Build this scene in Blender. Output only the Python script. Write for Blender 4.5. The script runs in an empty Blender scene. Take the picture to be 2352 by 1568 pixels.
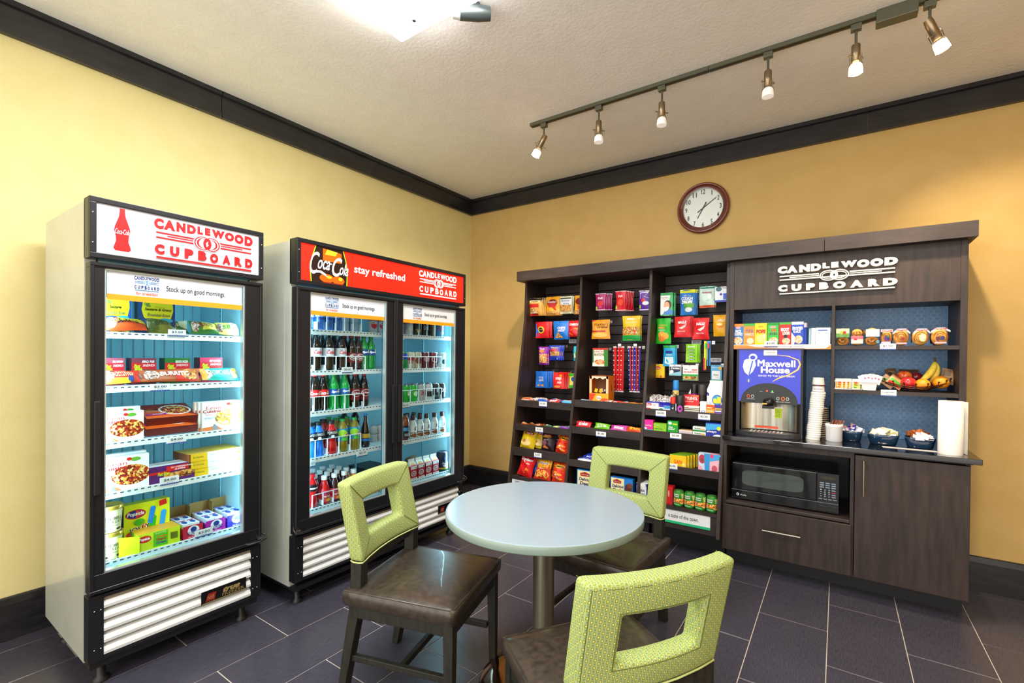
import bpy, bmesh, math, random
from mathutils import Matrix, Vector
random.seed(7)
PI=math.pi
SC=bpy.context.scene; COL=SC.collection
# ---------------- camera, world, lights, exposure ----------------
cam_d=bpy.data.cameras.new('camera'); cam=bpy.data.objects.new('camera',cam_d); COL.objects.link(cam)
cam.matrix_world=Matrix(((0.829770,-0.011854,0.557979,3.280095),(0.558029,0.001127,-0.829821,-3.838024),(0.009208,0.999929,0.007550,1.377868),(0,0,0,1)))
cam_d.lens=16.4271; cam_d.shift_x=-0.01193; cam_d.shift_y=0.01737
cam_d.sensor_width=36; cam_d.clip_start=.05
SC.camera=cam
w=bpy.data.worlds.new('world'); SC.world=w; w.use_nodes=True
w.node_tree.nodes['Background'].inputs[0].default_value=(1.0,.95,.88,1)
w.node_tree.nodes['Background'].inputs[1].default_value=2.3
SC.view_settings.view_transform='Standard'; SC.view_settings.look='None'
SC.view_settings.gamma=1; SC.view_settings.use_curve_mapping=False
SC.view_settings.exposure=0.22
def area(name,loc,size,power,col,rot=(0,0,0)):
    d=bpy.data.lights.new(name,'AREA'); d.shape='RECTANGLE'; d.size,d.size_y=size; d.energy=power; d.color=col
    o=bpy.data.objects.new(name,d); o.location=loc; o.rotation_euler=rot; COL.objects.link(o); return o
area('ceiling_area_light',(1.74,-2.80,2.90),(.5,1.1),38,(.94,.98,1))
area('ceiling_area_light',(4.3,-2.80,2.95),(.5,1.1),24,(1,.93,.84))  # added lamp out of view to light the room, no fixture built here
area('ceiling_area_light',(3.0,-5.2,2.95),(1.1,.5),40,(1,.98,.95))  # unseen lamp added behind the camera for general light, without a fixture
# ---------------- helpers ----------------
def lin(h):
    c=[int(h[i:i+2],16)/255 for i in (0,2,4)]
    return tuple((x/12.92 if x<=.04045 else ((x+.055)/1.055)**2.4) for x in c)+(1,)
_M={}
def mat(h,rough=.45,metal=0,emit=0,spec=.5,coat=0):
    k=(h,rough,metal,emit,spec,coat)
    if k in _M: return _M[k]
    m=bpy.data.materials.new('color_'+h); m.use_nodes=True; b=m.node_tree.nodes['Principled BSDF']
    b.inputs['Base Color'].default_value=lin(h); b.inputs['Roughness'].default_value=rough; b.inputs['Metallic'].default_value=metal
    b.inputs['Specular IOR Level'].default_value=spec
    if coat: b.inputs['Coat Weight'].default_value=coat
    if emit:
        b.inputs['Emission Color'].default_value=lin(h); b.inputs['Emission Strength'].default_value=emit
    _M[k]=m; return m
def nodes(name):
    m=bpy.data.materials.new(name); m.use_nodes=True; nt=m.node_tree; b=nt.nodes['Principled BSDF']
    def N(t,**kw):
        n=nt.nodes.new(t)
        for a,v in kw.items():
            if a in n.inputs: n.inputs[a].default_value=v
            else: setattr(n,a,v)
        return n
    return m,nt,b,N,nt.links.new
def noise_mat(name,c1,c2,scale=(5,5,5),nscale=4,rough=.5,bump=0,bscale=80,metal=0,lo=.35,hi=.65,coat=0,spec=.5,detail=4):
    m,nt,b,N,L=nodes(name)
    tc=N('ShaderNodeTexCoord'); mp=N('ShaderNodeMapping'); mp.inputs['Scale'].default_value=scale
    L(tc.outputs['Object'],mp.inputs['Vector'])
    n=N('ShaderNodeTexNoise'); n.inputs['Scale'].default_value=nscale; n.inputs['Detail'].default_value=detail
    L(mp.outputs[0],n.inputs['Vector'])
    r=N('ShaderNodeValToRGB'); r.color_ramp.elements[0].position=lo; r.color_ramp.elements[1].position=hi
    r.color_ramp.elements[0].color=lin(c1); r.color_ramp.elements[1].color=lin(c2)
    L(n.outputs['Fac'],r.inputs[0]); L(r.outputs[0],b.inputs['Base Color'])
    b.inputs['Roughness'].default_value=rough; b.inputs['Metallic'].default_value=metal; b.inputs['Specular IOR Level'].default_value=spec
    if coat: b.inputs['Coat Weight'].default_value=coat
    if bump:
        n2=N('ShaderNodeTexNoise'); n2.inputs['Scale'].default_value=bscale; n2.inputs['Detail'].default_value=3
        L(tc.outputs['Object'],n2.inputs['Vector'])
        bp=N('ShaderNodeBump'); bp.inputs['Strength'].default_value=bump; bp.inputs['Distance'].default_value=.003
        L(n2.outputs['Fac'],bp.inputs['Height']); L(bp.outputs[0],b.inputs['Normal'])
    return m
def food(name,cols,scale=60):
    m,nt,b,N,L=nodes(name)
    tc=N('ShaderNodeTexCoord'); v=N('ShaderNodeTexVoronoi'); v.inputs['Scale'].default_value=scale
    L(tc.outputs['Object'],v.inputs['Vector'])
    r=N('ShaderNodeValToRGB'); cr=r.color_ramp; cr.interpolation='CONSTANT' if len(cols)>4 else 'LINEAR'
    cr.elements[0].color=lin(cols[0]); cr.elements[0].position=.1; cr.elements[1].color=lin(cols[-1]); cr.elements[1].position=.9
    for i,c in enumerate(cols[1:-1]):
        e=cr.elements.new(.1+.8*(i+1)/(len(cols)-1)); e.color=lin(c)
    v.inputs['Scale'].default_value=scale*2.6; sx=N('ShaderNodeSeparateColor'); L(v.outputs['Color'],sx.inputs[0]); L(sx.outputs[0],r.inputs[0]); L(r.outputs[0],b.inputs['Base Color'])
    b.inputs['Roughness'].default_value=.5
    return m
F={'pasta':food('printed_pasta',['7a1508','c23a12','e8a03a','f2cf7a','b5300f'],55),
 'eggs':food('printed_eggs',['f6d84a','fff0a0','8a5a20','f0b020'],45),
 'bun':food('printed_bun',['a85a18','d88a30','f0b860','6a3210'],40),
 'chips':food('printed_chips',['f09020','ffc040','d86010','ffe080'],60),
 'cookie':food('printed_cookie',['b87020','e0a850','6a3a10','f0c880'],70),
 'candy':food('printed_candy',['e02020','20a040','f0d020','f08020','ffffff'],80),
 'cereal':food('printed_cereal',['f0b040','ffffff','e06030','ffe0a0'],90),
 'soup':food('printed_soup',['f07018','ffc050','c84010','f8e0a0','60902a'],50),
 'fruit':food('printed_fruit',['f09020','ffd050','e04020','ffb040'],50),
 'foil':food('crinkled_foil_print',['d8d8dc','8a8088','50484c','ffffff','9a5a50'],60),
 'bean':food('printed_beans',['5a2a12','f8f0e8','a06030'],70)}
def MT(c):
    if not isinstance(c,str): return c
    if c in F: return F[c]
    if c in G: return G[c]
    return mat(c)
G={}
class MB:
    def __init__(s): s.v=[]; s.f=[]; s.m=[]; s.ms=[]; s.sm=[]
    def mi(s,m):
        m=MT(m)
        if m not in s.ms: s.ms.append(m)
        return s.ms.index(m)
    def add(s,vs,fs,m,smooth=False):
        o=len(s.v); s.v+= [tuple(p) for p in vs]; k=s.mi(m)
        for f in fs: s.f.append(tuple(i+o for i in f)); s.m.append(k); s.sm.append(smooth)
    def box(s,x0,x1,y0,y1,z0,z1,m):
        s.add([(x0,y0,z0),(x1,y0,z0),(x1,y1,z0),(x0,y1,z0),(x0,y0,z1),(x1,y0,z1),(x1,y1,z1),(x0,y1,z1)],
          [(0,3,2,1),(4,5,6,7),(0,1,5,4),(1,2,6,5),(2,3,7,6),(3,0,4,7)],m); return s
    def prism(s,poly,ax,a0,a1,m):   # poly of 2d points (ccw seen from +ax), extruded along axis ax
        n=len(poly)
        def P(p,a):
            return {'x':(a,p[0],p[1]),'y':(p[0],a,p[1]),'z':(p[0],p[1],a)}[ax]
        vs=[P(p,a0) for p in poly]+[P(p,a1) for p in poly]
        fs=[tuple(range(n-1,-1,-1)),tuple(range(n,2*n))]+[(i,(i+1)%n,n+(i+1)%n,n+i) for i in range(n)]
        s.add(vs,fs,m); return s
    def lathe(s,prof,m,n=20,c=(0,0),smooth=True,a0=0,a1=2*PI,cap=True):
        full=abs(a1-a0-2*PI)<1e-6; k=n if full else n+1
        vs=[]
        for r,z in prof:
            for i in range(k):
                a=a0+(a1-a0)*i/n; vs.append((c[0]+r*math.cos(a),c[1]+r*math.sin(a),z))
        fs=[]
        for j in range(len(prof)-1):
            for i in range(n):
                i2=(i+1)%k
                fs.append((j*k+i,j*k+i2,(j+1)*k+i2,(j+1)*k+i))
        s.add(vs,fs,m,smooth); 
        if full and cap:
            if prof[0][0]>1e-5: s.add([vs[i] for i in range(k)],[tuple(range(k-1,-1,-1))],m)
            if prof[-1][0]>1e-5: s.add([vs[(len(prof)-1)*k+i] for i in range(k)],[tuple(range(k))],m)
        return s
    def tube(s,pts,r,m,n=8,smooth=True,cap=True):
        pts=[Vector(p) for p in pts]; rings=[]; 
        rr=r if isinstance(r,(list,tuple)) else [r]*len(pts)
        up=Vector((0,0,1)); prev=None
        for i,p in enumerate(pts):
            d=(pts[min(i+1,len(pts)-1)]-pts[max(i-1,0)]).normalized()
            if prev is None:
                a=d.orthogonal().normalized()
            else:
                a=(prev-d*prev.dot(d)).normalized()
            prev=a; b=d.cross(a)
            rings.append([p+(a*math.cos(2*PI*k/n)+b*math.sin(2*PI*k/n))*rr[i] for k in range(n)])
        vs=[q for R in rings for q in R]; fs=[]
        for j in range(len(pts)-1):
            for k in range(n): fs.append((j*n+k,j*n+(k+1)%n,(j+1)*n+(k+1)%n,(j+1)*n+k))
        s.add(vs,fs,m,smooth)
        if cap:
            s.add(rings[0],[tuple(range(n-1,-1,-1))],m); s.add(rings[-1],[tuple(range(n))],m)
        return s
    def sphere(s,c,r,m,n=16,k=10,sc=(1,1,1)):
        vs=[];fs=[]
        for j in range(k+1):
            t=PI*j/k
            for i in range(n):
                a=2*PI*i/n; vs.append((c[0]+r*sc[0]*math.sin(t)*math.cos(a),c[1]+r*sc[1]*math.sin(t)*math.sin(a),c[2]+r*sc[2]*math.cos(t)))
        for j in range(k):
            for i in range(n): fs.append((j*n+i,(j+1)*n+i,(j+1)*n+(i+1)%n,j*n+(i+1)%n))
        s.add(vs,fs,m,True); return s
    def data(s,name,bev=0,seg=2,weld=False):
        me=bpy.data.meshes.new(name); me.from_pydata(s.v,[],s.f)
        for m in s.ms: me.materials.append(m)
        me.polygons.foreach_set('material_index',s.m); me.polygons.foreach_set('use_smooth',s.sm)
        if bev or weld:
            bm=bmesh.new(); bm.from_mesh(me)
            if weld: bmesh.ops.remove_doubles(bm,verts=bm.verts,dist=1e-5)
            if bev:
                es=[e for e in bm.edges if len(e.link_faces)==2 and e.calc_face_angle(0)>.5]
                bmesh.ops.bevel(bm,geom=es,offset=bev,segments=seg,affect='EDGES',profile=.6,clamp_overlap=True)
            bm.to_mesh(me); bm.free()
        me.update(); return me
def tag(o,label=None,cat=None,group=None,kind=None):
    if label: o['label']=label
    if cat: o['category']=cat
    if group: o['group']=group
    if kind: o['kind']=kind
    return o
def root(name,loc,label,cat,group=None,rz=0):
    o=bpy.data.objects.new(name,None); COL.objects.link(o); o.location=loc; o.rotation_euler=(0,0,rz); o.empty_display_size=.05
    return tag(o,label,cat,group)
def put(name,mb,parent=None,loc=None,rot=None,world=False,bev=0,seg=2,weld=False,label=None,cat=None,group=None,kind=None):
    """one mesh object; world=True: vertices are world coordinates and the parent is an unrotated empty"""
    me=mb if isinstance(mb,bpy.types.Mesh) else mb.data(name,bev,seg,weld)
    o=bpy.data.objects.new(name,me); COL.objects.link(o)
    if parent: o.parent=parent
    if world and parent:
        p=parent; t=Vector((0,0,0))
        while p: t+=p.location; p=p.parent
        o.location=-t
    if loc: o.location=loc
    if rot: o.rotation_euler=rot
    return tag(o,label,cat,group,kind)
def copy_tree(o,parent=None):
    c=o.copy(); COL.objects.link(c); c.parent=parent
    for ch in list(o.children): copy_tree(ch,c)
    return c
# ---- lettering: triangulated glyph outlines of the built-in font, cached per string
_T={}
def text_mesh(s,bold=.02,shear=0,space=1):
    if len(s)>1 and any(c in 'MWNKmwnkGg' for c in s): bold=min(bold,.025)
    if 'M' in s or (len(s)>1 and 'W' in s): bold=min(bold,0)
    k=(s,bold,shear,space)
    if k in _T: return _T[k]
    c=bpy.data.curves.new('lettering','FONT'); c.body=s; c.size=1; c.offset=bold; c.shear=shear; c.resolution_u=3; c.space_character=space
    o=bpy.data.objects.new('lettering',c); COL.objects.link(o)
    dg=bpy.context.evaluated_depsgraph_get(); me=bpy.data.meshes.new_from_object(o.evaluated_get(dg))
    v=[(p.co.x,p.co.y) for p in me.vertices]; f=[tuple(p.vertices) for p in me.polygons]
    bpy.data.objects.remove(o); bpy.data.curves.remove(c); bpy.data.meshes.remove(me)
    if not v: v=[(0,0),(1,0),(0,1)]; f=[(0,1,2)]
    xs=[p[0] for p in v]; ys=[p[1] for p in v]; x0,x1,y0,y1=min(xs),max(xs),min(ys),max(ys)
    r=([((x-x0)/(x1-x0)-.5,(y-y0)/(y1-y0)-.5) for x,y in v],f,(x1-x0)/(y1-y0)); _T[k]=r; return r
# ---- flat print: rectangles, ellipses, polygons and words mapped on a surface function S(u,v,off)
def ring(cx,cy,rx,ry,n=24): return [(cx+rx*math.cos(2*PI*i/n),cy+ry*math.sin(2*PI*i/n)) for i in range(n)]
def art(mb,els,S,aspect=1.0,eps=.0005,grid=1):
    for i,e in enumerate(els):
        off=eps*(i+1)*.6+.0004; t=e[0]; c=e[-1] if t!='t' else e[6]
        if t=='r':
            x0,y0,x1,y1=e[1:5]; n=grid; vs=[S(x0+(x1-x0)*a/n,y0+(y1-y0)*b/n,off) for b in range(n+1) for a in range(n+1)]
            mb.add(vs,[(b*(n+1)+a,b*(n+1)+a+1,(b+1)*(n+1)+a+1,(b+1)*(n+1)+a) for b in range(n) for a in range(n)],c,grid>1)
        elif t=='e':
            cx,cy,rx,ry=e[1:5]; k=20; vs=[S(cx,cy,off)]; fs=[]
            rings=2 if grid>1 else 1
            for q in range(1,rings+1):
                vs+=[S(min(max(x,0),1),min(max(y,0),1),off) for x,y in ring(cx,cy,rx*q/rings,ry*q/rings,k)]
            fs=[(0,1+a,1+(a+1)%k) for a in range(k)]
            for q in range(1,rings):
                fs+=[(1+(q-1)*k+a,1+q*k+a,1+q*k+(a+1)%k,1+(q-1)*k+(a+1)%k) for a in range(k)]
            mb.add(vs,fs,c,grid>1)
        elif t=='p':
            mb.add([S(x,y,off) for x,y in e[1]],[tuple(range(len(e[1])))],c)
        elif t=='t':   # ('t',text,cx,cy,w,h,color,bold,shear,rot)
            _,s,cx,cy,w_,h_,c=e[:7]; bold=e[7] if len(e)>7 else .02; sh=e[8] if len(e)>8 else 0; ro=e[9] if len(e)>9 else 0
            sp=e[10] if len(e)>10 else 1
            v,f,asp=text_mesh(s,bold,sh,sp)
            ca,sa=math.cos(ro),math.sin(ro); vs=[]
            for x,y in v:
                X=x*w_*aspect; Y=y*h_; X,Y=X*ca-Y*sa,X*sa+Y*ca
                vs.append(S(min(max(cx+X/aspect,0),1),min(max(cy+Y,0),1),off))
            mb.add(vs,f,c)
def logo(x0,y0,x1,y1,c,bg,c2=None,B=.05):
    c2=c2 or c; X=lambda a:x0+(x1-x0)*a; Y=lambda b:y0+(y1-y0)*b; W=x1-x0; H=y1-y0
    L=[]
    for ch,a,w_,h_ in zip('CANDLEWOOD',(.045,.14,.245,.345,.43,.505,.615,.735,.84,.95),(.085,.105,.085,.085,.055,.055,.135,.10,.10,.095),(.26,.25,.24,.23,.20,.19,.21,.23,.25,.26)): L.append(('t',ch,X(a),Y(.985-h_/2),W*w_,H*h_,c,B))
    for a,b,q,r_ in ((.02,.98,.625,.66),(.12,.88,.575,.60),(.02,.98,.505,.54)): L.append(('p',[(X(a),Y(q)),(X(b),Y(q)),(X(b),Y(r_)),(X(a),Y(r_))],c2))
    rx,ry=W*.085,H*.175; cy=Y(.565)
    for cx in (X(.455),X(.545)): L+=[('e',cx,cy,rx*1.12,ry*1.1,bg)]
    for cx in (X(.455),X(.545)): L+=[('e',cx,cy,rx,ry,c2),('e',cx,cy,rx*.84,ry*.86,bg),('e',cx,cy,rx*.70,ry*.74,c2),('e',cx+(.012 if cx<X(.5) else -.012)*W,cy,rx*.60,ry*.68,bg)]
    cxm=X(.5); L+=[('e',cxm,cy,W*.042,ry*.86,c2),('p',[(cxm-.008*W,cy-ry*.45),(cxm+.014*W,cy-ry*.2),(cxm+.004*W,cy+ry*.05),(cxm+.010*W,cy+ry*.45),(cxm-.016*W,cy+ry*.1)],bg)]
    for ch,a in zip('CUPBOARD',(.05,.185,.32,.45,.57,.70,.83,.95)): L.append(('t',ch,X(a),Y(.24 if ch not in 'O' else .225),W*.085,H*.24,c,B))
    L.append(('p',[(X(.02),Y(.02)),(X(.98),Y(.02)),(X(.98),Y(.065)),(X(.02),Y(.065))],c2)); return L
# ---- product builders; every product faces local -Y, its origin is the middle of its base
def box_mesh(name,w,h,d,base,els=(),side=None,bev=0,top=None):
    mb=MB(); mb.box(-w/2,w/2,-d/2,d/2,0,h,base)
    if side: mb.m[3]=mb.mi(side); mb.m[5]=mb.mi(side)
    if top: mb.m[1]=mb.mi(top)
    art(mb,els,lambda u,v,o:(u*w-w/2,-d/2-o,v*h),w/h)
    return mb.data(name)
def bag_mesh(name,w,h,t,base,els=(),crimp=None,seed=0):
    rnd=random.Random(seed); ph=[rnd.uniform(0,6) for _ in range(6)]
    def T(u,v):
        e=min(1,min(v,1-v)/.10); k=(math.sin(PI*min(max(u,0),1))**.55)*(max(0,math.sin(PI*min(max((v-.04)/.92,0),1)))**.45)
        return .0012+t/2*k*(1+.16*math.sin(9*u+ph[0]+5*v)+.12*math.sin(14*v+ph[1]+4*u))
    def X(u,v):
        return (u-.5)*w*(1-.05*math.sin(PI*v)+.03*math.sin(7*v+ph[2]))
    def Yc(u,v): return .006*math.sin(3*u+ph[3]+4*v)*1.0
    def S(u,v,o): return (X(u,v),Yc(u,v)-T(u,v)-o*1.8,v*h)
    nu,nv=10,12; mb=MB(); fr=[];bk=[]
    for j in range(nv+1):
        for i in range(nu+1):
            u,v=i/nu,j/nv; fr.append((X(u,v),Yc(u,v)-T(u,v),v*h)); bk.append((X(u,v),Yc(u,v)+T(u,v),v*h))
    q=[(j*(nu+1)+i,j*(nu+1)+i+1,(j+1)*(nu+1)+i+1,(j+1)*(nu+1)+i) for j in range(nv) for i in range(nu)]
    mb.add(fr,q,base,True); mb.add(bk,[tuple(reversed(f)) for f in q],base,True)
    art(mb,els,S,w/h,grid=6)
    if crimp:
        for a,b in ((.0,.045),(.955,1.0)): art(mb,[('r',0,a,1,b,crimp)],S,w/h,grid=4)
    return mb.data(name)
def cyl_art(mb,els,r,h,z0=0,span=PI*.9,rf=None):
    def S(u,v,o):
        a=(u-.5)*span; R=(rf(v) if rf else r)+o+.0004
        return (R*math.sin(a),-R*math.cos(a),z0+v*h)
    art(mb,els,S,r*span/h,grid=6)
def place(me,name,side,val,pos,d,floor=None,label=None,cat=None,group=None,rz=0,tilt=0,roll=0,dx=0,dz=0):
    """pos=(c,z0,z1,w): centre along the shelf, bottom, top, width. side 'x': faces +X; side 'y': faces -Y"""
    z=(floor if floor is not None else pos[1])+dz
    if side=='x': loc=(val-d/2,pos[0]+dx,z); r=PI/2
    else: loc=(pos[0]+dx,val+d/2,z); r=0
    o=bpy.data.objects.new(name,me); COL.objects.link(o); o.location=loc; o.rotation_euler=(tilt,roll,r+rz)
    return tag(o,label,cat,group)
# ---------------- materials of the setting ----------------
def wall_mat(name,c1,c2):
    m=noise_mat(name,c1,c2,nscale=1.3,rough=.75,bump=.35,bscale=120,spec=.25); return m
WALLY=wall_mat('yellow_painted_wall','e3d798','e7db9f'); WALLB=wall_mat('tan_painted_wall','c9a868','ceae70')
CEIL=noise_mat('textured_ceiling_paint','f3f2ee','f7f6f2',nscale=2,rough=.85,bump=.8,bscale=55,spec=.2)
WOOD=noise_mat('dark_stained_wood','261d1a','3a2c28',scale=(8,8,1),nscale=5,rough=.5,bump=.08,bscale=60)
WOODX=noise_mat('dark_stained_wood_crosswise','2b2323','3a2f2e',scale=(1.5,6,6),nscale=4,rough=.5,bump=.06)
TRIM=noise_mat('near_black_stained_trim','15161a','26262b',scale=(1.5,1.5,8),nscale=4,rough=.35,coat=.2)
TILE=noise_mat('slate_linen_floor_tile','393843','474552',scale=(30,3,3),nscale=9,rough=.27,bump=.10,bscale=260,spec=.6)
GROUT=mat('c4b8ae',.8)
BLK=mat('0c0d10',.32); BLK2=mat('16181c',.45); CHROME=mat('c9c9cc',.18,1); STEEL=mat('a8a49c',.28,1); WHITE=mat('f2f4f5',.35); WIREW=mat('eef6f8',.35)
G.update(wood=WOOD,woodx=WOODX,trim=TRIM,blk=BLK,blk2=BLK2,chrome=CHROME,steel=STEEL,white=WHITE)
H=3.03; XR=5.6; YF=-6.0
def struct(name,mb,**k): return put(name,mb,kind='structure',**k)
m=MB(); m.box(-.12,0,YF,.12,-.05,H+.1,WALLY); struct('wall_left',m)
m=MB(); m.box(0,XR,0,.12,-.05,H+.1,WALLB); struct('wall_back',m)
m=MB(); m.box(-.12,XR,YF,.12,H,H+.08,CEIL); struct('ceiling',m)
m=MB(); m.box(XR,XR+.12,YF,.12,-.05,H+.1,WALLB); struct('wall_right',m)
m=MB(); m.box(-.12,XR+.12,YF-.02,.12,-.06,-.0025,GROUT); fl=struct('floor',m)
# floor tiles: one object each, sharing mesh data
TS=.3127; GX=2.938; GY=-1.0247; g=.0022; _tm={}
k=int(math.floor((0-GX)/TS))
for i in range(k,int((XR-GX)/TS)+1):
    xa=max(GX+i*TS,0); xb=min(GX+(i+1)*TS,XR)
    if xb-xa<.03: continue
    j0=GY+ (0 if i%2==0 else TS)
    n0=int(math.floor((-5.0-j0)/(2*TS)))
    for j in range(n0,4):
        ya=max(j0+j*2*TS,-5.0); yb=min(j0+(j+1)*2*TS,0)
        if yb-ya<.03: continue
        a=round(xb-xa,3); b=round(yb-ya,3)
        if (a,b) not in _tm:
            q=MB(); q.box(-a/2+g,a/2-g,-b/2+g,b/2-g,-.009,0,TILE); _tm[(a,b)]=q.data('tile',bev=.0012,seg=1)
        put('tile',_tm[(a,b)],fl,loc=((xa+xb)/2,(ya+yb)/2,random.uniform(-.0003,.0003)))
# crown moulding and baseboards
def crown(name,pts,ax,a0,a1,cut=None):
    m=MB(); m.prism(pts,ax,a0,a1,TRIM); return struct(name,m)
zb=2.866
pr=[(0,zb),(.030,zb),(.030,zb+.022),(.020,zb+.026),(.020,H-.032),(.036,H-.026),(.036,H),(0,H)]
m=MB(); m.prism([(-y,z) for y,z in pr][::-1],'x',0,3.42,TRIM); m.prism([(-y,z) for y,z in pr][::-1],'x',3.424,XR,TRIM); struct('trim_1',m)
m=MB()
for a,b in ((YF,-2.452),(-2.448,-.02)):
    m.prism([(x,z) for x,z in pr],'y',a,b,TRIM)
struct('trim_2',m)
bb=[(0,0),(.018,0),(.018,.170),(.014,.2),(.008,.205),(0,.205)]
m=MB(); m.prism([(-y,z) for y,z in bb][::-1],'x',0,.93,TRIM); struct('baseboard_back',m)
m=MB(); m.prism([(-y,z) for y,z in bb][::-1],'x',3.9,XR,TRIM); struct('baseboard_right',m)
m=MB(); m.prism(bb,'y',YF,-.018,TRIM); struct('baseboard_left',m)
# ---------------- ceiling fixture ----------------
r=root('ceiling_light',(1.74,-2.80,H),'white glowing box ceiling light, cut off by the top of the photo','light')
m=MB(); m.box(1.43,2.05,-3.42,-2.178,H-.022,H,mat('f4ddd4',.4)); put('housing',m,r,world=True,bev=.004)
m=MB(); m.box(1.445,2.035,-3.40,-2.235,H-.09,H-.02,mat('ffffff',.4,emit=10)); put('diffuser',m,r,world=True,bev=.01)
m=MB(); m.lathe([(.009,H-.098),(.011,H-.09),(.008,H-.088)],mat('4a5a66',.4),12,(1.62,-2.315)); put('screw_knob',m,r,world=True)
r=root('ceiling_sensor',(1.80,-2.16,H),'small grey cylinder sensor beside the glowing ceiling light','sensor')
m=MB(); m.tube([(1.80,-2.20,H-.06),(1.86,-2.14,H-.05),(1.9,-2.1,H-.045)],[.032,.036,.03],mat('6d7a7c',.35,.6),14); put('body',m,r,world=True)
m=MB(); m.tube([(1.775,-2.225,H-.062),(1.80,-2.20,H-.06)],[.026,.032],mat('dfe6e6',.35),14); put('lens',m,r,world=True)
m=MB(); m.tube([(1.86,-2.14,H-.05),(1.86,-2.14,H)],.008,mat('6d7a7c',.35,.6)); put('stem',m,r,world=True)
# ---------------- track light ----------------
TY=-1.04; TM=mat('6f7264',.4,.6); ZT=H
tr=root('lighting_track',(2.9,TY,H),'long brushed bronze lighting track fixed across the ceiling','track')
m=MB()
for a,b in ((1.44,2.647),(2.650,4.6)): m.box(a,b,TY-.018,TY+.018,ZT-.022,ZT,TM)
put('rail',m,tr,world=True)
m=MB(); m.box(1.45,4.6,TY-.007,TY+.007,ZT-.0235,ZT-.0225,BLK); put('slot',m,tr,world=True)
m=MB(); m.box(3.41,3.565,TY-.03,TY+.03,ZT-.062,ZT-.0,TM); put('power_feed',m,tr,world=True,bev=.003)
BR=mat('9c8a70',.3,.9); GLS=None
def glassmat(name,tint,alpha=.12,rough=.02,frost=False):
    m,nt,b,N,L=nodes(name)
    out=[n for n in nt.nodes if n.type=='OUTPUT_MATERIAL'][0]
    tr=N('ShaderNodeBsdfTransparent'); tr.inputs[0].default_value=tint
    gl=N('ShaderNodeBsdfGlossy'); gl.inputs['Roughness'].default_value=rough
    fr=N('ShaderNodeLayerWeight'); fr.inputs[0].default_value=alpha
    mx=N('ShaderNodeMixShader'); L(fr.outputs['Fresnel'],mx.inputs[0]); L(tr.outputs[0],mx.inputs[1]); L(gl.outputs[0],mx.inputs[2]); L(mx.outputs[0],out.inputs[0])
    return m
GLASS=glassmat('clear_door_glass',(.93,.98,.98,1),.10)
CLEAR=glassmat('clear_plastic',(.98,.99,1,1),.12,.10)
LITF=mat('ffe2b8',.5,emit=5); FROST=mat('f6efe6',.5,emit=.35); BULB=mat('ffe9c8',.4,emit=14)
heads=[(1.548,'tilted lit track spotlight, leftmost on the rail',1,(-.55,-.1)),(1.967,'unlit track spotlight, second from the left end of the rail',0,(0,0)),(2.38,'unlit track spotlight, third from the left end of the rail',0,(0,0)),(2.95,'unlit track spotlight in the middle right part of the rail',0,(0,0)),(3.333,'straight lit track spotlight just left of the power feed box',1,(0,0)),(3.607,'tilted lit track spotlight, rightmost on the rail beyond the power feed box',1,(.45,.3))]
for x,lab,lit,(tx,ty) in heads:
    r=root('track_spotlight',(x,TY,H-.024),lab,'spotlight','spotlights on the track')
    m=MB(); m.box(x-.022,x+.022,TY-.016,TY+.016,H-.052,H-.024,TM); put('adapter',m,r,world=True,bev=.002)
    zj=H-.13; m=MB(); m.tube([(x,TY,H-.05),(x,TY,zj)],.006,TM); put('stem',m,r,world=True)
    d=Vector((tx,ty,-1)).normalized(); p=Vector((x,TY,zj+.005))
    m=MB(); m.tube([p-d*(.02 if lit and tx else .004),p,p+d*.078,p+d*.08],[.017,.019,.019,.015],BR,16); put('barrel',m,r,world=True)
    m=MB(); m.tube([p+d*.035,p+d*.06,p+d*.085,p+d*.098,p+d*.135],[.026,.026,.025,.029,.031],CLEAR,18,cap=False); put('glass_shade',m,r,world=True)
    m=MB(); m.tube([p+d*.088,p+d*.098,p+d*.134],[.018,.027,.029],LITF if lit else FROST,18); put('frosted_rim',m,r,world=True)
    q=d.orthogonal().normalized()
    m=MB(); m.tube([p+d*.055-q*.036,p+d*.055+q*.036],.0025,BR,6); m.sphere(p+d*.055+q*.037,.005,BR,8,6); m.sphere(p+d*.055-q*.037,.005,BR,8,6); put('thumb_screw',m,r,world=True)
    if lit:
        m=MB(); e=p+d*.1345; m.tube([e,e+d*.004],[.024,.02],BULB,18); put('lamp_face',m,r,world=True)
        L=bpy.data.lights.new('spot_lamp','SPOT'); L.energy=75; L.color=(1,.80,.55); L.spot_size=1.7; L.spot_blend=.8; L.shadow_soft_size=.03
        lo=bpy.data.objects.new('spot_lamp',L); COL.objects.link(lo); lo.location=p+d*.15
        lo.rotation_euler=Vector((d.x,d.y+.25,d.z)).to_track_quat('-Z','Y').to_euler()
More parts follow.
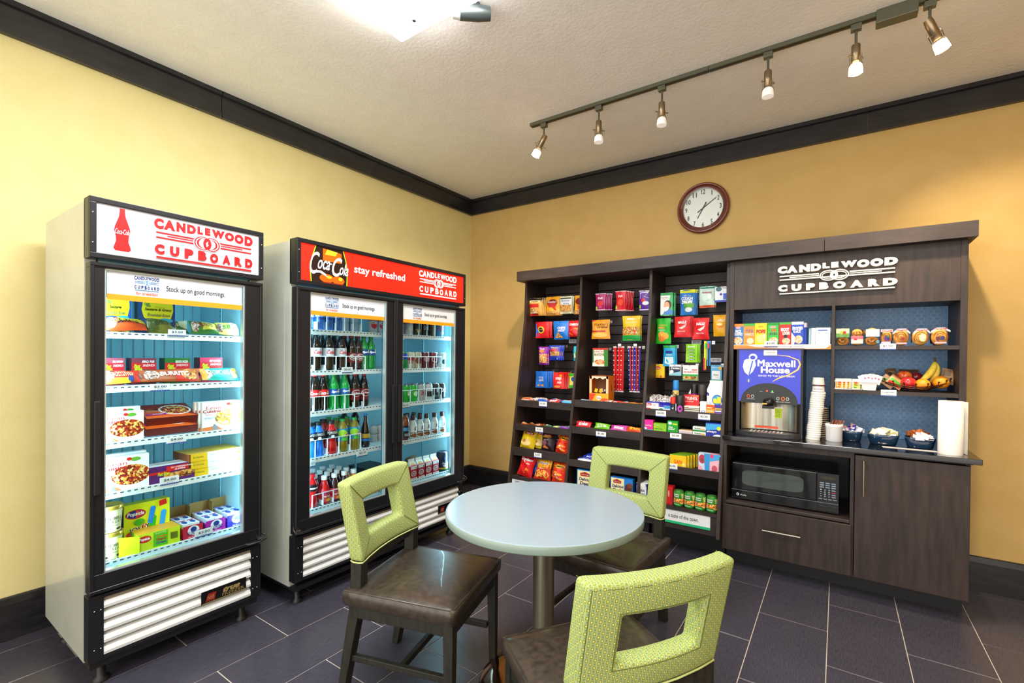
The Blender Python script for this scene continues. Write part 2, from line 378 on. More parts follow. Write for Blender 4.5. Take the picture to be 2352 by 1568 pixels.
# ---------------- clock ----------------
cx,cz=2.385,2.548
r=root('wall_clock',(cx,-.02,cz),'round wall clock with white face and reddish brown rim above the shelves','clock')
def yl(prof,m_,n=48):  # lathe about the y axis, prof=(radius,y)
    mb=MB(); mb.lathe(prof,m_,n,cap=False); mb.v=[(x,-z,y) for x,y,z in mb.v]; return mb
RIM=mat('6a2a1a',.25,coat=.6)
put('rim',yl([(.150,-.02),(.196,-.02),(.198,.0),(.193,.014),(.185,.02),(.177,.014),(.172,.004),(.150,.002)],RIM,56),r)
put('face',yl([(.172,-.010),(.0001,-.0095)],mat('f4f2ee',.35),48),r)
m=MB()
S=lambda u,v,o:((u-.5)*.348,-.0000-o+.008,(v-.5)*.348)
els=[]
for k in range(12):
    a=PI/2-k*PI/6; s=str(k or 12); els.append(('t',s,.5+.37*math.cos(a),.5+.37*math.sin(a),.085 if len(s)>1 else (.016 if s=='1' else .042),.105,'1c1a1a',.012))
    els.append(('e',.5+.455*math.cos(a),.5+.455*math.sin(a),.008,.008,'1c1a1a'))
for k in range(60):
    if k%5: a=k*PI/30; els.append(('e',.5+.455*math.cos(a),.5+.455*math.sin(a),.003,.003,'8a867c'))
art(m,els,S,eps=.00001); put('numerals',m,r)
def hand(a,l,w,y,t=.05):
    mb=MB(); d=Vector((math.sin(a),0,math.cos(a))); n=Vector((math.cos(a),0,-math.sin(a)))
    P=[d*-t-n*w,d*-t+n*w,d*l+n*w*.6,d*l-n*w*.6]; mb.add([(p.x,y,p.z) for p in P]+[(p.x,y+.0015,p.z) for p in P],[(0,1,2,3),(7,6,5,4),(0,4,5,1),(1,5,6,2),(2,6,7,3),(3,7,4,0)],BLK); return mb
put('minute_hand',hand(math.radians(55),.120,.0036,.004),r); put('hour_hand',hand(math.radians(209),.088,.0042,.0055),r)
m=MB(); m.lathe([(.0001,.012),(.006,.012),(.006,.006)],mat('888888',.3,1),12); m.v=[(x,-z+.012,y) for x,y,z in m.v]; put('hand_hub',m,r)
put('glass',yl([(.172,.0065),(.0001,.0067)],GLASS,40),r)
# ---------------- glass door refrigerators ----------------
CASE=noise_mat('pale_grey_enamel','b2b6ac','bbbfb5',nscale=1.5,rough=.28,coat=.3); LINER=mat('a9dbe8',.35); RIBM=mat('8ccbdc',.4); FRM=mat('14161b',.38); LOUV=mat('e9edee',.25,coat=.4)
TUBE=mat('e6fbff',.4,emit=2.2)
def loop(x,yc,z,s): return [(x-.03,yc-.02*s,z),(x+.01,yc-.03*s,z+.005),(x+.03,yc-.015*s,z+.004),(x+.032,yc+.01*s,z),(x+.02,yc+.025*s,z-.003),(x-.01,yc+.025*s,z-.004)]
def price(tag_label,side,val,pos,txt,sub='this item',tilt=0,group='shelf price tags'):
    w,h=pos[3],pos[2]-pos[1]
    els=[('r',0,0,1,.16,'1c3f9c')]+[('e',.06+.125*i,.08,.012,.03,'ffffff') for i in range(8)]
    els+=[('t',txt,.5,.62,.62 if len(txt)<8 else .84,.34 if len(txt)<8 else .22,'3a3c48',.01)]
    if sub: els.append(('t',sub,.5,.3,.3,.13,'5060a0',.0))
    me=box_mesh('price_tag',w,h,.0015,'f4f6f8',els)
    return place(me,'price_tag',side,val,pos,.0015,label=tag_label,cat='price tag',group=group,tilt=tilt)
def cooler(nm,lab,x0,xf,y0,W,doors,sign_fn,panel_mat,shelves,zopen,ribs,badge,zbot=.12):
    r=root(nm,(x0,y0+W/2,0),lab,'refrigerator'); P=lambda n,m,**k: put(n,m,r,world=True,**k)
    y1=y0+W; xc=xf-.065; zt=1.99
    m=MB(); m.box(x0,xc,y0,y0+.035,.11,zt,CASE); P('side_panel',m)
    m=MB(); m.box(x0,xc,y1-.035,y1,.11,zt,CASE); P('side_panel',m)
    m=MB(); m.box(x0,x0+.03,y0+.035,y1-.035,.11,zt,CASE); P('back_panel',m)
    m=MB(); m.box(x0+.03,xc,y0+.035,y1-.035,zt-.03,zt,CASE); P('top_panel',m)
    m=MB()
    a,b=y0+.036,y1-.036; zf=shelves[-1]-.03; xi=xc-.005
    m.box(x0+.031,x0+.045,a,b,zf-.03,1.76,LINER); m.box(x0+.045,xi,a,a+.006,zf-.03,1.76,LINER); m.box(x0+.045,xi,b-.006,b,zf-.03,1.76,LINER)
    m.box(x0+.045,xi,a,b,zf-.03,zf,LINER); m.box(x0+.045,xi,a,b,1.745,1.76,LINER); P('liner',m)
    if ribs:
        for i in range(ribs):
            yy=a+.03+(b-a-.06)*i/(ribs-1); m=MB(); m.box(x0+.045,x0+.056,yy-.0185,yy+.0145,zf+.001,1.7,RIBM); P('rib',m,bev=.004)
    for yy in ((b-.008,) if ribs else (b-.008,(a+b)/2)):
        m=MB(); xs=x0+.30; m.box(xs,xs+.016,yy-.006,yy,zf+.02,1.68,RIBM)
        for i in range(40): m.box(xs+.006,xs+.010,yy-.0065,yy-.0055,zf+.04+i*.03,zf+.05+i*.03,BLK)
        P('shelf_standard',m)
    # shelves of bent wire with a slotted label rail
    segs=[(a+.012,b-.012)] if len(doors)==1 else [(a+.012,(a+b)/2-.01),((a+b)/2+.01,b-.012)]
    for z in shelves:
        for s0,s1 in segs:
            m=MB(); n=int((s1-s0)/.024); xs=xc-.045
            for i in range(n+1):
                yy=s0+(s1-s0)*i/n; m.box(x0+.07,xs,yy-.0018,yy+.0018,z-.005,z-.001,WIREW)
            for xx in (x0+.08,x0+.3): m.box(xx,xx+.006,s0,s1,z-.012,z-.006,WIREW)
            P('wire_shelf',m)
            m=MB(); m.box(xs,xs+.006,s0,s1,z-.026,z+.002,WIREW)
            for i in range(n): 
                yy=s0+(s1-s0)*(i+.5)/n; m.box(xs+.006,xs+.0066,yy-.006,yy+.006,z-.008,z-.003,mat('39505a',.6))
            P('label_rail',m)
    # sign box
    m=MB(); zs0,zs1=1.755,2.0; f=.022
    m.box(xc-.01,xf-.012,y0,y1,zs0,zs1,FRM)
    for aa,bb,c,d in ((y0,y1,zs0,zs0+f),(y0,y1,zs1-f,zs1),(y0,y0+f,zs0+f,zs1-f),(y1-f,y1,zs0+f,zs1-f)): m.box(xf-.012,xf,aa,bb,c,d,FRM)
    P('sign_frame',m,bev=.0025)
    m=MB(); m.box(xf-.0118,xf-.007,y0+f,y1-f,zs0+f,zs1-f,panel_mat); sw=W-2*f; sh=zs1-zs0-2*f
    art(m,sign_fn(),lambda u,v,o:(xf-.007+o,y0+f+u*sw,zs0+f+v*sh),sw/sh,eps=.0002); P('sign_panel',m)
    for yy,zz in ((y0+.010,zs0+.06),(y0+.010,zs0+.18),(y1-.010,zs0+.06),(y1-.010,zs0+.18)):
        m=MB(); m.sphere((xf,yy,zz),.0032,CHROME,8,6); P('screw',m)
    # doors
    n=len(doors); zd0,zd1=.40,1.738; z0,z1=zopen
    for i,(oy0,oy1) in enumerate(doors):
        a0=y0+W*i/n+.002; a1=y0+W*(i+1)/n-.002
        m=MB()
        for aa,bb,c,d in ((a0,a1,zd0,z0),(a0,a1,z1,zd1),(a0,oy0,z0,z1),(oy1,a1,z0,z1)): m.box(xf-.055,xf-.006,aa,bb,c,d,FRM)
        e=.014
        for aa,bb,c,d in ((a0,a1,zd0,zd0+e),(a0,a1,zd1-e,zd1),(a0,a0+e,zd0+e,zd1-e),(a1-e,a1,zd0+e,zd1-e)): m.box(xf-.006,xf,aa,bb,c,d,FRM)
        D=P('door',m,bev=.0015,seg=1)
        def D_(nme,mm,**k): return put(nme,mm,D,world=True,**k)
        m=MB()
        for aa,bb,c,d in ((oy0,oy1,z0,z0+.006),(oy0,oy1,z1-.006,z1),(oy0,oy0+.006,z0+.006,z1-.006),(oy1-.006,oy1,z0+.006,z1-.006)): m.box(xf-.04,xf-.012,aa,bb,c,d,mat('c9dada',.25,.5))
        D_('glazing_bead',m)
        m=MB(); m.box(xf-.024,xf-.020,oy0+.006,oy1-.006,z0+.006,z1-.006,GLASS); D_('glass_pane',m)
        # sticker strip
        sw=oy1-oy0-.02; sh=.118; m=MB(); zz=z1-.006-sh; m.box(xf-.0199,xf-.0190,oy0+.010,oy1-.010,zz,zz+sh,mat('d9dde5',.4))
        els=[('r',0,0,1,.2,'f59a1c')]+logo(.17,.40,.34,.93,'1d3f7c','d9dde5','4a86b8')+[('t','for breakfast',.255,.31,.15,.12,'d06020',.01,.25),('t','Stock up on good mornings.',.62,.55,.46,.26,'3a3c46',.01)]
        art(m,els,lambda u,v,o:(xf-.019+o,oy0+.010+u*sw,zz+v*sh),sw/sh,eps=.00005); D_('header_sticker',m)
        # long recessed handle
        hy=(a0+.022) if (n==1 or i==1) else (a1-.022)
        m=MB(); m.box(xf-.006,xf+.010,hy-.011,hy+.011,.80,1.18,BLK2); D_('handle',m,bev=.004)
        hs=(a1-.01) if (n==1 or i==1) else (a0+.01); s=1 if (n==1 or i==1) else -1
        m=MB(); m.tube([(xf-.0,hs-.07*s,.415),(xf+.018,hs-.06*s,.413),(xf+.02,hs-.01*s,.412),(xf+.018,hs+.022*s,.42),(xf+.002,hs+.026*s,.435),(xf-.02,hs+.012*s,.445)],.005,BLK2,8); D_('hinge_spring',m)
        m=MB(); m.box(xf-.02,xf+.008,hs-.012,hs+.012,.418,.43,CHROME); D_('hinge',m,bev=.002)
        # lamp inside the door edge
    for i,(yy,sg) in enumerate([(a+.02,1),(b-.02,-1)]+([((a+b)/2,1)] if n==2 else [])):
        m=MB(); m.tube([(xc-.02,yy,zf+.06),(xc-.02,yy,1.70)],.008 if n==1 or i<2 else .004,TUBE,8); P('light_tube',m)
        if i<2:
            area('fridge_lamp',(xc-.03,yy+sg*.012,(zf+1.7)/2),(.03,1.15),3.2*(1 if n==1 else 1.3),(.5,.86,1),Vector((-.55,sg*.85,0)).to_track_quat('-Z','Y').to_euler())
    # lower grille
    z0g,z1g=zbot,.388; m=MB(); ga,gb=y0+.05,y1-.05
    for aa,bb,c,d in ((y0,ga,z0g,z1g),(gb,y1,z0g,z1g),(ga,gb,z1g-.014,z1g),(ga,gb,z0g,z0g+.014)): m.box(xc,xf-.012,aa,bb,c,d,FRM)
    m.box(xc-.02,xc+.002,ga,gb,z0g,z1g,mat('2a2822',.6))
    P('grille_frame',m,bev=.002)
    nl=5; hh=(z1g-z0g-.03)/nl
    m=MB(); m.box(xc+.005,xf-.02,ga,gb,z1g-.035,z1g-.014,mat('8a8270',.5)); P('grille_header',m)
    for k in range(nl):
        zl=z0g+.016+hh*k; x_=xf-.012
        prof=[(x_-.038,zl+hh*.86),(x_-.020,zl+hh*.82),(x_-.006,zl+hh*.62),(x_,zl+hh*.30),(x_-.002,zl+.002),(x_-.006,zl+.002),(x_-.006,zl+hh*.28),(x_-.012,zl+hh*.58),(x_-.024,zl+hh*.76),(x_-.038,zl+hh*.82)]
        m=MB(); m.prism(prof,'y',ga,gb,LOUV)
        # prism() along y needs (x,z)
        P('louver',m)
    for yy in (y0+.02,y1-.02,y0+.04,y1-.04):
        for zz in (z0g+.05,z1g-.06): m=MB(); m.sphere((xf-.011,yy,zz),.0032,CHROME,8,6); P('screw',m)
    # badge
    by0,by1,bz0,bz1=badge; sw=by1-by0; sh=bz1-bz0; m=MB(); m.box(xf-.014,xf-.009,by0,by1,bz0,bz1,BLK)
    gold=mat('d8c07a',.3,.6)
    els=[('r',.01,.03,.99,.08,gold),('t','true',.66,.62,.4,.42,gold,.05,.4),('t','FREEZER' if n==1 else 'REFRIGERATION',.70,.26,.50,.22,gold,.0),('p',[(.08,.15),(.28,.15),(.32,.75),(.14,.75)],'8a1c1c'),('t','NSF',.2,.42,.14,.3,gold,.0)]
    art(m,els,lambda u,v,o:(xf-.009+o,by0+u*sw,bz0+v*sh),sw/sh,eps=.0001); P('badge',m)
    # casters / feet and plinth shadow gap
    m=MB(); m.box(x0+.05,xf-.03,y0+.01,y1-.01,.085,.112,BLK2); P('underframe',m)
    for xx in (x0+.1,xf-.09):
        for yy in (y0+.06,y1-.06):
            m=MB(); m.lathe([(.030,0),(.030,.012),(.016,.02),(.016,.09)],BLK2,14,(xx,yy)); P('leg',m)
    return r
RED='d80c14'
def sign1():
    b=[(.095,.10),(.085,.14),(.088,.2),(.098,.3),(.096,.4),(.088,.52),(.092,.6),(.102,.7),(.112,.8),(.116,.9),(.116,.97),(.144,.97),(.144,.9),(.148,.8),(.158,.7),(.168,.6),(.172,.52),(.164,.4),(.162,.3),(.172,.2),(.175,.14),(.165,.10)]
    return [('p',b[::-1],RED),('t','Coca-Cola',.13,.5,.075,.11,'f4f4f8',.0,.35)]+logo(.30,.05,.955,.95,RED,'cdd0da',B=.075)
def sign2():
    R=mat('ff2412',.4,emit=.35); Wm=mat('ffffff',.4,emit=.5); K=mat('24100c',.4); A=mat('e05a08',.4,emit=.2); Y=mat('ffc228',.4,emit=.3); GR=mat('8cb828',.4,emit=.3)
    return [('p',[(.045,0),(.040,.35),(.05,.7),(.065,1),(.20,1),(.215,.7),(.222,.4),(.22,0)],GR),('p',[(.050,0),(.045,.35),(.055,.7),(.07,1),(.195,1),(.21,.7),(.217,.4),(.215,0)],K),
     ('p',[(.10,.62),(.10,.96),(.19,.9),(.19,.62)],A),('p',[(.11,.8),(.12,.95),(.17,.92),(.16,.8)],Y),('e',.12,.14,.035,.12,A),('e',.175,.12,.03,.12,A),('e',.13,.18,.012,.04,Y),('e',.185,.17,.01,.05,Y),('r',.10,.0,.20,.03,'8a1408'),
     ('t','C',.062,.52,.045,.62,Wm,.0,.45),('t','oca',.105,.50,.058,.26,Wm,.01,.45),('t','-',.137,.56,.012,.03,Wm,.02),('t','C',.168,.50,.05,.55,Wm,.01,.4),('t','ola',.202,.46,.045,.34,Wm,.01,.4),
     ('p',[(.048,.30),(.060,.25),(.085,.27),(.105,.22),(.122,.17),(.112,.26),(.09,.33),(.065,.31)],Wm),
     ('t','stay refreshed',.405,.52,.30,.30,Wm,.015)]+logo(.65,.08,.94,.94,Wm,R,B=.035)
FX0,FXF,FY,FW=.142,.810,-3.262,.676
cooler('glass_door_freezer','single glass door freezer with white lit sign and red bottle print',FX0,FXF,FY,FW,[(-3.213,-2.672)],sign1,mat('cdd0da',.4,emit=0),[1.462,1.230,.990,.775,.482],(.475,1.718),13,(-2.86,-2.66,.185,.245))
KX0,KXF,KY,KW=.16,.881,-2.446,1.356
cooler('glass_door_cooler','double glass door drinks cooler with glowing red sign header',KX0,KXF,KY,KW,[(-2.365,-1.842),(-1.708,-1.190)],sign2,mat('ff2412',.4,emit=.35),[1.517,1.279,1.042,.775,.482],(.475,1.718),0,(-1.36,-1.16,.215,.275),zbot=.14)
# ---------------- snack shelving and coffee hutch ----------------
def yslope(z): return -.39 if z>=1.7 else -.39-.164*(1.7-z)
def divider(x0,x1,zlow=.20):
    mb=MB(); mb.prism([(-.02,zlow),(-.02,2.03),(-.375,2.03),(-.39,1.7),(yslope(zlow),zlow)][::-1],'x',x0,x1,WOOD); return mb
def snack_unit(lab,x0,x1,shelves,left,right):
    r=root('snack_shelf_unit',((x0+x1)/2,-.3,0),lab,'shelf unit','snack shelving units'); P=lambda n,m,**k: put(n,m,r,world=True,**k)
    if left: P('side_panel',divider(*left),bev=.001,seg=1)
    if right: P('side_panel',divider(*right),bev=.001,seg=1)
    m=MB(); m.box(x0,x1,-.035,-.02,.2,2.03,BLK2); P('back_panel',m)
    z=.955
    while z<2.02:
        m=MB(); z2=min(z+.0745,2.03); m.box(x0+.001,x1-.001,-.062,-.035,z+.004,z2,WOODX); P('slat',m,bev=.0015,seg=1); z+=.0765
    m=MB(); m.box(x0+.001,x1-.001,-.045,-.035,.36,.95,WOODX); P('lower_back',m)
    for k,(zt,zb) in enumerate(shelves):
        last=k==len(shelves)-1; ys=yslope(zt)+.012
        m=MB(); m.box(x0+.001,x1-.001,ys,-.063 if k==0 else -.046,zt-.022-(0 if last else .018),zt-(0 if last else .018),WOODX); s=P('shelf',m)
        if not last:
            m=MB(); y=yslope(zt)+.0; m.box(x0+.001,x1-.001,y-.004,ys,zb,zt,WOODX); put('shelf_lip',m,s,world=True,bev=.0015,seg=1)
    m=MB(); y=yslope(.3)+.03; m.box(x0+.001,x1-.001,y,y+.018,.20,shelves[-1][0]-.023,WOODX); P('kick_board',m)
    m=MB(); m.box(x0+.001,x1-.001,-.33,-.31,0,.20,BLK2); P('toe_kick',m)
    return r
U1=[(.997,.94),(.795,.74),(.600,.53),(.357,.30)]; U2=[(1.03,.972),(.823,.765),(.566,.512),(.352,.30)]; U3=[(1.0,.953),(.848,.800),(.622,.574),(.350,.30)]
snack_unit('leftmost snack shelving bay with chips on its lower shelves',.977,1.50,U1,(.955,.977),None)
snack_unit('middle snack shelving bay with candy ropes hanging',1.522,2.088,U2,(1.50,1.522),None)
snack_unit('right snack shelving bay with medicine and soup cans',2.110,2.634,U3,(2.088,2.110),(2.634,2.656))
m=MB()
r=root('cornice',(2.4,-.25,2.03),'long dark wood cornice board capping the shelving and hutch','cornice')
m.box(.925,3.20,-.465,-.445,2.03,2.115,WOODX); m.box(.925,3.20,-.445,-.02,2.095,2.115,WOODX); m.box(.925,.945,-.445,-.02,2.03,2.095,WOODX); m.box(.945,3.20,-.445,-.02,2.031,2.04,WOODX); put('left_board',m,r,world=True,bev=.001,seg=1)
m=MB(); m.box(3.202,3.885,-.465,-.445,2.03,2.115,WOODX); m.box(3.202,3.885,-.445,-.02,2.095,2.115,WOODX); m.box(3.865,3.885,-.445,-.02,2.03,2.095,WOODX); m.box(3.202,3.865,-.445,-.02,2.031,2.04,WOODX); put('right_board',m,r,world=True,bev=.001,seg=1)
# wallpaper with linked rings
def wallpaper():
    m,nt,b,N,L=nodes('blue_linked_ring_wallpaper')
    tc=N('ShaderNodeTexCoord'); sp=N('ShaderNodeSeparateXYZ'); L(tc.outputs['Object'],sp.inputs[0])
    def mth(op,a,b_=None):
        n=N('ShaderNodeMath',operation=op)
        for i,t in enumerate((a,b_)):
            if t is None: continue
            if isinstance(t,(int,float)): n.inputs[i].default_value=t
            else: L(t,n.inputs[i])
        return n.outputs[0]
    fac=None
    for ox,oz in ((0,0),(.030,0),(.018,.5),(.048,.5)):
        PX_,PZ=.076,.044
        x=mth('SUBTRACT',mth('MULTIPLY',mth('FRACT',mth('DIVIDE',mth('ADD',sp.outputs[0],ox+10.0),PX_)),PX_),PX_/2)
        z=mth('SUBTRACT',mth('MULTIPLY',mth('FRACT',mth('DIVIDE',mth('ADD',sp.outputs[2],oz*PZ),PZ)),PZ),PZ/2)
        d=mth('SQRT',mth('ADD',mth('POWER',mth('DIVIDE',x,.021),2),mth('POWER',mth('DIVIDE',z,.0115),2)))
        q=mth('LESS_THAN',mth('ABSOLUTE',mth('SUBTRACT',d,.9)),.055)
        fac=q if fac is None else mth('MAXIMUM',fac,q)
    mx=N('ShaderNodeMix',data_type='RGBA'); mx.inputs[6].default_value=lin('739ed2'); mx.inputs[7].default_value=lin('a6c4dd'); L(fac,mx.inputs[0]); L(mx.outputs[2],b.inputs['Base Color'])
    b.inputs['Roughness'].default_value=.6; return m
WP=wallpaper()
hx0,hx1=2.658,3.858; yf=-.40
r=root('coffee_hutch',((hx0+hx1)/2,-.2,.872),'dark wood coffee hutch with open bays lined in blue wallpaper','cabinet'); P=lambda n,m,**k: put(n,m,r,world=True,**k)
for a,b in ((hx0,hx0+.028),(hx1-.030,hx1)): m=MB(); m.box(a,b,yf,-.02,.873,2.03,WOOD); P('side_panel',m,bev=.001,seg=1)
m=MB(); m.box(hx0+.028,hx1-.03,yf+.004,yf+.022,1.703,2.03,WOOD); P('header_panel',m)
m=MB(); m.box(hx0+.028,hx1-.03,yf+.022,-.061,1.703,1.72,WOOD); P('top_panel',m)
m=MB(); m.box(3.243,3.261,yf,-.06,.873,1.703,WOOD); P('centre_panel',m,bev=.001,seg=1)
m=MB(); m.box(hx0+.028,hx1-.03,-.06,-.02,.873,1.703,WP); P('wallpapered_back',m)
m=MB(); m.box(hx0+.028,3.243,yf+.005,-.06,1.442,1.462,WOODX); P('shelf',m)
m=MB(); m.box(3.261,hx1-.03,yf+.005,-.06,1.434,1.456,WOODX); P('shelf',m)
m=MB(); m.box(3.261,hx1-.03,yf+.005,-.06,1.168,1.190,WOODX); P('shelf',m)
for z in [.95+.03*i for i in range(16)]:
    m=MB(); m.box(3.238,3.243,-.30,-.29,z,z+.012,BLK2) ; 
m=MB(); m.box(3.2425,3.2435,-.3,-.27,.88,1.43,BLK2); P('shelf_standard',m)
# strip on the left bay shelf
m=MB(); x0_,x1_=hx0+.030,3.241; m.box(x0_,x1_,yf-.001,yf+.004,1.436,1.466,mat('f4f0f0',.4)); sw=x1_-x0_
art(m,[('p',[(0,0),(0,.9),(.15,.9),(.25,.45),(.6,.1),(.6,0)],'f08a30'),('p',[(.55,0),(.95,.15),(1,.9),(1,0)],'f08a30'),('t','for breakfast',.32,.55,.12,.4,'e07830',.0,.2),('t',"We've got mornings covered.",.56,.58,.36,.5,'4a4a52',.0)],lambda u,v,o:(x0_+u*sw,yf-.001-o,1.436+v*.03),sw/.03,eps=.0001); tag(put('shelf_strip',m),'orange and white printed strip along the shelf edge under the cereal boxes','label strip')
# lettering sign with raised letters
sx0,sx1,sz0,sz1=(3.257,1.758,1.991,0.522)[0]-.31,(3.257,1.758,1.991,0.522)[0]+.30,1.785,1.968
r=root('raised_lettering_sign',((sx0+sx1)/2,yf,1.87),'raised off-white lettering sign on the dark hutch header','sign')
LW=sx1-sx0; LH=sz1-sz0; IV=mat('e9e6dc',.35); ys=yf-.012; YS0=ys
def solid2d(v,f,name,par,ydep=.014,ys=None):
    ys=YS0 if ys is None else ys; mb=MB(); n=len(v); mb.add([(x,ys-ydep/2,z) for x,z in v]+[(x,ys+ydep/2+.008,z) for x,z in v],[],IV)
    edges={}
    for t in f:
        for i in range(len(t)):
            e=(t[i],t[(i+1)%len(t)]); edges[e]=edges.get(e,0)+1
    fs=[tuple(t) for t in f]+[tuple(reversed([i+n for i in t])) for t in f]
    for (a,b) in edges:
        if (b,a) not in edges: fs.append((b,a,a+n,b+n))
    k=mb.mi(IV)
    for q in fs: mb.f.append(q); mb.m.append(k); mb.sm.append(False)
    return put(name,mb,par,world=True)
def letters(s,cz_,h,xs,ws):
    for ch,xc_,w_ in zip(s,xs,ws):
        v,f,_a=text_mesh(ch,.085); top=cz_+h/2; hh=h*(.74 if (ch in 'LE' and h>.24) else .82 if (ch in 'W' and h>.24) else 1)
        solid2d([(sx0+LW*(xc_+x*w_),sz0+LH*(top-hh/2+z*hh)) for x,z in v],f,'letter',r)
letters('CANDLEWOOD',.87,.25,[.045,.135,.245,.345,.432,.505,.620,.735,.840,.950],[.088,.098,.095,.09,.062,.062,.13,.10,.10,.10])
letters('CUPBOARD',.225,.235,[.05,.175,.30,.415,.545,.685,.82,.945],[.085,.09,.08,.08,.105,.105,.09,.11])
for a,b,c,d in ((.02,.98,.625,.665),(.11,.88,.57,.598),(.02,.98,.50,.54),(.02,.98,.015,.055)):
    if b-a>.7 and c>.5:
        for aa,bb in ((a,.372),(.628,b)): m=MB(); m.box(sx0+LW*aa,sx0+LW*bb,ys-.005,ys+.012,sz0+LH*c,sz0+LH*d,IV); put('stripe',m,r,world=True)
    else: m=MB(); m.box(sx0+LW*a,sx0+LW*b,ys-.005,ys+.012,sz0+LH*c,sz0+LH*d,IV); put('stripe',m,r,world=True)
def annul(cx_,cz_,rx,rz,t,name,dy=0):
    n=36; o=[(cx_+rx*math.cos(2*PI*i/n),cz_+rz*math.sin(2*PI*i/n)) for i in range(n)]; q=[(cx_+(rx-t)*math.cos(2*PI*i/n),cz_+(rz-t)*math.sin(2*PI*i/n)) for i in range(n)]
    solid2d(o+q,[(i,(i+1)%n,n+(i+1)%n,n+i) for i in range(n)],name,r,ys=YS0+dy)
zc=sz0+LH*.565
for c_ in (.455,.545):
    annul(sx0+LW*c_,zc,LW*.078,LH*.178,.006,'emblem_ring',-.001 if c_<.5 else -.002); annul(sx0+LW*c_,zc,LW*.078-.011,LH*.178-.011,.0045,'emblem_ring',-.0015 if c_<.5 else -.0025)
n=20; vz=[(sx0+LW*.5+LW*.034*math.cos(2*PI*i/n),zc+LH*.15*math.sin(2*PI*i/n)) for i in range(n)]; inn=[(sx0+LW*.5+LW*.009*math.cos(2*PI*i/n),zc+LH*.07*math.sin(2*PI*i/n)) for i in range(n)]
solid2d(vz+inn,[(i,(i+1)%n,n+(i+1)%n,n+i) for i in range(n)],'emblem_flame',r,ys=YS0-.004)
# base cabinet
bx0,bx1=2.658,3.855; by=-.545
r=root('base_cabinet',((bx0+bx1)/2,-.3,0),'dark wood base cabinet with microwave niche, drawer and tall door','cabinet'); P=lambda n,m,**k: put(n,m,r,world=True,**k)
ZC=.838
for a,b in ((bx0,bx0+.02),(3.345,3.363),(bx1-.02,bx1)): m=MB(); m.box(a,b,by,-.02,.12,ZC,WOOD); P('side_panel',m)
m=MB(); m.box(bx0,bx1,-.04,-.021,.12,ZC,BLK2); P('back_panel',m)
m=MB(); m.box(bx0+.02,3.345,by,-.04,.805,ZC,WOOD); P('top_rail',m)
m=MB(); m.box(bx0+.02,3.345,by-.004,-.04,.425,.443,WOODX); P('niche_shelf',m,bev=.002,seg=1)
m=MB(); m.box(bx0,bx1,-.40,-.38,0,.12,BLK2); m.box(bx1-.02,bx1,-.38,-.02,0,.12,BLK2); P('toe_kick',m)
m=MB(); m.box(bx0+.02,bx1-.02,by+.02,-.04,.12,.138,BLK2); P('bottom_panel',m)
m=MB(); m.box(bx0+.001,3.352,by-.020,by-.001,.128,.421,WOOD); D=P('drawer',m,bev=.0015,seg=1)
def bar(pts,par):
    a,b=Vector(pts[0]),Vector(pts[1]); d=(b-a); m=MB(); m.tube([a,b],.006,STEEL,12)
    for t in (.2,.8): q=a+d*t; m.tube([q,q+Vector((0,.03,0))],.004,STEEL,8)
    put('handle',m,par,world=True,label='brushed steel bar handle')
p0=(2.898,-0.600,0.291); p1=(3.103,-0.600,0.291); bar([(p0[0],-.597,.305),(p1[0],-.597,.305)],D)
m=MB(); m.box(3.366,bx1-.003,by-.020,by-.001,.128,.829,WOOD); D=P('door',m,bev=.0015,seg=1)
p0=(3.405,-0.600,0.801); bar([(p0[0],-.597,.805),(p0[0],-.597,.605)],D)
r=root('countertop',(3.26,-.3,.843),'dark glossy stone countertop carrying the coffee machine','countertop')
STONE=noise_mat('black_polished_stone','0e0f14','1c1e26',nscale=60,rough=.12,coat=.5); 
m=MB(); m.box(2.657,3.893,-.585,-.0,.843,.872,STONE); put('slab',m,r,world=True,bev=.003)
m=MB(); m.box(2.66,3.86,-.57,-.02,.838,.843,BLK2); put('support_strip',m,r,world=True)
# "taste of the town" strips
for lab,x0_,x1_ in (('white and green printed strip below the soup cans','2.13',2.59),('white and green printed strip below the left chips bay','0.985',1.46)):
    x0_=float(x0_); m=MB(); y=yslope(.3)+.0285; m.box(x0_,x1_,y-.002,y+.0005,.235,.330,mat('eef1f5',.4)); sw=x1_-x0_
    art(m,[('r',0,0,1,.17,'20c080'),('t','a taste of the town.',.62,.55,.44,.28,'34363c',.01)]+logo(.06,.35,.28,.9,'2a4a80','eef1f5'),lambda u,v,o:(x0_+u*sw,y-.002-o,.235+v*.095),sw/.095,eps=.0001)
    tag(put('printed_strip',m),lab,'label strip')
# ---------------- table and chairs ----------------
TCX,TCY=2.264,-2.167; TZ=.745
LAM=noise_mat('pale_blue_laminate','93a6b2','9caeb9',nscale=90,rough=.22,coat=.1); EDGE=mat('8fa39a',.35); COLM=mat('a39d88',.3,.9)
r=root('round_table',(TCX,TCY,0),'round pale grey laminate table on a single steel column','table')
m=MB(); m.lathe([(.0001,TZ-.0005),(.400,TZ-.0005),(.4065,TZ-.002)],LAM,96,(TCX,TCY),smooth=False); m.v=[(x,y,z if z else z) for x,y,z in m.v]
m.f=[tuple(f) for f in m.f]; put('tabletop',m,r,world=True)
m=MB(); m.lathe([(.38,TZ-.034),(.404,TZ-.034),(.4075,TZ-.030),(.4075,TZ-.004),(.4065,TZ-.002)],EDGE,96,(TCX,TCY)); put('edge_band',m,r,world=True)
m=MB(); m.lathe([(.045,.02),(.045,TZ-.034)],COLM,40,(TCX,TCY)); put('column',m,r,world=True)
m=MB(); m.lathe([(.10,TZ-.045),(.13,TZ-.034)],BLK2,24,(TCX,TCY)); put('mount_plate',m,r,world=True)
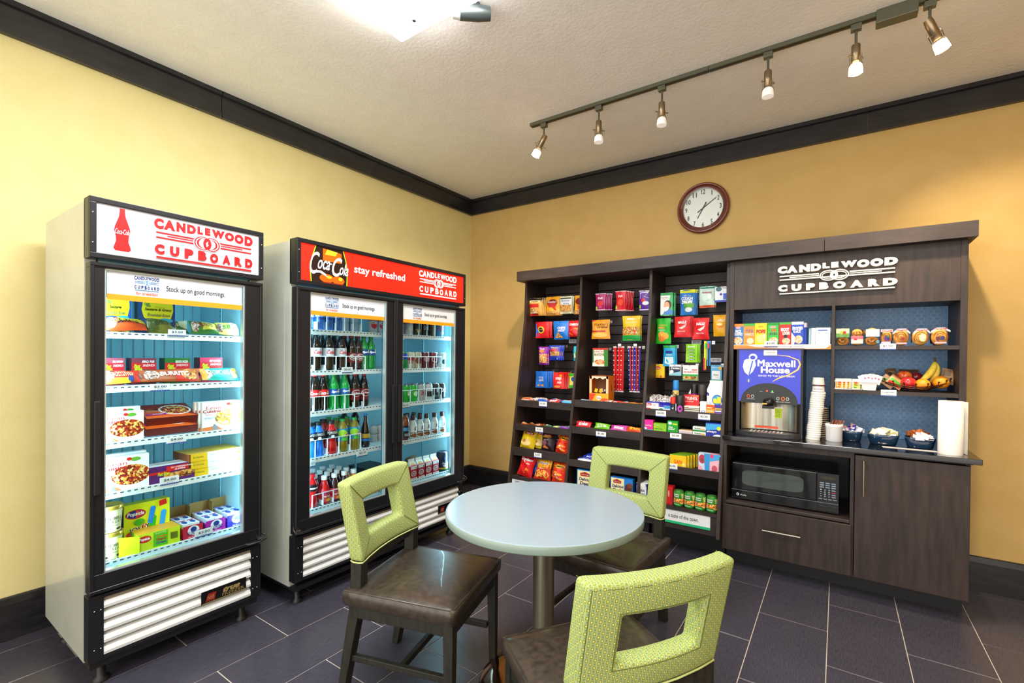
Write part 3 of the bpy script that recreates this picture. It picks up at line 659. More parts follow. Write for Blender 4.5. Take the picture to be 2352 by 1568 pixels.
m=MB(); m.lathe([(.265,0),(.268,.006),(.262,.014),(.20,.018),(.07,.024),(.05,.03)],mat('8a6a58',.12,1),64,(TCX,TCY)); put('base_plate',m,r,world=True)
def fabric():
    m,nt,b,N,L=nodes('green_patterned_upholstery')
    uv=N('ShaderNodeUVMap'); sp=N('ShaderNodeSeparateXYZ'); L(uv.outputs[0],sp.inputs[0])
    def mth(op,a,b_=None):
        n=N('ShaderNodeMath',operation=op)
        for i,t in enumerate((a,b_)):
            if t is None: continue
            if isinstance(t,(int,float)): n.inputs[i].default_value=t
            else: L(t,n.inputs[i])
        return n.outputs[0]
    def cell(ox,oy,pit):
        px=mth('SUBTRACT',mth('FRACT',mth('DIVIDE',mth('ADD',sp.outputs[0],ox),pit)),.5); py=mth('SUBTRACT',mth('FRACT',mth('DIVIDE',mth('ADD',sp.outputs[1],oy),pit)),.5)
        return mth('MAXIMUM',mth('ABSOLUTE',px),mth('ABSOLUTE',py)),px,py
    pit=.0205; sq=[]; dots=[]; core=[]
    for ox,oy in ((5,5),(5+pit/2,5+pit/2)):
        d,px,py=cell(ox,oy,pit); sq.append(mth('MULTIPLY',mth('LESS_THAN',d,.20),mth('GREATER_THAN',d,.09))); core.append(mth('LESS_THAN',d,.09))
        d2,a,b2=cell(ox+pit/2,oy,pit); dots.append(mth('LESS_THAN',d2,.07))
    S1=mth('MAXIMUM',*sq); D1=mth('MAXIMUM',*dots); C1=mth('MAXIMUM',*core)
    def mix(f,a,b_):
        n=N('ShaderNodeMix',data_type='RGBA'); L(f,n.inputs[0]); 
        for i,t in ((6,a),(7,b_)):
            if isinstance(t,str): n.inputs[i].default_value=lin(t)
            else: L(t,n.inputs[i])
        return n.outputs[2]
    # faint vertical weave stripes
    st=mth('LESS_THAN',mth('ABSOLUTE',mth('SUBTRACT',mth('FRACT',mth('DIVIDE',mth('ADD',sp.outputs[0],5),pit/2)),.5)),.12)
    c=mix(st,'9fb06e','b0c08a'); c=mix(D1,c,'6f8270'); c=mix(S1,c,'8f9a2a'); c=mix(C1,c,'e2e6a0')
    L(c,b.inputs['Base Color']); b.inputs['Roughness'].default_value=.85; b.inputs['Specular IOR Level'].default_value=.2
    n2=N('ShaderNodeTexNoise'); n2.inputs['Scale'].default_value=900; bp=N('ShaderNodeBump'); bp.inputs['Strength'].default_value=.25; bp.inputs['Distance'].default_value=.001; L(n2.outputs[0],bp.inputs['Height']); L(bp.outputs[0],b.inputs['Normal'])
    return m
FAB=fabric(); LEA=noise_mat('brown_leather','2f2820','453a2f',nscale=9,rough=.30,bump=.12,bscale=300,spec=.6,coat=.15); CW=noise_mat('dark_chair_wood','191a14','2a281f',scale=(6,6,1),nscale=12,rough=.5); PIPE=mat('c8d28a',.7)
def box_uv(me):
    uv=me.uv_layers.new(name='UVMap')
    for p in me.polygons:
        n=p.normal; ax=max(range(3),key=lambda i:abs(n[i])*(1.0 if i!=2 else 1.0))
        for li in p.loop_indices:
            c=me.vertices[me.loops[li].vertex_index].co
            uv.data[li].uv=((c.y,c.z) if ax==0 else (c.x,c.z) if ax==1 else (c.x,c.y))
def back_y(z): return .083+(.151-.083)*(z-.562)/(.865-.562)
def make_chair():
    r=bpy.data.objects.new('dining_chair',None); COL.objects.link(r); P=lambda n,m,**k: put(n,m,r,**k)
    # upholstered back: square frame with a window, bowed and leaning
    xs=[-.217,-.18,-.15,-.119,-.08,-.04,0,.04,.08,.119,.15,.18,.217]; zs=[.562,.60,.643,.685,.73,.775,.82,.865]; th=.064
    def pt(x,z,f):
        bow=.030*(x/.217)**2; e=0
        return (x,back_y(z)-bow-(th if f else 0),z)
    idx={};V=[];Fc=[]
    def gi(i,j,f):
        k=(i,j,f)
        if k not in idx: idx[k]=len(V); V.append(pt(xs[i],zs[j],f))
        return idx[k]
    inside=lambda i,j: 0<=i<len(xs)-1 and 0<=j<len(zs)-1 and not (3<=i<9 and 2<=j<5)
    for i in range(len(xs)-1):
        for j in range(len(zs)-1):
            if not inside(i,j): continue
            Fc.append((gi(i,j,1),gi(i+1,j,1),gi(i+1,j+1,1),gi(i,j+1,1))); Fc.append((gi(i,j,0),gi(i,j+1,0),gi(i+1,j+1,0),gi(i+1,j,0)))
            for (di,dj,a,b) in ((-1,0,(i,j),(i,j+1)),(1,0,(i+1,j+1),(i+1,j)),(0,-1,(i+1,j),(i,j)),(0,1,(i,j+1),(i+1,j+1))):
                if not inside(i+di,j+dj): Fc.append((gi(*a,1),gi(*b,1),gi(*b,0),gi(*a,0)))
    me=bpy.data.meshes.new('backrest'); me.from_pydata(V,[],Fc); me.materials.append(FAB)
    bm=bmesh.new(); bm.from_mesh(me); bmesh.ops.recalc_face_normals(bm,faces=bm.faces)
    es=[e for e in bm.edges if len(e.link_faces)==2 and e.calc_face_angle(0)>.9]
    bmesh.ops.bevel(bm,geom=es,offset=.015,segments=4,affect='EDGES',profile=.5,clamp_overlap=True)
    for f in bm.faces: f.smooth=True
    bm.to_mesh(me); bm.free(); box_uv(me)
    b=put('backrest',me,r)
    # seams and lower piping
    def bow(x,z,f,o=0): 
        p=pt(x,z,f); return (p[0],p[1]+(-o if f else o),p[2])
    m=MB(); pts=[bow(x,.560,1,-.004) for x in (-.21,-.15,-.07,0,.07,.15,.21)]+[bow(.217,.560,1,-.02),bow(.217,.560,0,-.02)]+[bow(x,.560,0,-.004) for x in (.21,.15,.07,0,-.07,-.15,-.21)]+[bow(-.217,.56,0,-.02),bow(-.217,.56,1,-.02)]
    m.tube(pts+[pts[0]],.0032,PIPE,6,cap=False); put('piping',m,b)
    m=MB(); SE=mat('5d6a30',.8)
    for sx in (-1,1):
        for (a,c) in (((.215,.863),(.122,.778)),((.215,.564),(.122,.64))):
            m.tube([bow(sx*(a[0]+(c[0]-a[0])*t),a[1]+(c[1]-a[1])*t,1,.0008) for t in (.04,.3,.6,.94)],.0012,SE,5)
    q=[bow(-.205,.572,0,-.001),bow(-.205,.852,0,-.001)]+[bow(x,.852,0,-.001) for x in (-.15,-.08,0,.08,.15)]+[bow(.205,.852,0,-.001),bow(.205,.572,0,-.001)]
    m.tube(q,.0014,SE,5)
    q=[bow(-.131,.632,0,-.0005),bow(-.131,.787,0,-.0005)]+[bow(x,.787,0,-.0005) for x in (-.06,0,.06)]+[bow(.131,.787,0,-.0005),bow(.131,.632,0,-.0005)]+[bow(x,.632,0,-.0005) for x in (.06,0,-.06)]
    m.tube(q+[q[0]],.0014,SE,5,cap=False); put('seam',m,b)
    # seat cushion
    nx,ny=14,14; x0,x1,y0,y1=-.234,.234,-.409,.062; zt=.466; zb=.395; V=[];Fc=[]
    def top(i,j):
        u,v=i/nx,j/ny; cut=.03*max(0,1-abs(u-.5)*0)*0
        x=x0+(x1-x0)*u; y=y0+(y1-y0)*v; d=.020*(math.sin(PI*u)**.5)*(math.sin(PI*v)**.5); return (x,y,zt-.012+d)
    for j in range(ny+1):
        for i in range(nx+1): V.append(top(i,j))
    Fc=[(j*(nx+1)+i,j*(nx+1)+i+1,(j+1)*(nx+1)+i+1,(j+1)*(nx+1)+i) for j in range(ny) for i in range(nx)]
    rim=[(i,0) for i in range(nx)]+[(nx,j) for j in range(ny)]+[(nx-i,ny) for i in range(nx)]+[(0,ny-j) for j in range(ny)]
    base=len(V)
    for (dz,ex) in ((-.012,.006),(-.055,.004),(-.068,-.004)):
        for i,j in rim:
            x,y,z=top(i,j); V.append((x+(ex if x>0 else -ex)*(1 if i in(0,nx) else 0),y+(ex if y>-.17 else -ex)*(1 if j in (0,ny) else 0),zt+dz-.006))
    R=len(rim)
    for k in range(R):
        a=rim[k][1]*(nx+1)+rim[k][0]; b2=rim[(k+1)%R][1]*(nx+1)+rim[(k+1)%R][0]
        Fc.append((b2,a,base+k,base+(k+1)%R))
        for q in range(2): Fc.append((base+q*R+(k+1)%R,base+q*R+k,base+(q+1)*R+k,base+(q+1)*R+(k+1)%R))
    me=bpy.data.meshes.new('seat'); me.from_pydata(V,[],Fc); me.materials.append(LEA)
    bm=bmesh.new(); bm.from_mesh(me); bmesh.ops.recalc_face_normals(bm,faces=bm.faces); 
    for f in bm.faces: f.smooth=True
    bm.to_mesh(me); bm.free(); s=put('seat',me,r)
    m=MB(); q=[(x0+.004,y0+.002,zt-.014),(x1-.004,y0+.002,zt-.014),(x1-.002,y0+.03,zt-.014),(x1-.002,y1,zt-.014)]
    loopz=[(x0,y1,zt-.013),(x0,y0+.01,zt-.013),(x0+.01,y0,zt-.013),(x1-.01,y0,zt-.013),(x1,y0+.01,zt-.013),(x1,y1,zt-.013)]
    m.tube(loopz,.0028,LEA,6); put('seat_piping',m,s)
    # frame
    def apr(a,b_,c,d): m=MB(); m.box(a,b_,c,d,.345,.398,CW); P('apron',m,bev=.003)
    apr(-.205,.205,-.400,-.378); apr(-.18,.18,.02,.045); apr(-.222,-.200,-.378,.03); apr(.200,.222,-.378,.03)
    for sx in (-1,1):
        m=MB(); xo=.229*sx; xi=.189*sx; X0,X1=min(xo,xi),max(xo,xi)
        V=[]; 
        def taper(levels):
            V=[];Fs=[]
            for (xa,xb,ya,yb,z) in levels: V+=[(xa,ya,z),(xb,ya,z),(xb,yb,z),(xa,yb,z)]
            for k in range(len(levels)-1):
                for e in range(4): Fs.append((k*4+e,k*4+(e+1)%4,(k+1)*4+(e+1)%4,(k+1)*4+e))
            Fs+=[(3,2,1,0),tuple(len(V)-4+e for e in range(4))]; return V,Fs
        t=.010
        a,b_=(X0,X1-t) if sx<0 else (X0+t,X1)
        V,Fs=taper([(a,b_,-.405,-.375,0),(X0,X1,-.405,-.365,.36),(X0,X1,-.405,-.365,.40)]); m.add(V,Fs,CW); P('leg',m,bev=.003)
        R0,R1=(-.214,-.170) if sx<0 else (.170,.214); m=MB(); V,Fs=taper([(R0,R1,.085,.115,0),(R0,R1,.045,.085,.2),(R0,R1,.012,.058,.36),(R0,R1,.002,.050,.47),(R0,R1,.000,.050,.562)]); m.add(V,Fs,CW); P('leg',m,bev=.003)
        m=MB(); m.box(min(.18*sx,.20*sx),max(.18*sx,.20*sx),-.37,.06,.155,.18,CW); P('stretcher',m,bev=.003)
    m=MB(); m.box(-.19,.19,-.175,-.155,.155,.18,CW); P('stretcher',m,bev=.003)
    m=MB(); m.box(-.172,.172,.022,.060,.525,.562,CW); P('back_rail',m,bev=.003)
    return r
CH=[((1.680,-2.471),105.9,'green-backed dining chair left of the table with its glossy leather seat fully seen'),((2.338,-1.491),-2.9,'green-backed dining chair behind the table, in front of the snack shelves'),((2.847,-2.647),235.0,'nearest green-backed dining chair, seen from behind at the lower right')]
c0=make_chair()
for i,((x,y),a,l) in enumerate(CH):
    c=c0 if i==0 else copy_tree(c0); c.location=(x,y,0); c.rotation_euler=(0,0,math.radians(a)); tag(c,l,'chair','dining chairs round the table')
# ---------------- packaged goods: shared helpers ----------------
def BX(name,lab,cat,side,val,pos,d,base,els=(),grp=None,fl=None,side_c=None,top=None,**k):
    h=pos[2]-(fl if fl is not None else pos[1])
    return place(box_mesh(name,pos[3],h,d,base,els,side_c,top=top),name,side,val,pos,d,fl,lab,cat,grp,**k)
_sd=[0]
def BG(name,lab,cat,side,val,pos,t,base,els=(),grp=None,fl=None,crimp=None,behind=0,step=(.006,.014),blab=None,**k):
    _sd[0]+=1; h=pos[2]-(fl if fl is not None else pos[1])
    me=bag_mesh(name,pos[3],h,t,base,els,crimp,_sd[0]); o=place(me,name,side,val,pos,t,fl,lab,cat,grp,**k)
    for i in range(behind):
        q=o.copy(); COL.objects.link(q); dx,dy=step[0]*(i+1),step[1]*(i+1)
        q.location=(o.location.x+(dx if side=='y' else -dy),o.location.y+(dy if side=='y' else dx),o.location.z+random.uniform(-.002,.002))
        q.rotation_euler.z+=random.uniform(-.06,.06)
        sb=blab or ' '.join(lab.rstrip(',').split()[:10]).rstrip(',')
        q['label']=sb+', '+(['rear bag'] if behind==1 else ['second bag','third bag','fourth bag','fifth bag','sixth bag'])[i]
        q['group']='stack of '+' '.join(lab.split()[:5])
    return o
def FLAT(name,lab,cat,side,val,pos,base,els=(),grp=None,fl=None,dep=.045,th=.016,**k):
    """a packet lying flat: its long side runs along the shelf and its print faces up and forward"""
    _sd[0]+=1; me=bag_mesh(name,pos[3],dep,th,base,els,None,_sd[0])
    z=(fl if fl is not None else pos[1])+th*.3
    if side=='x': loc=(val,pos[0],z); r=PI/2
    else: loc=(pos[0],val,z); r=0
    o=bpy.data.objects.new(name,me); COL.objects.link(o); o.location=loc; o.rotation_euler=(-PI/2+k.get('up',.45),0,r+k.get('rz',0)); 
    return tag(o,lab,cat,grp)
_P={}
def bottle(kind,lab,x,y,z,r_,h,body,cap,lcol=None,els=(),lz=(.35,.62),grp=None,rz=PI/2,shape='soda',clear=True,lid2=None,cat='bottle'):
    key=(kind,round(r_,3),round(h,3))
    if key in _P:
        o=copy_tree(_P[key]); o.location=(x,y,z); tag(o,lab,cat,grp); return o
    t=bpy.data.objects.new(kind,None); COL.objects.link(t); t.location=(x,y,z); t.rotation_euler=(0,0,rz); t.empty_display_size=.02; tag(t,lab,cat,grp)
    R=r_;SH={'soda':[(.75,0),(.95,.02),(1,.06),(.97,.18),(.93,.30),(1,.36),(1,.60),(.97,.66),(.72,.78),(.42,.89),(.40,.94)],
     'water':[(.85,0),(1,.03),(.93,.12),(1,.2),(.93,.28),(1,.36),(1,.58),(.96,.66),(.8,.76),(.42,.87),(.40,.93)],
     'sport':[(.9,0),(1,.03),(1,.25),(.84,.36),(.84,.42),(1,.5),(1,.70),(.85,.76),(.6,.83),(.55,.86),(.55,.9)],
     'tea':[(.9,0),(1,.03),(1,.3),(.95,.5),(1,.62),(.97,.72),(.75,.83),(.45,.90),(.43,.94)],
     'juice':[(.92,0),(1,.04),(1,.42),(.96,.50),(.85,.62),(.6,.76),(.5,.80),(.5,.85)],
     'shake':[(.9,0),(1,.04),(1,.25),(.92,.34),(1,.44),(1,.58),(.8,.70),(.55,.76),(.55,.8)],
     'glass':[(.9,0),(1,.03),(1,.45),(.9,.58),(.5,.75),(.42,.82),(.42,.95)]}[shape]
    def rf(v):
        for (a,b),(c,d) in zip(SH,SH[1:]):
            if b<=v<=d: return R*(a+(c-a)*(v-b)/(d-b+1e-9))
        return R
    m=MB(); m.lathe([(R*a,h*b) for a,b in SH],body,18); put('body',m,t)
    cz=SH[-1][1]; cr=SH[-1][0]*R*1.12
    m=MB(); m.lathe([(cr,h*cz),(cr,h*.995),(cr*.9,h)],cap,16); put('cap',m,t)
    if lcol:
        m=MB(); n=6; a0=-PI/2; prof=[(rf(lz[0]+(lz[1]-lz[0])*i/n)+.0006,h*(lz[0]+(lz[1]-lz[0])*i/n)) for i in range(n+1)]
        m.lathe(prof,lcol,24,cap=False)
        cyl_art(m,els,R,h*(lz[1]-lz[0]),h*lz[0],rf=lambda v:rf(lz[0]+(lz[1]-lz[0])*v)+.0012)
        put('label_band',m,t)
    _P[key]=t; return t
def can(kind,lab,x,y,z,r_,h,col,els=(),grp=None,rz=PI/2,top=None,cat='can'):
    key=(kind,)
    if key in _P:
        o=copy_tree(_P[key]); o.location=(x,y,z); tag(o,lab,cat,grp); return o
    t=bpy.data.objects.new(kind,None); COL.objects.link(t); t.location=(x,y,z); t.rotation_euler=(0,0,rz); t.empty_display_size=.02; tag(t,lab,cat,grp)
    m=MB(); m.lathe([(r_*.82,0),(r_,.008),(r_,h-.012),(r_*.86,h-.002)],col,20); cyl_art(m,els,r_,h-.02,.008); put('body',m,t)
    m=MB(); m.lathe([(r_*.86,h-.003),(r_*.86,h),(r_*.80,h),(r_*.78,h-.004),(.0001,h-.004)],top or CHROME,20); put('lid',m,t)
    _P[key]=t; return t
def divider_rack(lab,x,y0,y1,z,h,n):
    r=root('bottle_organizer',(x,(y0+y1)/2,z),lab,'organizer','white bottle organizers in the cooler')
    m=MB(); m.tube([(x,y0,z+h),(x,y1,z+h)],.0024,WIREW,8); put('top_rail',m,r,world=True)
    for i in range(n+1):
        yy=y0+(y1-y0)*i/n; m=MB(); m.box(x-.002,x+.002,yy-.0025,yy+.0025,z,z+h,WIREW); m.box(x-.04,x-.002,yy-.0006,yy+.0006,z,z+h*.4,WIREW); put('partition',m,r,world=True)
    return r
# ---------------- freezer contents (front plane of the boxes about x=0.69) ----------------
Z1,Z2,Z3,Z4,Z5=1.462,1.230,.990,.775,.482
Wb='ffffff'
bowl=lambda bg,t:[('r',0,0,1,1,bg),('p',[(.12,1),(.93,1),(.95,.75),(.88,.5),(.72,.36),(.5,.31),(.3,.36),(.14,.52),(.08,.75)],'f6e01c'),('e',.36,.39,.30,.10,'174a9c'),('e',.74,.44,.2,.07,'2aa8d8'),('e',.62,.14,.42,.17,'eggs'),('t','Great',.22,.93,.14,.08,'2a7a4a',.03),('t','Value',.25,.87,.13,.06,'2a7a4a',.03)]+t+[('t','ready in 3 minutes',.56,.85,.30,.035,'c06a20',.0)]
BX('frozen_meal_box','yellow and blue sausage breakfast bowl box, cut off by the left door frame','box','x',.66,(-3.138,1.469,1.612,0.102),.04,'174a9c',bowl('1c4fb0',[('t','Sausage',.46,.74,.40,.12,'101010',.04,.25),('t','Breakfast Bowl',.46,.59,.66,.10,'203060',.0,.25)]),fl=Z1)
BX('frozen_meal_box','yellow and navy sausage and gravy breakfast bowl box on the top freezer shelf','box','x',.66,(-2.991,1.477,1.609,0.140),.05,'0f3a6a',bowl('123f78',[('t','Sausage & Gravy',.53,.76,.74,.11,'101010',.04,.25),('t','Breakfast Bowl',.54,.60,.62,.10,'203060',.0,.25)]),fl=Z1,side_c='1a2a3a')
def bur(lab,pos,base,txt,tc,z,val=.69,rz=0,dep=.07,extra=()):
    FLAT('frozen_burrito',lab,'burrito','x',val,pos,base,[('e',.15,.5,.13,.4,'bean')]+list(extra)+[('t',txt,.55,.55,.52,.36,tc,.03,.1)],fl=z,dep=dep,th=.034,rz=rz,up=.95,grp=None)
bur('orange and yellow wrapped burrito at the left of the top freezer shelf',(-3.111,1.455,1.493,0.148),'e8501a','BURRITO','101010',Z1,extra=[('r',.3,.5,1,1,'f4d020')],rz=-.05)
bur('brown and green wrapped burrito on the top shelf, left of the price tag',(-2.986,1.460,1.500,0.103),'7a7a2a','BURRITO','2a3a1a',Z1,extra=[('r',.0,.0,.4,1,'4a5a1c')])
bur('dark green wrapped burrito behind the top shelf price tag',(-2.899,1.464,1.506,0.075),'3f6a24','BURRITO','e8e0a0',Z1,val=.66,extra=[('r',.5,.3,1,1,'f0e8c0')])
bur('green wrapped burrito with a pale label, right of the top shelf price tag',(-2.804,1.459,1.494,0.118),'3a7a30','BURRITO','8a3a1a',Z1,extra=[('r',.4,.2,.95,.9,'e8d850')])
bur('yellow and white wrapped burrito at the right end of the top freezer shelf',(-2.697,1.461,1.495,0.103),'e8e060','BURRITO','3a8a3a',Z1,extra=[('r',.6,.1,1,.9,'f6f4e0')])
def sand(lab,pos,base,t1,hl='c81e2a',**k):
    BX('sandwich_box',lab,'box','x',.62,pos,.07,base,[('r',0,.56,1,.82,hl),('e',.60,.30,.34,.24,'bun'),('r',.30,.12,.92,.16,'7a3a18'),('t','Fast',.22,.70,.26,.13,'c8e020',.03,.3),('t','Bites',.26,.60,.30,.13,'c8e020',.03,.3),('t',t1,.66,.86,.5,.10,'ffffff',.02,.2),('t','SANDWICH',.68,.72,.48,.09,'ffffff',.02,.2)],fl=Z2,**k)
sand('pink and red chicken sandwich box at the left edge of the second freezer shelf',(-3.134,1.266,1.351,0.072),'b04a5a','BBQ CHICKEN')
sand('maroon rib sandwich box on the second freezer shelf',(-3.027,1.263,1.351,0.093),'8a3a4c','BBQ RIB',side_c='4a1c28')
sand('green breaded chicken sandwich box on the second freezer shelf',(-2.895,1.254,1.351,0.103),'2a7a2c','BREADED CHICKEN',side_c='123f18')
sand('red and pink sandwich box at the right of the second freezer shelf',(-2.748,1.262,1.354,0.104),'d8305a','SPICY CHICKEN',side_c='5a1c2c')
bur('red and yellow wrapped chimichanga at the left of the second freezer shelf',(-3.123,1.232,1.272,0.130),'c83018','CHIMICHANGA','f4e8b0',Z2,extra=[('r',.1,0,.7,.28,'f0c828'),('e',.72,.2,.08,.18,'1c3f8c')],rz=-.04)
bur('dark green wrapped chimichanga behind the other wrapped snacks',(-2.995,1.251,1.295,0.150),'1f3f2a','CHIMICHANGA','d8e8a0',Z2,val=.64)
bur('brown and red wrapped burrito in the middle of the second freezer shelf',(-2.937,1.225,1.270,0.242),'a04a1c','BURRITO','fff8e0',Z2,extra=[('r',.55,0,.9,.5,'c82818'),('e',.8,.5,.14,.4,'bun')])
bur('teal wrapped chimichanga at the right of the second freezer shelf',(-2.732,1.229,1.280,0.175),'18988c','CHIMICHANGA','ffffff',Z2,extra=[('r',0,0,.14,1,'e89020'),('e',.9,.5,.1,.4,'bun')],rz=.08)
def lean(bg='f4f6f6',dish='pasta',l1='Lean',l2='Cuisine',sub='favorites',tx=.28,sz=1,veg='6aa82c'):
    return [('r',0,0,1,1,bg),('e',.64,.40,.44,.36,'ffffff'),('e',.66,.43,.37,.30,dish),('e',.74,.88,.10,.06,veg),('e',.62,.90,.05,.05,'d02818'),('p',[(0,0),(.5,0),(.34,.16),(0,.12)],'e07a40'),('p',[(.22,.02),(.40,.02),(.30,.22),(.26,.22)],'8a8a90'),('t',l1,tx,.80,.34*sz,.11*sz,'d8402a',.0),('t',l2,tx-.04,.68,.42*sz,.11*sz,'b8281c',.03),('t',sub,tx-.06,.57,.26,.07,'e06a50',.0),('t','with meat sauce',.16,.44,.24,.05,'4a7a8a',.0)]
BX('frozen_dinner_box','white pasta dinner box at the back left of the third freezer shelf','box','x',.645,(-3.121,0.989,1.134,0.145),.04,'eef2f2',lean(tx=.3,veg='4a9a2c'),fl=Z3)
BX('frozen_dinner_box','white lasagna dinner box at the front left of the third freezer shelf','box','x',.695,(-3.135,0.982,1.118,0.169),.035,'eef2f2',lean(tx=.42),fl=Z3)
red=[('r',0,0,1,1,'7a1c10'),('p',[(0,0),(1,0),(.6,.5),(0,.62)],'d85a18'),('e',.66,.52,.32,.36,'ffffff'),('e',.66,.52,.28,.32,'pasta'),('t','Lean',.27,.88,.22,.12,'e83a20',.0),('t','Cuisine',.24,.74,.36,.12,'e83a20',.03),('t','Comfort',.16,.60,.2,.08,'f4c040',.0,.2),('t','Chicken Parmesan',.22,.48,.26,.07,'f8e8d0',.0),('r',.03,.2,.42,.3,'c020a0'),('t','PROTEIN',.26,.25,.2,.06,'ffffff',.02)]
for k,(lab,dz,dx,up) in enumerate([('dark red dinner box lying under another on the third freezer shelf',0,-.01,0),('dark red chicken dinner box lying on top with its print tipped to the front',.038,.0,.0)]):
    pos=(-2.928,0.987,1.090,0.195); me=box_mesh('frozen_dinner_box',pos[3]+.01,.165,.036,'6a1a12',red,side='8a2a18')
    o=bpy.data.objects.new('frozen_dinner_box',me); COL.objects.link(o); o.location=(.685-.02*k,pos[0]+dx,Z3+.022+dz+.006*k); o.rotation_euler=(-PI/2+.30+(.0 if k==0 else 0),0,PI/2+.0); tag(o,lab,'box')
for k,lab in enumerate(['front white enchilada dinner box standing at the right of the third freezer shelf','white dinner box standing right behind the front enchilada box','third white dinner box at the back of the upright enchilada row']):
    BX('frozen_dinner_box',lab,'box','x',.69-.022*k,(-2.720,0.981,1.133,0.194),.02,'eef2f2',lean(dish='eggs',tx=.26)+[('t','Chicken Enchilada',.2,.47,.28,.05,'6aa0b0',.0)],fl=Z3,side_c='c8b8a8',dx=-.008*k)
BX('frozen_dinner_box','white spaghetti dinner box filling the left of the fourth freezer shelf','box','x',.695,(-3.125,0.756,0.923,0.188),.04,'eef2f2',lean(tx=.40,sz=1.05),fl=Z4)
BX('frozen_dinner_box','second white dinner box just behind the spaghetti dinner box','box','x',.65,(-3.118,0.762,0.930,0.181),.03,'eef2f2',lean(tx=.40),fl=Z4)
BX('slider_box','purple cheeseburger slider box in the middle of the fourth freezer shelf','box','x',.69,(-2.938,0.759,0.853,0.180),.09,'5a1c6a',[('r',.36,.62,1,.92,'d8201c'),('r',0,.52,.45,.66,'d8201c'),('e',.52,.34,.22,.20,'bun'),('e',.78,.38,.22,.20,'bun'),('r',.3,.24,.98,.30,'5a2a10'),('t','Fast Bites',.30,.52,.26,.2,'c8e020',.03,.3),('t','2pk CHEESEBURGER',.70,.82,.5,.10,'ffffff',.02,.2),('t','SLIDERS',.66,.70,.24,.09,'ffffff',.02,.2)],fl=Z4,top='e8ecf0')
pos=(-2.752,0.744,0.887,0.244)
for k,lab in enumerate(['bottom yellow and white enchilada box of the stack of three','middle yellow and white enchilada box of the stack of three','top yellow and white enchilada box of the stack of three']):
    me=box_mesh('enchilada_box',pos[3],.037,.16,'f4f0e4',[('r',.0,0,.04,1,'8a4a20'),('r',.04,0,.34,1,'f0c010'),('t','El Charrito',.18,.5,.18,.2,'5a7a20',.02),('t','QUESO ENCHILADA DINNER',.58,.6,.36,.16,'8a7a70',.0),('e',.92,.5,.08,.4,'eggs')],side='8a4a20',top='c8a030')
    o=bpy.data.objects.new('enchilada_box',me); COL.objects.link(o); o.location=(.61,pos[0]+.006*(1-k),Z4+.0375*k); o.rotation_euler=(0,0,PI/2+.04*(k-1)); tag(o,lab,'box','stack of three enchilada boxes')
# bottom shelf
def tub(lab,pos,x,z,h,R=.048):
    t=root('ice_cream_tub',(x,pos[0],z),lab,'tub','ice cream tubs in the freezer',rz=PI/2)
    m=MB(); m.lathe([(R*.82,0),(R*.97,h*.86)],'f0e2a8',24); S=None
    cyl_art(m,[('t','BLUE BELL',.5,.62,.62,.13,'4a4030',.02),('t','ICE CREAM',.5,.46,.62,.13,'4a4030',.02),('t','Rocky Road',.5,.30,.34,.08,'3a2418',.01),('e',.72,.14,.09,.05,'3a2018'),('e',.34,.13,.05,.05,'3a2018')],R,h*.86,rf=lambda v:R*(.82+.15*v)+.0006); put('carton',m,t)
    m=MB(); m.lathe([(R,h*.84),(R*1.05,h*.86),(R*1.05,h*.985),(R*1.0,h),(R*.93,h),(R*.92,h*.97),(.0001,h*.97)],mat('d8b048',.25,.7),24); put('lid',m,t)
p=(-3.159,0.465,0.579,0.086); tub('lower gold-lidded ice cream tub of the stacked pair at the left',p,.648,Z5,.115)
tub('upper gold-lidded ice cream tub of the stacked pair at the left',p,.648,Z5+.116,.115)
tub('gold-lidded ice cream tub standing behind the stacked pair',(p[0]-.03,),.54,Z5+.0,.2,.05)
pop=[('r',0,0,1,1,'e8f018'),('e',.25,.76,.22,.11,'d83020'),('e',.25,.76,.20,.09,'1c2f9c'),('p',[(.25,.67),(.43,.72),(.44,.80),(.25,.85)],'d83020'),('t','Popsicle',.25,.76,.36,.11,'ffffff',.03,.1),('p',[(.52,.2),(.66,.2),(.70,.62),(.56,.64)],'20b828'),('e',.61,.62,.07,.06,'20b828'),('e',.61,.62,.045,.04,'e03a60'),('e',.61,.62,.02,.02,'2060e0'),('p',[(.50,.5),(.56,.84),(.68,.82),(.60,.46)],'1c8ae8'),('e',.62,.83,.06,.05,'1c8ae8'),('p',[(.74,.25),(.80,.7),(.92,.68),(.86,.25)],'2aa0f0'),('e',.86,.69,.06,.05,'2aa0f0'),('e',.32,.56,.12,.08,'48b020'),('e',.16,.30,.12,.08,'e02018'),('e',.42,.46,.06,.05,'f07818'),('p',[(.76,.84),(.93,.87),(.91,1.0),(.75,.97)],'e02018'),('t','JOLLY',.33,.40,.46,.15,'ffffff',.06,.0,.15),('t','JOLLY',.33,.40,.45,.14,'101010',.02,.0,.15),('t','rancher',.38,.27,.50,.11,'ffffff',.04,.0,.12)]
BX('ice_pop_box','tall yellow box of fruit ice pops standing on the freezer floor shelf','box','x',.60,(-3.007,0.453,0.678,0.175),.05,'d8e010',pop,fl=Z5,side_c='3a3c10',rz=.0)
pos=(-2.990,0.471,0.560,0.160)
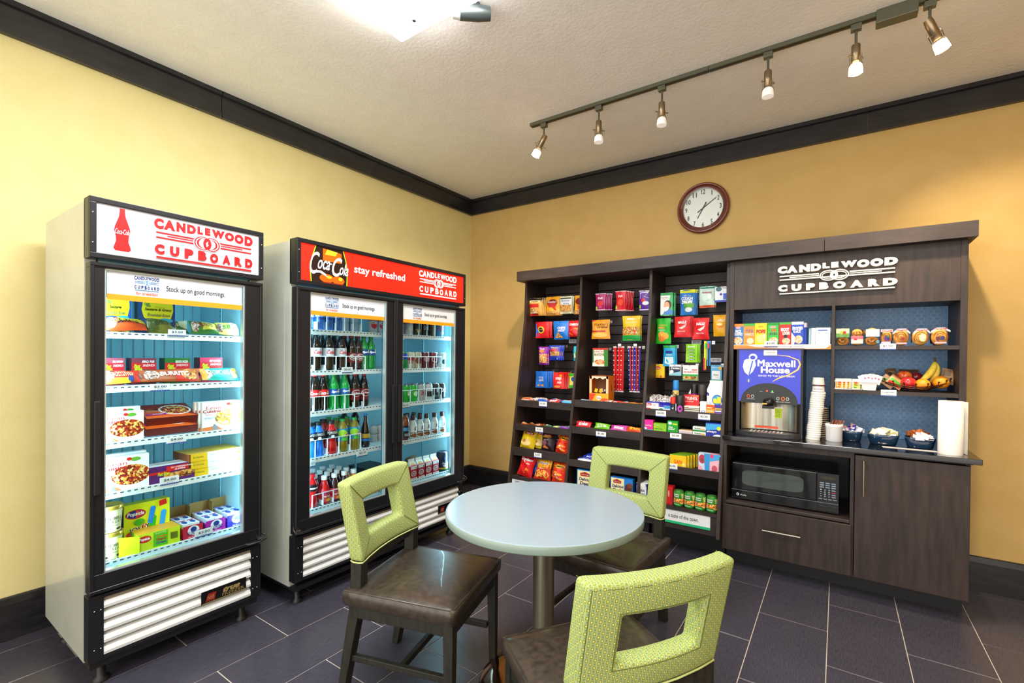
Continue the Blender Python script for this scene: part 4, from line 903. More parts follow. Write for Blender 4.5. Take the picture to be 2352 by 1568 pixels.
BX('ice_pop_box','yellow-green sugar free ice pop box lying with its flap open','box','x',.70,pos,.11,'d4ec20',[('r',.36,.1,.70,.95,'58c820'),('e',.16,.68,.15,.2,'d83020'),('t','Popsicle',.16,.68,.24,.2,'ffffff',.04),('t','SUGAR FREE',.53,.88,.26,.1,'e8f8a0',.01),('t','Orange',.54,.66,.24,.17,'f07818',.05),('t','Cherry',.54,.48,.24,.17,'c01828',.05),('t','Grape',.54,.30,.24,.17,'5a2a9c',.05)]+[('r',.76+.016*i,.34,.768+.016*i+.004*(i%2),.74,'101010') for i in range(11)],fl=Z5,top='e8a828',rz=-.04)
m=MB(); m.add([(0,0,0),(0,.07,.0),(0,.07,.075),(0,0,.085),(.002,0,0),(.002,.07,0),(.002,.07,.075),(.002,0,.085)],[(0,1,2,3),(7,6,5,4),(0,4,5,1),(1,5,6,2),(2,6,7,3),(3,7,4,0)],'dfe81c')
tag(put('carton_flap',m,loc=(.69,pos[0]-pos[3]/2-.066,Z5+.001),rot=(-.0,0,-.25)),'loose open yellow carton flap left of the sugar free ice pop box','flap')
for k,(c,u0,v0,u1,v1,nm) in enumerate([('c81e3c',421,1218,466,1240,'red'),('b020a0',470,1203,516,1222,'magenta'),('3a2ad0',520,1192,566,1210,'blue violet')]):
    pass
def tray(lab,c,pos,nm):
    y=pos[0]; w_=pos[3]; D=.20
    t=root('ice_cream_bar_carton',(.60,y,Z5),lab,'carton'); x1=.70; x0=x1-D; KB=mat('8a6a34',.8)
    m=MB(); m.box(x1-.003,x1,y-w_/2,y+w_/2,Z5,Z5+.062,c); sw=w_
    art(m,[('e',.52,.62,.30,.36,'f0f2f8'),('e',.52,.70,.16,.2,'1c3a8c'),('t','KLONDIKE',.52,.42,.62,.26,'1c2f7a',.05),('t','The Original',.5,.12,.5,.12,'ffffff',.01)],lambda u,v,o:(x1+o,y-w_/2+u*w_,Z5+v*.062),w_/.062); put('front_panel',m,t,world=True)
    m=MB(); m.box(x0,x1-.003,y-w_/2,y-w_/2+.002,Z5,Z5+.05,c); m.box(x0,x1-.003,y+w_/2-.002,y+w_/2,Z5,Z5+.05,KB); m.box(x0,x0+.002,y-w_/2,y+w_/2,Z5,Z5+.115,KB); m.box(x0,x0+.06,y+w_/2-.002,y+w_/2,Z5+.05,Z5+.115,KB); m.box(x0,x1-.003,y-w_/2+.002,y+w_/2-.002,Z5,Z5+.002,KB); put('tray',m,t,world=True)
    for i in range(2):
        for j in range(2):
            me=MB(); a=x0+.02+.085*i; b=y-w_/2+.006+(w_-.012)/2*j; w2=(w_-.016)/2
            me.box(a,a+.08,b,b+w2,Z5+.004,Z5+.068,'e6ecf6'); art(me,[('e',.5,.55,.3,.28,'2a4a9c'),('r',.1,.1,.9,.24,c)],lambda u,v,o:(a+.08*v,b+w2*u,Z5+.068+o),1)
            o=put('ice_cream_bar',me,bev=0); tag(o,'silver-white wrapped ice cream bar, %s in the %s carton'%([['rear left','rear right'],['front left','front right']][i][j],nm),'ice cream bar','ice cream bars in the %s carton'%nm)
tray('red fronted carton tray of ice cream bars','c81e3c',(-2.857,0.472,0.535,0.083),'red')
tray('magenta fronted carton tray of ice cream bars','a81c9c',(-2.757,0.479,0.527,0.087),'magenta')
tray('blue violet fronted carton tray of ice cream bars, rightmost','3a2ad0',(-2.658,0.476,0.521,0.093),'blue violet')
for lab,pos,t in [('$3.00 price tag on the top freezer shelf',(-2.930,1.454,1.485,0.071),'$3.00'),('$3.00 price tag hanging below the second freezer shelf',(-2.996,1.201,1.235,0.076),'$3.00'),('$4.00 price tag on the third freezer shelf edge',(-2.931,0.952,0.985,0.078),'$4.00'),('$4.00 price tag in front of the purple slider box',(-2.958,0.766,0.803,0.075),'$4.00'),('$3.00 price tag on the freezer floor shelf',(-2.816,0.480,0.516,0.078),'$3.00')]:
    price(lab,'x',.712,pos,t)
# ---------------- drinks cooler contents ----------------
A,Bz,Cz,Dz,Ez=1.517,1.279,1.042,.775,.482
XS=.73
def Y(u,v,x=XS): return None
liq=lambda c,r=.12: mat(c,r,0,0,.6,.3)
wt=glassmat('blue_water_bottle_plastic',(.35,.62,.92,1),.35,.08)
WB=[(-2.215,1.562,1.565,0.003)[0],(-2.161,1.566,1.568,0.003)[0],(-2.105,1.569,1.572,0.003)[0],(-2.050,1.573,1.575,0.003)[0],(-1.981,1.577,1.580,0.003)[0]]
ords=['first','second','third','fourth','fifth']
for i,y in enumerate(WB):
    for k in range(3):
        bottle('water_bottle' if i<3 else 'clear_water_bottle','%s bottled water %s from the left on the top shelf%s'%('blue-labelled' if i<3 else 'clear',ords[i],['',', second row',', third row'][k]),.725-.068*k,y,A,.029,.185,liq('2a78d0') if i<3 else liq('8fb8d8'),'e8f4fa',('1c50b8' if i<3 else 'a8c8e0'),[('r',0,.3,1,.7,'e8f2fa'),('t','WATER',.5,.5,.5,.3,'1c50b8',.03)],grp=None,shape='water')
divider_rack('white wire organizer around the water bottles on the top left shelf',.757,WB[0]-.035,WB[4]+.035,A,.125,5)
for k,(dx,dz) in enumerate([(0,0),(.07,0),(0,0)][:2]):
    can('holiday_soda_can',['red and silver soda can at the right end of the top left shelf','second red and silver soda can, half hidden by the door frame'][k],.70,(-1.818,1.588,1.591,0.004)[0]+dx,A,.033,.125,'b8c4cc',[('r',0,.72,1,1,'c01820'),('e',.4,.42,.22,.2,'d82028'),('t','Coke',.45,.6,.4,.2,'ffffff',.02,.3)])
def row(ys,*a,n=2,lab=None,**k):
    for i,y in enumerate(ys):
        for j in range(n): 
            bottle(a[0],lab%(['left','right','third'][i] if len(ys)<4 else ords[i])+['',', rear one',', third one back'][j],.725-.072*j,y,*a[1:],**k)
ys=[(-2.239,1.407,1.409,0.003)[0],(-2.157,1.408,1.411,0.003)[0],(-2.071,1.410,1.413,0.003)[0]]
row(ys,'diet_cola_bottle',Bz,.033,.225,liq('120a08'),'f0f2f4','c8ccd2',[('t','diet',.3,.82,.2,.16,'202020',.0,.3),('t','Coke',.48,.5,.56,.44,'d81820',.02,.3)],lz=(.38,.60),lab='white capped diet cola bottle, %s of three on the second shelf')
ys=[(-1.996,1.411,1.414,0.003)[0],(-1.948,1.412,1.415,0.003)[0]]
row(ys,'pepper_soda_bottle',Bz,.031,.215,liq('180808'),'8a1420','6a101c',[('e',.45,.55,.3,.34,'f0f0f0'),('e',.45,.55,.27,.3,'7a1020'),('t','Dr',.38,.66,.16,.2,'ffffff',.02),('t','Pepper',.46,.46,.44,.22,'ffffff',.02)],lz=(.22,.50),lab='dark red labelled pepper soda bottle, %s of the pair on the second shelf')
ys=[(-1.905,1.413,1.416,0.003)[0],(-1.850,1.414,1.417,0.003)[0]]
row(ys,'lemon_lime_bottle',Bz,.031,.215,liq('0c8a38'),'0a7a30','0c6a5a',[('r',0,.1,1,.9,'123f8c'),('t','Sprite',.5,.5,.6,.4,'ffffff',.04,.2),('e',.7,.78,.1,.12,'e8e020')],lz=(.42,.62),n=2,lab='green lemon lime soda bottle, %s of the pair on the second shelf')
ys=[(-2.248,1.151,1.154,0.003)[0],(-2.193,1.148,1.150,0.003)[0]]
row(ys,'cola_bottle',Cz,.033,.215,liq('1a0c0a'),'e01818','e01818',[('t','Coca-Cola',.5,.5,.8,.5,'ffffff',.02,.3)],lz=(.40,.58),lab='red labelled cola bottle, %s of the pair on the third shelf')
ys=[(-2.123,1.144,1.146,0.003)[0],(-2.047,1.139,1.142,0.003)[0]]
row(ys,'lemon_lime_soda_bottle',Cz,.033,.215,liq('0c9a40'),'0a8a50','109a6a',[('r',0,.12,1,.88,'1c5ab0'),('t','Sprite',.5,.5,.6,.4,'ffffff',.04,.2),('e',.7,.78,.1,.12,'e8e020')],lz=(.40,.60),lab='green lemon lime soda bottle, %s of the pair on the third shelf')
ys=[(-1.972,1.148,1.151,0.003)[0],(-1.902,1.145,1.147,0.003)[0]]
row(ys,'pepper_cola_bottle',Cz,.032,.21,liq('180808'),'a81420','7a0c18',[('e',.45,.6,.34,.3,'f0f0f0'),('e',.45,.6,.31,.26,'7a0c18'),('t','Dr Pepper',.45,.6,.5,.2,'ffffff',.02)],lz=(.22,.56),lab='dark red labelled pepper soda bottle, %s of the pair on the third shelf')
divider_rack('white organizer along the second shelf bottles',.762,-2.34,-1.92,Bz,.085,6)
divider_rack('white organizer along the third shelf bottles',.762,-2.34,-1.93,Cz,.085,6)
ys=[(-2.222,0.892,0.894,0.003)[0]]
for j,y in enumerate([ys[0]-.05,ys[0]]): bottle('blue_sports_drink',['blue sports drink bottle cut off by the door frame','blue sports drink bottle at the left of the fourth shelf'][j],.725,y,Dz,.035,.20,liq('1c7ae8'),'14161c','14181c',[('t','POWERADE',.5,.7,.8,.3,'ffffff',.02),('e',.4,.3,.1,.15,'e8f0f8')],lz=(.46,.72),shape='sport')
ys=[(-2.136,0.880,0.882,0.003)[0]]
for j in range(2): bottle('red_sports_drink','red sports drink bottle on the fourth shelf'+['',', behind the front one'][j],.725-.08*j,ys[0],Dz,.035,.20,liq('c8141c'),'14161c','14181c',[('t','POWERADE',.5,.7,.8,.3,'ffffff',.02),('e',.4,.3,.1,.15,'e8f0f8')],lz=(.46,.72),shape='sport')
ys=[(-2.058,0.869,0.872,0.003)[0],(-1.973,0.857,0.860,0.003)[0]]
row(ys,'green_tea_bottle',Dz,.033,.20,liq('8a7a18'),'18b050','2a9ad0',[('e',.3,.6,.3,.3,'a8e040'),('e',.65,.45,.22,.18,'f0d828'),('e',.65,.45,.17,.12,'b81828'),('t','Lipton',.65,.45,.26,.12,'ffffff',.02),('e',.45,.14,.2,.12,'58d018')],lz=(.34,.72),shape='tea',n=3,lab='green capped iced tea bottle, %s of the pair on the fourth shelf')
bottle('dark_glass_bottle','dark glass bottle with a bright blue cap on the fourth shelf',.725,(-1.887,0.845,0.848,0.003)[0],Dz,.027,.215,liq('2a140c'),'1c78e0','14120e',[('r',0,.55,1,.9,'c8a030'),('r',0,.3,1,.48,'2a78d0')],lz=(.08,.45),shape='glass')
bottle('dark_tall_bottle','dark bottle with a navy cap at the back of the fourth shelf',.60,(-1.875,0.947,0.950,0.003)[0],Dz,.03,.235,liq('1c1c30'),'1c2a5a','141420',[],lz=(.2,.5),shape='tea')
bottle('dark_tall_bottle','left one of two navy capped dark bottles at the back, fourth shelf',.60,(-1.958,0.956,0.959,0.003)[0],Dz,.03,.235,liq('1c1c30'),'1c2a5a')
divider_rack('white organizer along the fourth shelf bottles',.762,-2.34,-1.95,Dz,.10,5)
yc=(-1.739,0.816,0.819,0.004)[0]
for k in range(4): can('small_food_can',['lower left small white can of the stack on the fourth shelf','lower right small white can of the stack on the fourth shelf','upper left small white can of the stack on the fourth shelf','upper right small white can of the stack on the fourth shelf'][k],.62,yc+.058*(k%2),Dz+.056*(k//2),.028,.055,'c8d0d0',[('p',[(.4,.2),(.7,.2),(.65,.8)],'d02018')],grp='stack of small cans')
# floor of the left side
juice=liq('8a1024'); 
def jb(kind,lab,x,y,c,**k): bottle(kind,lab,x,y,Ez,.031,.165,c,'f2f4f6','e85060',[('t',"Welch's",.5,.78,.6,.22,'1c2a6a',.03),('r',0,.35,.8,.62,'d01820'),('t','Fruit Punch',.5,.5,.5,.18,'ffffff',.02),('e',.6,.16,.2,.14,'f0b020')],lz=(.08,.48),shape='juice')
y0=(-2.177,0.492,0.495,0.003)[0]
jb('red_juice_bottle','red juice bottle with white cap and printed label, front of the cooler floor',.72,y0,liq('e01420'))
jb('red_juice_bottle','second red juice bottle, directly behind the labelled front one',.65,y0-.018,liq('e01420'))
cols={'grape_juice_bottle':'3a0c20','orange_juice_bottle':'d8781c'}
n=0
for j in range(4):
    for i in range(1,4):
        x=.72-.07*j; y=y0+.068*i-.004*j
        if i==3 and j==0: kind='orange_juice_bottle'
        else: kind='orange_juice_bottle' if i==3 and j<2 else 'grape_juice_bottle'
        n+=1; jb(kind,'white capped %s juice bottle, %s from left, %s row, cooler floor'%('dark' if 'grape' in kind else 'orange',['second','third','fourth'][i-1],['front','second','third','back'][j]),x,y,liq(cols[kind]))
jb('grape_juice_bottle','dark juice bottle behind the two red juice bottles',.58,y0-.02,liq('3a0c20')); jb('grape_juice_bottle','dark juice bottle in the far left back corner of the cooler floor',.51,y0-.02,0)
bottle('red_sports_bottle','red sports bottle cut off by the left frame on the cooler floor',.72,(-2.250,0.511,0.513,0.003)[0]-.012,Ez,.036,.19,liq('e01018'),'d81418','12141a',[('r',0,.3,1,.5,'f0f0f0')],lz=(.50,.72),shape='sport')
divider_rack('white organizer along the cooler floor juice bottles',.760,y0-.10,y0+.24,Ez,.075,5)
p=(-1.689,0.548,0.649,0.161); m=MB(); m.prism([(.45,.60),(.66,.60),(.68,.68),(.40,.68)][::1],'y',p[0]-.02,p[0]+.17,BLK2); m.v=[(x-.1,y,z-.118+.0) for x,y,z in m.v]; tag(put('black_bin',m),'black plastic bin at the right on the left cooler floor','bin')
for lab,pos,t in [('price tag on the second shelf of the left cooler door',(-2.065,1.263,1.298,0.077),'$2.00'),('$2.75 price tag hanging below the fourth shelf of the left cooler door',(-1.952,0.730,0.768,0.079),'$2.75'),('price tag half hidden by the left frame under the fourth cooler shelf',(-2.289,0.728,0.763,0.032),'$2.75'),('price tag at the left of the third shelf behind the right cooler door',(-1.599,1.005,1.039,0.071),'$1.00'),('price tag at the left under the fourth shelf behind the right cooler door',(-1.641,0.751,0.784,0.058),'$2.00')]:
    price(lab,'x',.781,pos,t,'' if pos[3]<.08 else 'this item')
# right door: cans
def cans(z,us,v,kinds,rows,r_,h,shelf):
    for i,(u_,(kn,ds,c,els)) in enumerate(zip(us,kinds)):
        y=CY[(u_,v)]
        for j in range(rows):
            can(kn,'%s, %s from the left, %s shelf, right door%s'%(ds,['first','second','third','fourth','fifth','sixth'][i],shelf,['',', second row',', third row'][j]),.735-.07*j,y,z,r_,h,c,els)
CY={}
for u_ in (912,938,958,974,991,1009): CY[(u_,740)]=0
CY[(912,740)]=(-1.637,1.599,1.602,0.004)[0];CY[(938,740)]=(-1.534,1.605,1.608,0.004)[0];CY[(958,740)]=(-1.451,1.611,1.614,0.004)[0];CY[(974,740)]=(-1.382,1.615,1.618,0.004)[0];CY[(991,740)]=(-1.306,1.620,1.623,0.005)[0];CY[(1009,740)]=(-1.223,1.625,1.628,0.005)[0]
CY[(926,830)]=(-1.584,1.326,1.329,0.004)[0];CY[(941,830)]=(-1.519,1.326,1.329,0.004)[0];CY[(958,830)]=(-1.452,1.326,1.329,0.004)[0];CY[(975,830)]=(-1.375,1.325,1.328,0.004)[0];CY[(993,830)]=(-1.294,1.325,1.328,0.005)[0];CY[(1015,830)]=(-1.196,1.324,1.327,0.005)[0]
CY[(933,900)]=(-1.550,1.109,1.113,0.004)[0];CY[(948,900)]=(-1.488,1.106,1.109,0.004)[0];CY[(965,900)]=(-1.416,1.101,1.105,0.004)[0];CY[(984,900)]=(-1.337,1.097,1.100,0.004)[0];CY[(999,900)]=(-1.264,1.092,1.096,0.005)[0];CY[(1014,900)]=(-1.198,1.088,1.092,0.005)[0]
cn=lambda t,c,c2: [('r',0,.7,1,1,c2),('t',t,.5,.5,.3,.45,c,.02,.2)]
cans(A,(912,938,958,974,991,1009),740,[('red_cola_can','red cola can','c8141c',cn('Coke','ffffff','c8141c')),('santa_print_can','silver can with bear print','b8c0c4',[('r',0,.7,1,1,'c8141c'),('e',.45,.4,.2,.2,'f0f0f0'),('e',.4,.42,.03,.03,'101010')]),('dark_green_can','dark green striped can','14301c',[('p',[(.1,.3),(.6,.9),(.75,.9),(.25,.3)],'c8d8c0'),('t','zero',.4,.25,.4,.2,'e8a030',.02,.3)]),('black_cola_can','black cola can','16181c',[('t','Coca-Cola',.5,.5,.6,.3,'c8ccd0',.02,.5)]),('black_silver_can','black can with a silver band','1c1c20',[('r',.3,0,.6,1,'9a9a78')]),('fruity_cola_can','blue can with large red letters','2a90d8',[('e',.4,.8,.3,.12,'a8d020'),('t','COKE',.45,.52,.7,.3,'d81820',.05),('e',.5,.2,.2,.1,'f0d820')])],2,.031,.125,'top')
cans(Bz,(926,941,958,975,993,1015),830,[('green_blue_can','green and blue soda can','0a8a4a',[('r',0,.6,1,1,'1c40c0')]),('diet_pepper_can','silver and red soda can','b8b49c',[('e',.4,.62,.4,.12,'a01420'),('t','DIET',.4,.4,.4,.2,'a01420',.02)]),('tan_can','tan and dark soda can','a8a488',[('e',.4,.5,.3,.24,'6a1c1c')]),('maroon_can','maroon soda can','5a101c',[('e',.45,.6,.3,.2,'a87880')]),('maroon_silver_can','maroon can with silver logo','6a1424',[('e',.45,.6,.3,.24,'d8d0d4'),('e',.45,.6,.24,.18,'6a1424')]),('teal_can','white and teal soda can','b8dce4',[('e',.5,.4,.3,.2,'1c3a44')])],2,.033,.118,'second')
cans(Cz,(933,948,965,984,999,1014),900,[('green_soda_can','bright green soda can','18a028',cn('up','ffffff','18a028')),('light_green_soda_can','green can with white logo','20b030',[('e',.5,.5,.2,.2,'c8f0c8')]),('silver_zero_can','silver cola can','a8acac',[('t','zero',.5,.5,.4,.3,'b01820',.02)]),('silver_diet_can','silver and black cola can','c8cccc',[('r',.1,.2,.7,.6,'1c1c20')]),('black_blue_can','black energy drink can','101418',[('t','K',.5,.6,.3,.3,'c8d8e8',.03),('r',.1,.1,.6,.3,'4a5a68')]),('black_energy_can','black can with pale scribbles','0e1216',[('t','zz',.5,.6,.5,.3,'e0e8f0',.02)])],3,.032,.118,'third')
for z,h in ((A,.09),(Bz,.085),(Cz,.085)): divider_rack('white organizer along the cans, %s shelf of the right door'%{A:'top',Bz:'second',Cz:'third'}[z],.772,-1.70,-1.235,z,h,6)
sh=[(943,0),(957,0),(972,0),(994,0),(1013,0)]
SY=[(-1.486,0.870,0.873,0.004)[0],(-1.418,0.862,0.865,0.004)[0],(-1.352,0.854,0.857,0.004)[0],(-1.271,0.844,0.847,0.005)[0],(-1.186,0.834,0.838,0.005)[0]]
for i,y in enumerate(SY):
    for j in range(3 if i<3 else 1):
        bottle('protein_shake_bottle','brown capped protein shake bottle, %s from the left%s'%(ords[i],['',', second row',', third row'][j]),.735-.068*j,y,Dz,.028,.165,liq('c8d0d0',.3),'3a1410','e4eef0',[('t','K',.5,.70,.26,.34,'7a1838',.04,.2),('r',0,.34,1,.40,'3a1410'),('e',.5,.16,.5,.15,'8a4a28')],lz=(.05,.60),shape='shake')
bottle('iced_tea_bottle','amber iced tea bottle with a black cap, tilted label',.735,(-1.559,0.878,0.881,0.004)[0],Dz,.029,.185,liq('8a3a14'),'14141c','141420',[('t','PURE LEAF',.5,.3,.6,.2,'d8d8e0',.02,.4),('r',.1,.6,.5,.85,'4a9ad0')],lz=(.06,.55),shape='tea')
for i,(y,lab) in enumerate([((-1.495,0.526,0.529,0.004)[0],'leftmost'),((-1.423,0.511,0.514,0.004)[0],'second'),((-1.349,0.496,0.499,0.004)[0],'third'),((-1.276,0.481,0.484,0.005)[0],'rightmost')]):
    t=root('milk_carton',(.73,y,Ez),'red and white milk carton, %s of the four on the cooler floor'%lab,'milk carton','four milk cartons',rz=PI/2)
    w_=.060; m=MB(); m.box(-w_/2,w_/2,-w_/2,w_/2,0,.095,'b81c28'); art(m,[('r',0,.78,1,1,'f0f0f0'),('e',.45,.45,.42,.2,'f0e8e8'),('e',.45,.45,.36,.15,'8a1820'),('t','MILK',.46,.45,.56,.16,'ffffff',.05,.0,.25),('r',0,0,1,.14,'f4e8e8'),('t','reduced fat',.5,.07,.6,.08,'a02030',.0),('e',.8,.86,.10,.06,'2a6a20')],lambda u,v,o:(u*w_-w_/2,-w_/2-o,v*.095),w_/.095); put('body',m,t)
    m=MB(); h=w_/2; m.add([(-h,-h,.095),(h,-h,.095),(h,h,.095),(-h,h,.095),(-h,0,.125),(h,0,.125)],[(0,1,5,4),(2,3,4,5),(3,0,4),(1,2,5)],'f0f0f0'); art(m,[('e',.5,.4,.3,.3,'e8c040'),('r',0,0,1,.25,'d82838')],lambda u,v,o:(u*w_-h,-h+h*v-o,.095+.03*v+o),1); put('gable_top',m,t)
    m=MB(); m.box(-h,h,-.0015,.0015,.122,.145,'f4f4f4'); put('top_fin',m,t)
t=can('coffee_can','dark blue coffee can on the cooler floor at the right',.735,(-1.183,0.546,0.549,0.005)[0],Ez,.042,.15,'101a3c',[('t','Maxwell',.5,.42,.52,.14,'ffffff',.03),('t','House',.5,.28,.42,.14,'ffffff',.03),('e',.5,.72,.14,.14,'1c58c8'),('r',0,.10,1,.17,'e8a020'),('r',0,.03,1,.09,'2a7a40')])
# brown bag shape added for a blurred reflection in the right door's glass
me=bag_mesh('bag_reflection',.15,.15,.10,'5a4a30',[('r',.45,.1,.6,.6,'c8a020')],None,91); o=bpy.data.objects.new('bag_reflection',me); COL.objects.link(o); o.location=(.66,(-1.448,0.585,0.588,0.004)[0],Ez); o.rotation_euler=(.1,0,PI/2+.2); tag(o,'brown bag shape standing in for a blurred reflection in the cooler glass','bag')
# ---------------- snack bays: hanging packets ----------------
YH=-.27
def hook(pos,yy=None,lab=None,hl=.13):
    """chrome peg hook reaching out of the slat wall above a hanging packet"""
    x=pos[0]; z=pos[2]-.006; y=(yy if yy is not None else YH)-.022
    m=MB(); m.tube([(0,-.062-0,0),(0,y,0),(0,y-.008,.006)],.0022,CHROME,6); m.box(-.012,.012,-.0635,-.0615,-.012,.014,CHROME)
    o=put('peg_hook',m,loc=(x,0,z)); tag(o,lab,'hook'); return o
def HB(lab,pos,base,els,n=0,t=.032,crimp=None,yy=None,cat='snack bag',name='snack_bag',step=(.007,.016),rz=None,hk=True,blab=None):
    o=BG(name,lab,cat,'y',(yy or YH)-t/2,pos,t,base,els,crimp=crimp,behind=n,step=step,rz=random.uniform(-.08,.08) if rz is None else rz,blab=blab)
    if hk: hook(pos,yy,'chrome peg hook holding the '+' '.join(lab.split()[:8]),)
    return o
# bay 1 row 1
HB('tan snack bag with red label, leftmost hanging in the top row',(1.039,1.735,1.894,0.138),'c8963c',[('r',.05,.86,.95,1,'1c1410'),('r',.1,.74,.8,.86,'e8d8a0'),('r',.05,.45,.75,.66,'b81c18'),('r',.1,.24,.7,.45,'cookie'),('t','Keebler',.45,.80,.5,.08,'1c1410',.02),('t','CHIPS',.4,.18,.5,.09,'f0f0f0',.03),('r',.0,.0,.7,.12,'b01c18')],2,yy=-.32)
HB('yellow cookie bag with a dark red oval, second in the top left row',(1.181,1.737,1.902,0.143),'f0a81c',[('e',.5,.68,.38,.18,'7a1410'),('e',.5,.55,.3,.14,'c81c18'),('p',[(.3,.55),(.7,.55),(.8,.25),(.25,.25)],'d82818'),('t',"Grandma's",.5,.72,.66,.13,'f4e8d8',.02,.3),('r',.0,.02,1,.22,'cookie')],2)
HB('cream cookie bag with blue script, third in the top left row',(1.314,1.747,1.898,0.125),'e8e4b8',[('r',.08,.84,.92,.9,'1c1c30'),('r',.06,.5,.94,.82,'f4f6f8'),('t','Famous',.5,.74,.7,.14,'1c5aa8',.01,.3),('t','Amos',.6,.58,.5,.13,'1c5aa8',.01,.3),('r',.04,.12,.96,.48,'cookie')],1)
HB('yellow cookie bag partly hidden by the first divider, top left row',(1.457,1.737,1.896,0.120),'f0a81c',[('e',.45,.68,.38,.18,'7a1410'),('p',[(.3,.55),(.7,.55),(.8,.25),(.25,.25)],'d82818'),('r',.0,.02,1,.22,'cookie')],0)
# row 2
HB('red snack bag with a round yellow badge in the left bay',(1.075,1.538,1.683,0.147),'d81820',[('p',[(0,.9),(.3,.95),(.25,.1),(.05,.1)],'2a6ad8'),('e',.45,.5,.26,.22,'f0d040'),('e',.45,.5,.18,.15,'28304a'),('t','NUTTER',.45,.52,.3,.07,'f0d040',.02)],2)
HB('bright blue cookie bag in the second row of the left bay',(1.267,1.524,1.684,0.157),'1c78d8',[('t','CHIPS',.58,.62,.5,.13,'f4e8f0',.05,.1),('t','AHOY',.58,.47,.5,.13,'f4e8f0',.05,.1),('p',[(.1,.08),(.7,.08),(.35,.4)],'cookie')],1)
HB('red cheese cracker bag beside the first divider, second row',(1.399,1.545,1.683,0.118),'d8141c',[('t','CHEEZ-IT',.55,.76,.8,.14,'ffffff',.05),('p',[(.1,.2),(.4,.1),(.9,.25),(.95,.5),(.6,.56),(.3,.45)],'f4a81c')],1)
# row 3
HB('purple trail mix packet in the third row of the left bay',(1.087,1.300,1.460,0.091),'8a1ca8',[('r',.1,.1,.95,.6,'candy'),('e',.4,.75,.3,.08,'f08020'),('t','Trail',.4,.88,.5,.08,'ffffff',.02)],1)
HB('dark blue peanut packet in the third row of the left bay',(1.210,1.341,1.471,0.111),'1c40c8',[('r',.05,.3,.95,.6,'cookie'),('r',.1,.62,.8,.76,'c81c18'),('t','Peanuts',.5,.85,.6,.1,'f4d040',.02),('t','2',.75,.1,.1,.1,'ffffff',.02)],2)
HB('narrow cyan snack packet half hidden by the first divider',(1.439,1.340,1.463,0.091),'1cb8d8',[('r',.1,.2,.8,.5,'e8f4e0'),('e',.4,.5,.2,.2,'48b030')],0)
# row 4
HB('blue mini cookie bag, front of the fan in the fourth row',(1.071,1.093,1.238,0.129),'1c70d8',[('t','MINI',.5,.62,.4,.14,'e8e8f4',.05),('t','CHIPS',.5,.46,.44,.13,'e8e8f4',.05),('e',.3,.15,.12,.07,'cookie'),('e',.6,.15,.12,.07,'cookie')],4,t=.016)
HB('red snap cracker bag, front of the fan in the fourth row',(1.248,1.093,1.235,0.109),'e01c18',[('t','snap',.5,.6,.5,.2,'f8f0f0',.05,.2),('t','mix',.6,.4,.4,.16,'f8f0f0',.05,.2),('e',.7,.8,.12,.08,'f4a81c'),('e',.4,.12,.3,.07,'chips')],4,t=.016)
HB('green and yellow cracker bag beside the first divider, fourth row',(1.396,1.104,1.231,0.101),'48a828',[('r',.1,.2,.9,.8,'f4e050'),('e',.5,.6,.24,.16,'1c60c0'),('t','GOLD',.5,.3,.5,.12,'f4f4f4',.05)],1,t=.016)
# bay 2
HB('magenta fruit snack packet in the top row of the middle bay',(1.640,1.762,1.899,0.094),'b01c6a',[('t','fruit',.5,.72,.5,.14,'f4e8f0',.04,.2),('e',.5,.38,.3,.16,'f0484a'),('r',0,.06,.14,.22,'a0e020'),('t','mix',.5,.18,.3,.06,'f4c0d8',.01)],4,t=.008,crimp='e8d0e0')
HB('red fruit snack packet in the top row of the middle bay',(1.816,1.750,1.908,0.089),'d8182c',[('t','fruit',.5,.74,.5,.14,'f8d8e0',.04,.2),('e',.5,.42,.3,.16,'f05a3a'),('r',0,.1,.14,.26,'a0e020')],5,t=.008,crimp='f0c0c8')
HB('purple berry packet beside the second divider, top row',(2.015,1.744,1.898,0.091),'5a1c9a',[('p',[(.1,.9),(.9,.95),(.5,.7),(.9,.6),(.1,.6)],'e8e0f4'),('e',.4,.5,.2,.1,'d83040'),('e',.6,.35,.3,.1,'f0f0f8'),('r',0,.1,.14,.26,'a0e020')],2,t=.008,crimp='e0d8f0')
HB('gold caramel candy bag in the middle bay',(1.644,1.523,1.682,0.161),'f0a028',[('t',"Werther's",.52,.76,.82,.16,'1c1410',.02),('t','Original',.6,.60,.62,.15,'1c1410',.02),('r',0,.36,.8,.44,'b82818'),('e',.5,.2,.4,.12,'f8c860'),('p',[(0,.9),(.3,1),(0,1)],'c83018')],0)
HB('yellow and green gummy candy bag in the middle bay',(1.908,1.506,1.704,0.149),'f4c818',[('r',.28,.84,.68,.9,'f8e8d8'),('t','Gummi Bears',.5,.74,.66,.07,'f8f0b0',.01),('r',.02,.24,.98,.56,'candy'),('r',0,0,1,.22,'18a848')],1)
BX('tuna_pouch','green and white tuna pouch hanging in the third row','pouch','y',-.27,(1.639,1.296,1.448,0.137),.006,'f0f2ea',[('r',0,.9,1,1,'d83020'),('p',[(.78,0),(1,0),(1,.9),(.74,.9)],'2a8a2c'),('r',.0,.2,.08,.9,'2a7a2c'),('t','BUMBLE BEE',.42,.80,.62,.07,'c03020',.01),('r',.12,.58,.76,.70,'8a8a50'),('t','Tuna',.44,.64,.5,.09,'f0f0e0',.02),('e',.48,.24,.34,.13,'soup'),('e',.5,.26,.2,.08,'e8b890')])
hook((1.639,1.296,1.448,0.137),None,'chrome peg hook holding the green and white tuna pouch')
